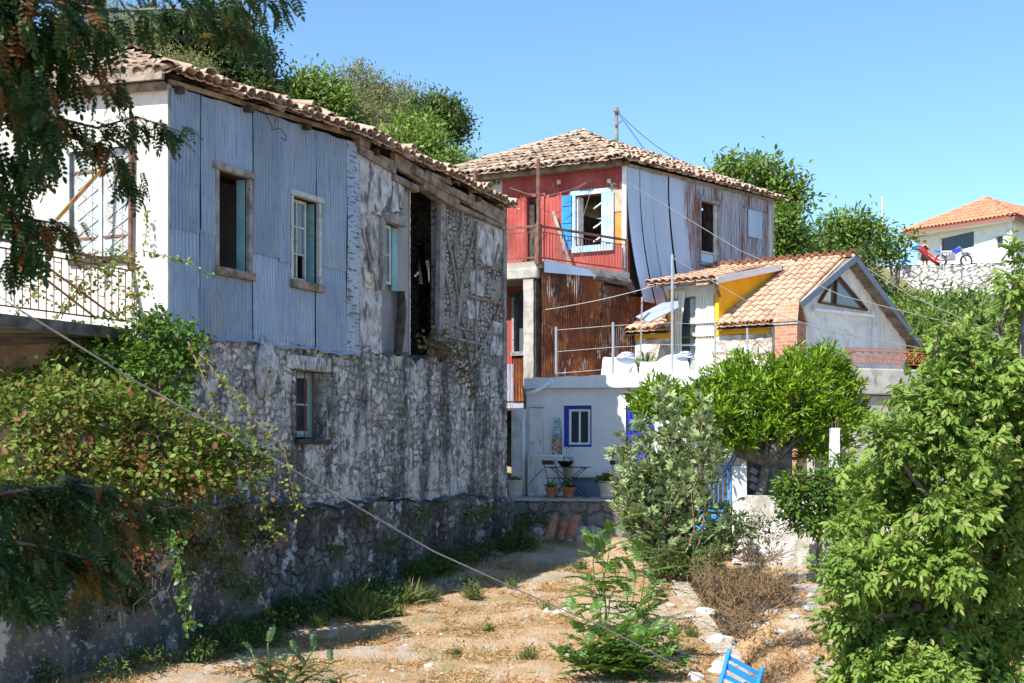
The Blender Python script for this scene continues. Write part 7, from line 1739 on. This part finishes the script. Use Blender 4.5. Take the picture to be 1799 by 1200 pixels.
t = thing('dead_creeper', (P(230,0,17.2).x, 17.2, -1), 'brown dead creeper hanging down the dark retaining wall', 'creeper'); scatter('leaves', ROUND, p, d, u, .075*(1+rng.uniform(-.3,.3,len(p))), L['brown'], t)
mb = MB()
for k in range(30): a = P(random.uniform(170,300), 880, 17.0); mb.tube(wiggle(a, a+Vector((random.uniform(-.3,.3), -.1, -random.uniform(.6,1.5))), 8, .16), .003, 4)
mb.build('dry_stems', M['bark'], t)
def vine(name, pathpx, Y, n, sz, label, key='ivy', wid=.10, cat='vine', group=None, m=None):
    q = [P(x, y, Y[i] if isinstance(Y, (list, tuple)) else Y) for i, (x, y) in enumerate(pathpx)]; t = thing(name, q[0], label, cat, group); mb = MB(); mb.tube(q, .008, 4, .004); mb.build('stem', M['stem'], t, smooth=True)
    ps = []; 
    for k in range(n):
        f = random.random()*(len(q)-1); i = min(int(f), len(q)-2); ps.append(np.array(q[i].lerp(q[i+1], f-i))+rng.normal(size=3)*wid*(.6 if k % 2 else 1)*.5)
    scatter('leaves', ROUND, ps, rdir(n)-[0,0,.4], rng.normal(size=(n,3))*.5+[.3,-.9,.5], sz*(1+rng.uniform(-.3,.3,n)), m or L[key], t)
# growth hanging over the face of the retaining wall
hcl = []
for k in range(34):
    x = random.uniform(-20, 490); y = 880+random.random()**1.6*170*(1 if x < 330 else .6); W_ = RW if x < 430 else W1
    q = W_.p(x, y, .42); hcl.append((tuple(q), (random.uniform(.12,.26), .10, random.uniform(.16,.42))))
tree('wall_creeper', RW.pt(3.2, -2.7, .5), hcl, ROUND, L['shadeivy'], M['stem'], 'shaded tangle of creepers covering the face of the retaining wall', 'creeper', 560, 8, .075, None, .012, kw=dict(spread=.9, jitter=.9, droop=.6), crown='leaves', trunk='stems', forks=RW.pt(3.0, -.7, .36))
for k in range(9):
    x = random.uniform(20, 470); y0 = random.uniform(870, 900); W_ = RW if x < 430 else W1; dy = random.uniform(90, 210)
    pts = [(x+random.uniform(-14,14)*i, y0+dy*i/4) for i in range(5)]; q0 = W_.p(x, y0, .5)
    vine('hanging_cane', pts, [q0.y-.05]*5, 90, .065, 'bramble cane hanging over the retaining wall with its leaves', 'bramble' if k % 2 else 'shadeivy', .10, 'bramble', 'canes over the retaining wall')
# ivy climbing the corner of the house
icl = [cl(270,590,18.6,40,40),cl(310,600,18.5,36,44),cl(330,640,18.6,22,40),cl(280,650,18.4,30,40),cl(310,700,18.3,24,30),cl(250,560,18.7,26,16),cl(345,600,18.8,14,24),cl(240,640,18.3,20,34)]
tree('ivy', P(300,760,18.3), icl, ROUND, L['ivy'], M['stem'], 'green ivy climbing the corner of the house below the metal cladding', 'ivy', 420, 10, .08, None, .03, kw=dict(spread=.9, jitter=.8, droop=.2), crown='leaves', trunk='stems')
dcl = [cl(180,650,18.6,60,50),cl(110,660,18.8,50,40),cl(220,620,18.8,40,46),cl(30,680,18.6,60,30),cl(150,600,19.0,40,30),cl(215,690,18.2,40,30)]
tree('shaded_ivy', P(150,800,18.7), dcl, ROUND, L['ivy'], M['stem'], 'dark ivy growing in the shade under the balcony', 'ivy', 330, 10, .09, None, .03, kw=dict(spread=.9, jitter=.8), crown='leaves', trunk='stems')
vine('hanging_vine', [(268,905),(290,930),(310,960),(318,1000),(324,1050),(328,1108)], 16.6, 150, .075, 'long single vine hanging down in front of the retaining wall', 'locustbright', .10)
vine('bramble_cane', [(250,440),(290,450),(330,458),(370,485)], [18.6,18.4,18.3,18.3], 46, .055, 'thin leafy cane reaching across the blue cladding', 'locustbright', .06, 'bramble', 'bramble canes')
vine('bramble_cane', [(350,620),(400,680),(440,730),(500,790),(515,870),(525,905)], [18.3,18.3,18.3,18.2,18.2,18.2], 170, .06, 'long arching bramble cane in front of the stone wall', 'bramble', .14, 'bramble', 'bramble canes')
vine('bramble_cane', [(330,600),(370,690),(390,760),(400,820)], 18.2, 80, .06, 'straight bramble cane left of the long arching one', 'bramble', .08, 'bramble', 'bramble canes')
vine('bramble_cane', [(370,790),(430,830),(460,870),(470,920),(500,950)], 18.0, 110, .065, 'bramble cane drooping over the plinth', 'bramble', .12, 'bramble', 'bramble canes')
for k, pp in enumerate(([(20,560),(90,480),(150,510),(230,440)],[(40,500),(110,540),(190,500),(240,520)],[(100,560),(160,470),(220,480)],[(130,450),(200,440),(250,470),(262,520)],[(180,560),(235,540),(245,470)])):
    vine('climbing_vine', pp, 18.5, 110, .06, 'thin vine twining through the balcony railing', 'bramble', .12, 'vine', 'vines on the balcony railing')
vine('climbing_vine', [(255,370),(258,400),(252,440)], 19.0, 30, .05, 'little vine on the white wall beside the cladding', 'ivy', .05)
vine('climbing_vine', [(838,318),(862,330),(880,322),(900,330)], 36.5, 60, .13, 'green vine under the eave of the red house', 'locustbright', .25)
vine('dry_weeds', [(745,600),(770,610),(800,620),(830,640)], [25.6,26,26.4,26.8], 160, .10, 'dry brown weeds rooted on the wall top below the dark opening', 'dry', .35, 'weeds')
vine('dry_weeds', [(800,640),(830,680),(828,720)], [26.4,26.8,26.8], 60, .08, 'dry weeds hanging from the wall right of the dark opening', 'dry', .12, 'weeds')

# ---- dry brush in the hollow
bb = [cl(1300,1000,23,60,44),cl(1350,1010,22.6,50,40),cl(1270,1040,22,46,40),cl(1320,1050,21.5,60,44),cl(1380,1040,22.5,30,30),cl(1290,1090,20,44,30),cl(1240,1010,23,30,40),cl(1330,960,24.5,60,30),cl(1250,960,24.5,40,30)]
t = thing('dry_bush', P(1310,1100,21.8), 'tangled dry brown brush filling the hollow beside the kerb', 'bush'); mb = MB()
for c, r in bb:
    for k in range(70):
        d = Vector(rdir(1)[0]); d.z = abs(d.z)*.7+.1; a = Vector(c)-Vector((0,0,r[2]*.9))+Vector((random.uniform(-.5,.5)*r[0], random.uniform(-.4,.4)*r[1], 0)); mb.tube(wiggle(a, a+Vector((d.x*r[0]*1.3, d.y*r[1], d.z*r[2]*2.2)), 4, .15), .006, 3, .003, cap=False)
mb.build('stems', M['stem'], t); p, d, u, tw = shoots(bb, 120, 9, .07, spread=1.0, jitter=1.0); scatter('leaves', LONG, p, d, u, .07*(1+rng.uniform(-.4,.4,len(p))), L['dry'], t)
bb = [cl(1180,1000,24,40,16),cl(1300,935,25.6,50,30),cl(1350,930,25.8,36,20),cl(1240,990,24,40,22),cl(1130,985,24.3,34,18)]
tree('green_weeds', P(1250,1010,24.6), bb, LONG, L['weed'], M['greenstem'], 'tangle of thin green weeds at the foot of the fig bush', 'weeds', 260, 8, .09, None, .01, kw=dict(spread=.8, jitter=.8, rise=.5), crown='leaves', trunk='stems')

# ---- big locust in front of the camera, left edge
LF = [frond(6, 1, .62, .27, .35), frond(7, 1, .60, .25, .5), frond(5, 1, .62, .29, .25)]
lt = thing('locust_tree', (-3.6, 5.2, -3.4), 'dark locust tree whose out of focus branches hang into the left edge of the picture', 'tree')
mb = MB(); trunk = [Vector((-3.6,5.2,-3.5)), Vector((-3.4,5.4,-1)), Vector((-3.2,5.6,1.5)), Vector((-2.9,5.8,3.2))]; mb.tube(trunk, [.16,.14,.11,.08], 9)
ps, ds, us, ss = [], [], [], []; bp_, bd, bu, bs_ = [], [], [], []
def spray(path, Y, n, sz, wid, brown=.12, taper=.5):
    q = [P(x, y, Y+dy) for (x, y, dy) in path]; mb.tube(q, .012, 5, .003)
    bc_ = [random.random() for _ in range(2)]
    for k in range(n):
        r_ = random.random()**.85; f = r_*(len(q)-1); i = min(int(f), len(q)-2); w_ = wid*(1-taper*r_); c = q[i].lerp(q[i+1], f-i)+Vector((random.gauss(0,w_), random.gauss(0,w_), random.gauss(0,w_*.55)))
        a = (q[i+1]-q[i]).normalized(); d = a*.6+Vector((random.gauss(0,.55), random.gauss(0,.55), random.uniform(-1.0,.1)))
        isb = min(abs(r_-x) for x in bc_) < brown*.4 and random.random() < .7
        for l_, v_ in zip((bp_, bd, bu, bs_) if isb else (ps, ds, us, ss), (c, d, Vector((random.gauss(0,.3), random.gauss(0,.3), 1)), sz*random.uniform(.65,1.15)*(1-.25*r_))): l_.append(v_)
spray([(-80,-60,0),(60,0,0),(200,20,.1),(310,15,.1),(400,40,.1),(450,66,0)], 6.3, 150, .16, .085, .1)
spray([(-80,-60,0),(60,-30,0),(200,-20,.1),(330,-20,.1),(440,0,.1),(505,4,0)], 6.4, 150, .15, .08, .1)
spray([(-80,20,0),(0,50,0),(90,90,.1),(150,120,.2),(200,160,.2)], 6.0, 80, .16, .08, .2)
spray([(-60,60,0),(0,120,0),(50,180,0),(80,230,0),(60,300,0)], 5.8, 100, .17, .09, .2)
spray([(-80,40,0),(-10,160,0),(90,205,0),(170,225,.1),(240,205,.2),(318,232,.2)], 6.1, 110, .155, .055, .25)
spray([(-60,120,0),(40,215,0),(120,240,.1),(190,262,.1),(225,300,.2),(232,330,.2)], 6.15, 70, .15, .05, .25)
spray([(-60,200,0),(-10,300,0),(20,360,0),(50,420,0),(20,480,0)], 5.8, 90, .17, .06, .12)
spray([(-60,330,0),(0,370,0),(50,385,0),(95,392,0),(120,405,0)], 5.9, 60, .15, .05, .3)
spray([(-90,-90,0),(30,0,0),(100,40,0),(160,60,0)], 6.0, 150, .18, .15, .1)
spray([(-80,-40,0),(0,20,0),(40,90,0),(90,150,0)], 6.1, 130, .18, .13, .12)
spray([(-80,0,0),(-20,60,0),(20,130,0),(40,200,0)], 6.2, 110, .18, .11, .12)
spray([(-80,860,0),(0,870,0),(90,880,0),(190,905,.2),(270,900,.3),(310,890,.3)], 6.2, 170, .17, .09, .05)
spray([(-80,940,0),(0,950,0),(80,960,0),(150,980,.1),(190,990,.2)], 6.0, 140, .17, .10, .15)
spray([(-80,1010,0),(-20,1000,0),(40,1020,0),(80,1060,0)], 5.9, 80, .17, .09, .1)
spray([(-60,880,0),(40,860,0),(130,850,0),(200,860,0)], 6.1, 80, .16, .06, .05)
# crown above the frame, which shades the branches
for (x, y, z) in ((-2.6,4.6,3.2),(-1.6,5.2,3.4),(-3.4,4.8,2.2),(-2.4,4.0,2.8),(-3.4,5.6,3.6),(-3.6,4.6,.6),(-3.4,4.4,-.6),(-2.9,3.8,1.2),(-1.2,4.6,3.5),(-3.2,3.6,2.4),(-2.2,3.2,3.2),(-3.4,4.2,-1.4),(-3.6,3.8,-2.0),(-1.4,3.6,3.8)):
    c = Vector((x, y, z)); mb.tube(wiggle(trunk[2], c, 4, .08), .05, 6, .015)
    for k in range(210):
        d = Vector(rdir(1)[0]); ps.append(c+d*random.uniform(.2,.8)); ds.append(d+Vector((0,0,-.4))); us.append(Vector((0,0,1))); ss.append(.22)
mb.build('trunk', M['bark'], lt, smooth=True); scatter('crown', LF, ps, ds, us, ss, L['locust'], lt)
if bp_: scatter('dead_leaves', LF, bp_, bd, bu, bs_, L['brown'], lt)
# ---- small sprigs against the sky belong to the same tree (end of its longest branch)

# ---- grasses
def blade(h=1, w=.05, bend=.3): 
    v = np.array([(-w,0,0),(w,0,0),(-w*.7,.5,bend*.25),(w*.7,.5,bend*.25),(0,1,bend)]); return v, [(0,1,3,2),(2,3,4)]
BL = [blade(1,.045,.3), blade(1,.035,.6), blade(1,.05,.1)]
LIT = [blade(1,.075,.2), blade(1,.06,.5), blade(.6,.11,.2)]
def grass_field(name, n, box, test, size, lm, flatn=.0, tpl=BL):
    x = rng.uniform(box[0], box[1], n); y = rng.uniform(box[2], box[3], n); k = test(x, y)*1.0 > rng.random(n); x, y = x[k], y[k]; z = gz(x, y)-.01
    d = rng.normal(size=(len(x), 3))*[.6+flatn,.6+flatn,.1]; d[:, 2] = np.abs(d[:, 2])+1-flatn
    return tag(scatter(name, tpl, np.stack([x,y,z],1), d, rng.normal(size=(len(x),3)), size*(1+rng.uniform(-.5,.5,len(x))), lm, None), kind='stuff')
nf = lambda x, y, s, o: np.array([noise.noise((float(a)*s, float(b)*s, o)) for a, b in zip(x, y)])
offw = lambda x, y: (x-A[0])*W1.n.x+(y-A[1])*W1.n.y
onpath = lambda x, y: (offw(x, y) > .25) & (x < np.interp(y, [10, 15.2, 18.4, 22.2, 26, 28.6, 31], [2.7, 2.75, 3.0, 3.05, 3.1, 3.2, 3.2])-.0)
grass_field('straw_litter', 120000, (-7,3.2,14,26), lambda x, y: onpath(x, y)*(nf(x, y, .9, 1) > -.25)*.8, .085, L['straw'], .8, LIT)
grass_field('green_grass', 42000, (-7,3.2,14,27), lambda x, y: onpath(x, y)*np.clip((nf(x, y, .7, 5)+.08)*2.5, 0, 1), .065, L['grass'], .1)
grass_field('wall_grass', 15000, (-7,1,15,29), lambda x, y: (offw(x, y) > .3)*(offw(x, y) < 1.5)*np.clip(nf(x, y, .8, 9)*2.5+.55, 0, 1), .14, L['weed'], .1)
grass_field('hollow_straw', 42000, (3.0,8.5,15,27), lambda x, y: (~onpath(x, y))*(nf(x, y, .8, 2) > -.2)*.8, .10, L['straw'], .5, LIT)
grass_field('hollow_grass', 26000, (3.2,8.5,15,27), lambda x, y: (~onpath(x, y))*np.clip((nf(x, y, .6, 6)+.1)*3, 0, 1), .07, L['grass'], .1)
# weed clumps along the wall foot
clumps = []
for i in range(46):
    y = random.uniform(16.5, 28.8); o_ = random.uniform(.35, 1.4) if y < 24 else random.uniform(.3,.9); t_ = (y-A[1])/W1.d.y; x = A[0]+W1.d.x*t_+W1.n.x*o_; y2 = y+W1.n.y*o_
    clumps.append(((x, y2, gzf(x, y2)+.08), (random.uniform(.18,.42), random.uniform(.15,.35), random.uniform(.10,.26))))
p, d, u, tw = shoots(clumps, 700, 7, .06, spread=1, jitter=.8, rise=.6, low=-.1)
tag(scatter('wall_foot_weeds', LT, p, d, u, .06*(1+rng.uniform(-.4,.4,len(p))), L['weed'], None), kind='stuff')
clumps = []
for (x, y, r) in ((560,1105,14),(900,1035,9),(960,1075,9),(250,1150,12),(860,1110,8),(930,1160,12),(800,1150,7),(1215,1120,10),(1180,1150,12),(1160,1050,10),(70,1150,24),(190,1150,14),(410,1100,26),(440,1105,20),(610,1080,30),(640,1090,24),(500,1090,20),(720,1060,20),(690,1085,16),(755,1055,12),(330,1120,12),(830,1050,14),(1020,1000,10)):
    q = on_ground(x, y); clumps.append((tuple(q+Vector((0,0,.1))), (r/FPX*q.y, r/FPX*q.y*.8, r/FPX*q.y*.8)))
for i, c in enumerate(clumps):
    t = thing('weed_clump', Vector(c[0])-Vector((0,0,.12)), 'ragged green weed clump growing in the dry straw of the path', 'weeds', 'weed clumps on the path')
    n = 150; a = np.array(c[0])-[0,0,.1]; d = rdir(n); d[:, 2] = np.abs(d[:, 2])*1.5+.4; scatter('grass_blades', BL, a+rng.normal(size=(n,3))*[c[1][0]*.4,c[1][1]*.4,0], d, rdir(n), c[1][2]*2.0*(1+rng.uniform(-.5,.6,n)), L['grass'], t)
    p, d, u, tw = shoots([c], 900, 6, .05, spread=1, jitter=.8, rise=.6, low=-.1); scatter('leaves', LT, p, d, u, .05*(1+rng.uniform(-.4,.4,len(p))), L['locustbright'] if i in (14, 15, 18) else L['weed'], t)
# tufts rooted in the plinth and the terrace wall
tcl = []
for (x, y, r, W, n_) in ((740,900,16,W1,.25),(735,930,12,W1,.25),(830,898,16,W1,.3),(850,905,14,W1,.3),(860,890,12,W1,.3),(680,950,16,W1,.25),(590,960,16,W1,.25),(910,925,20,TWl,.2),(890,930,18,TWl,.2),(960,905,10,TWl,.1),(930,910,14,TWl,.1),(640,905,10,W1,.25),(780,895,9,W1,.25),(700,880,5,W1,.1),(360,960,30,RW,.5),(400,1010,30,RW,.45),(330,1010,20,RW,.45),(440,1040,20,W1,.4),(150,1060,20,RW,.4)):
    q = W.p(x, y, n_); tcl.append((tuple(q), (r/FPX*q.y, .12, r/FPX*q.y)))
p, d, u, tw = shoots(tcl, 900, 8, .06, spread=1, jitter=.8, droop=.2)
tag(scatter('wall_tufts', LT, p, d, u, .055*(1+rng.uniform(-.4,.4,len(p))), L['ivy'], None), kind='stuff')
# gravel on the path
n = 1000; x = rng.uniform(-5, 3, n); y = rng.uniform(14.5, 28.5, n); k = onpath(x, y) & (nf(x, y, .9, 3) > -.1); x, y = x[k], y[k]; z = gz(x, y)+.004
ico = MB(); ico.lathe((0,0,0), [(0,-.5),(.7,-.35),(1,.1),(.6,.5),(0,.6)], 5); tp = (np.array(ico.v), ico.f)
tag(scatter('gravel', [tp], np.stack([x,y,z],1), rdir(len(x))*[1,1,.2], np.tile([0,0,1.], (len(x),1)), rng.uniform(.006,.022,len(x)), M['rock'], None), kind='stuff')
for o in bpy.data.objects:
    if o.type == 'MESH': o.data.update()
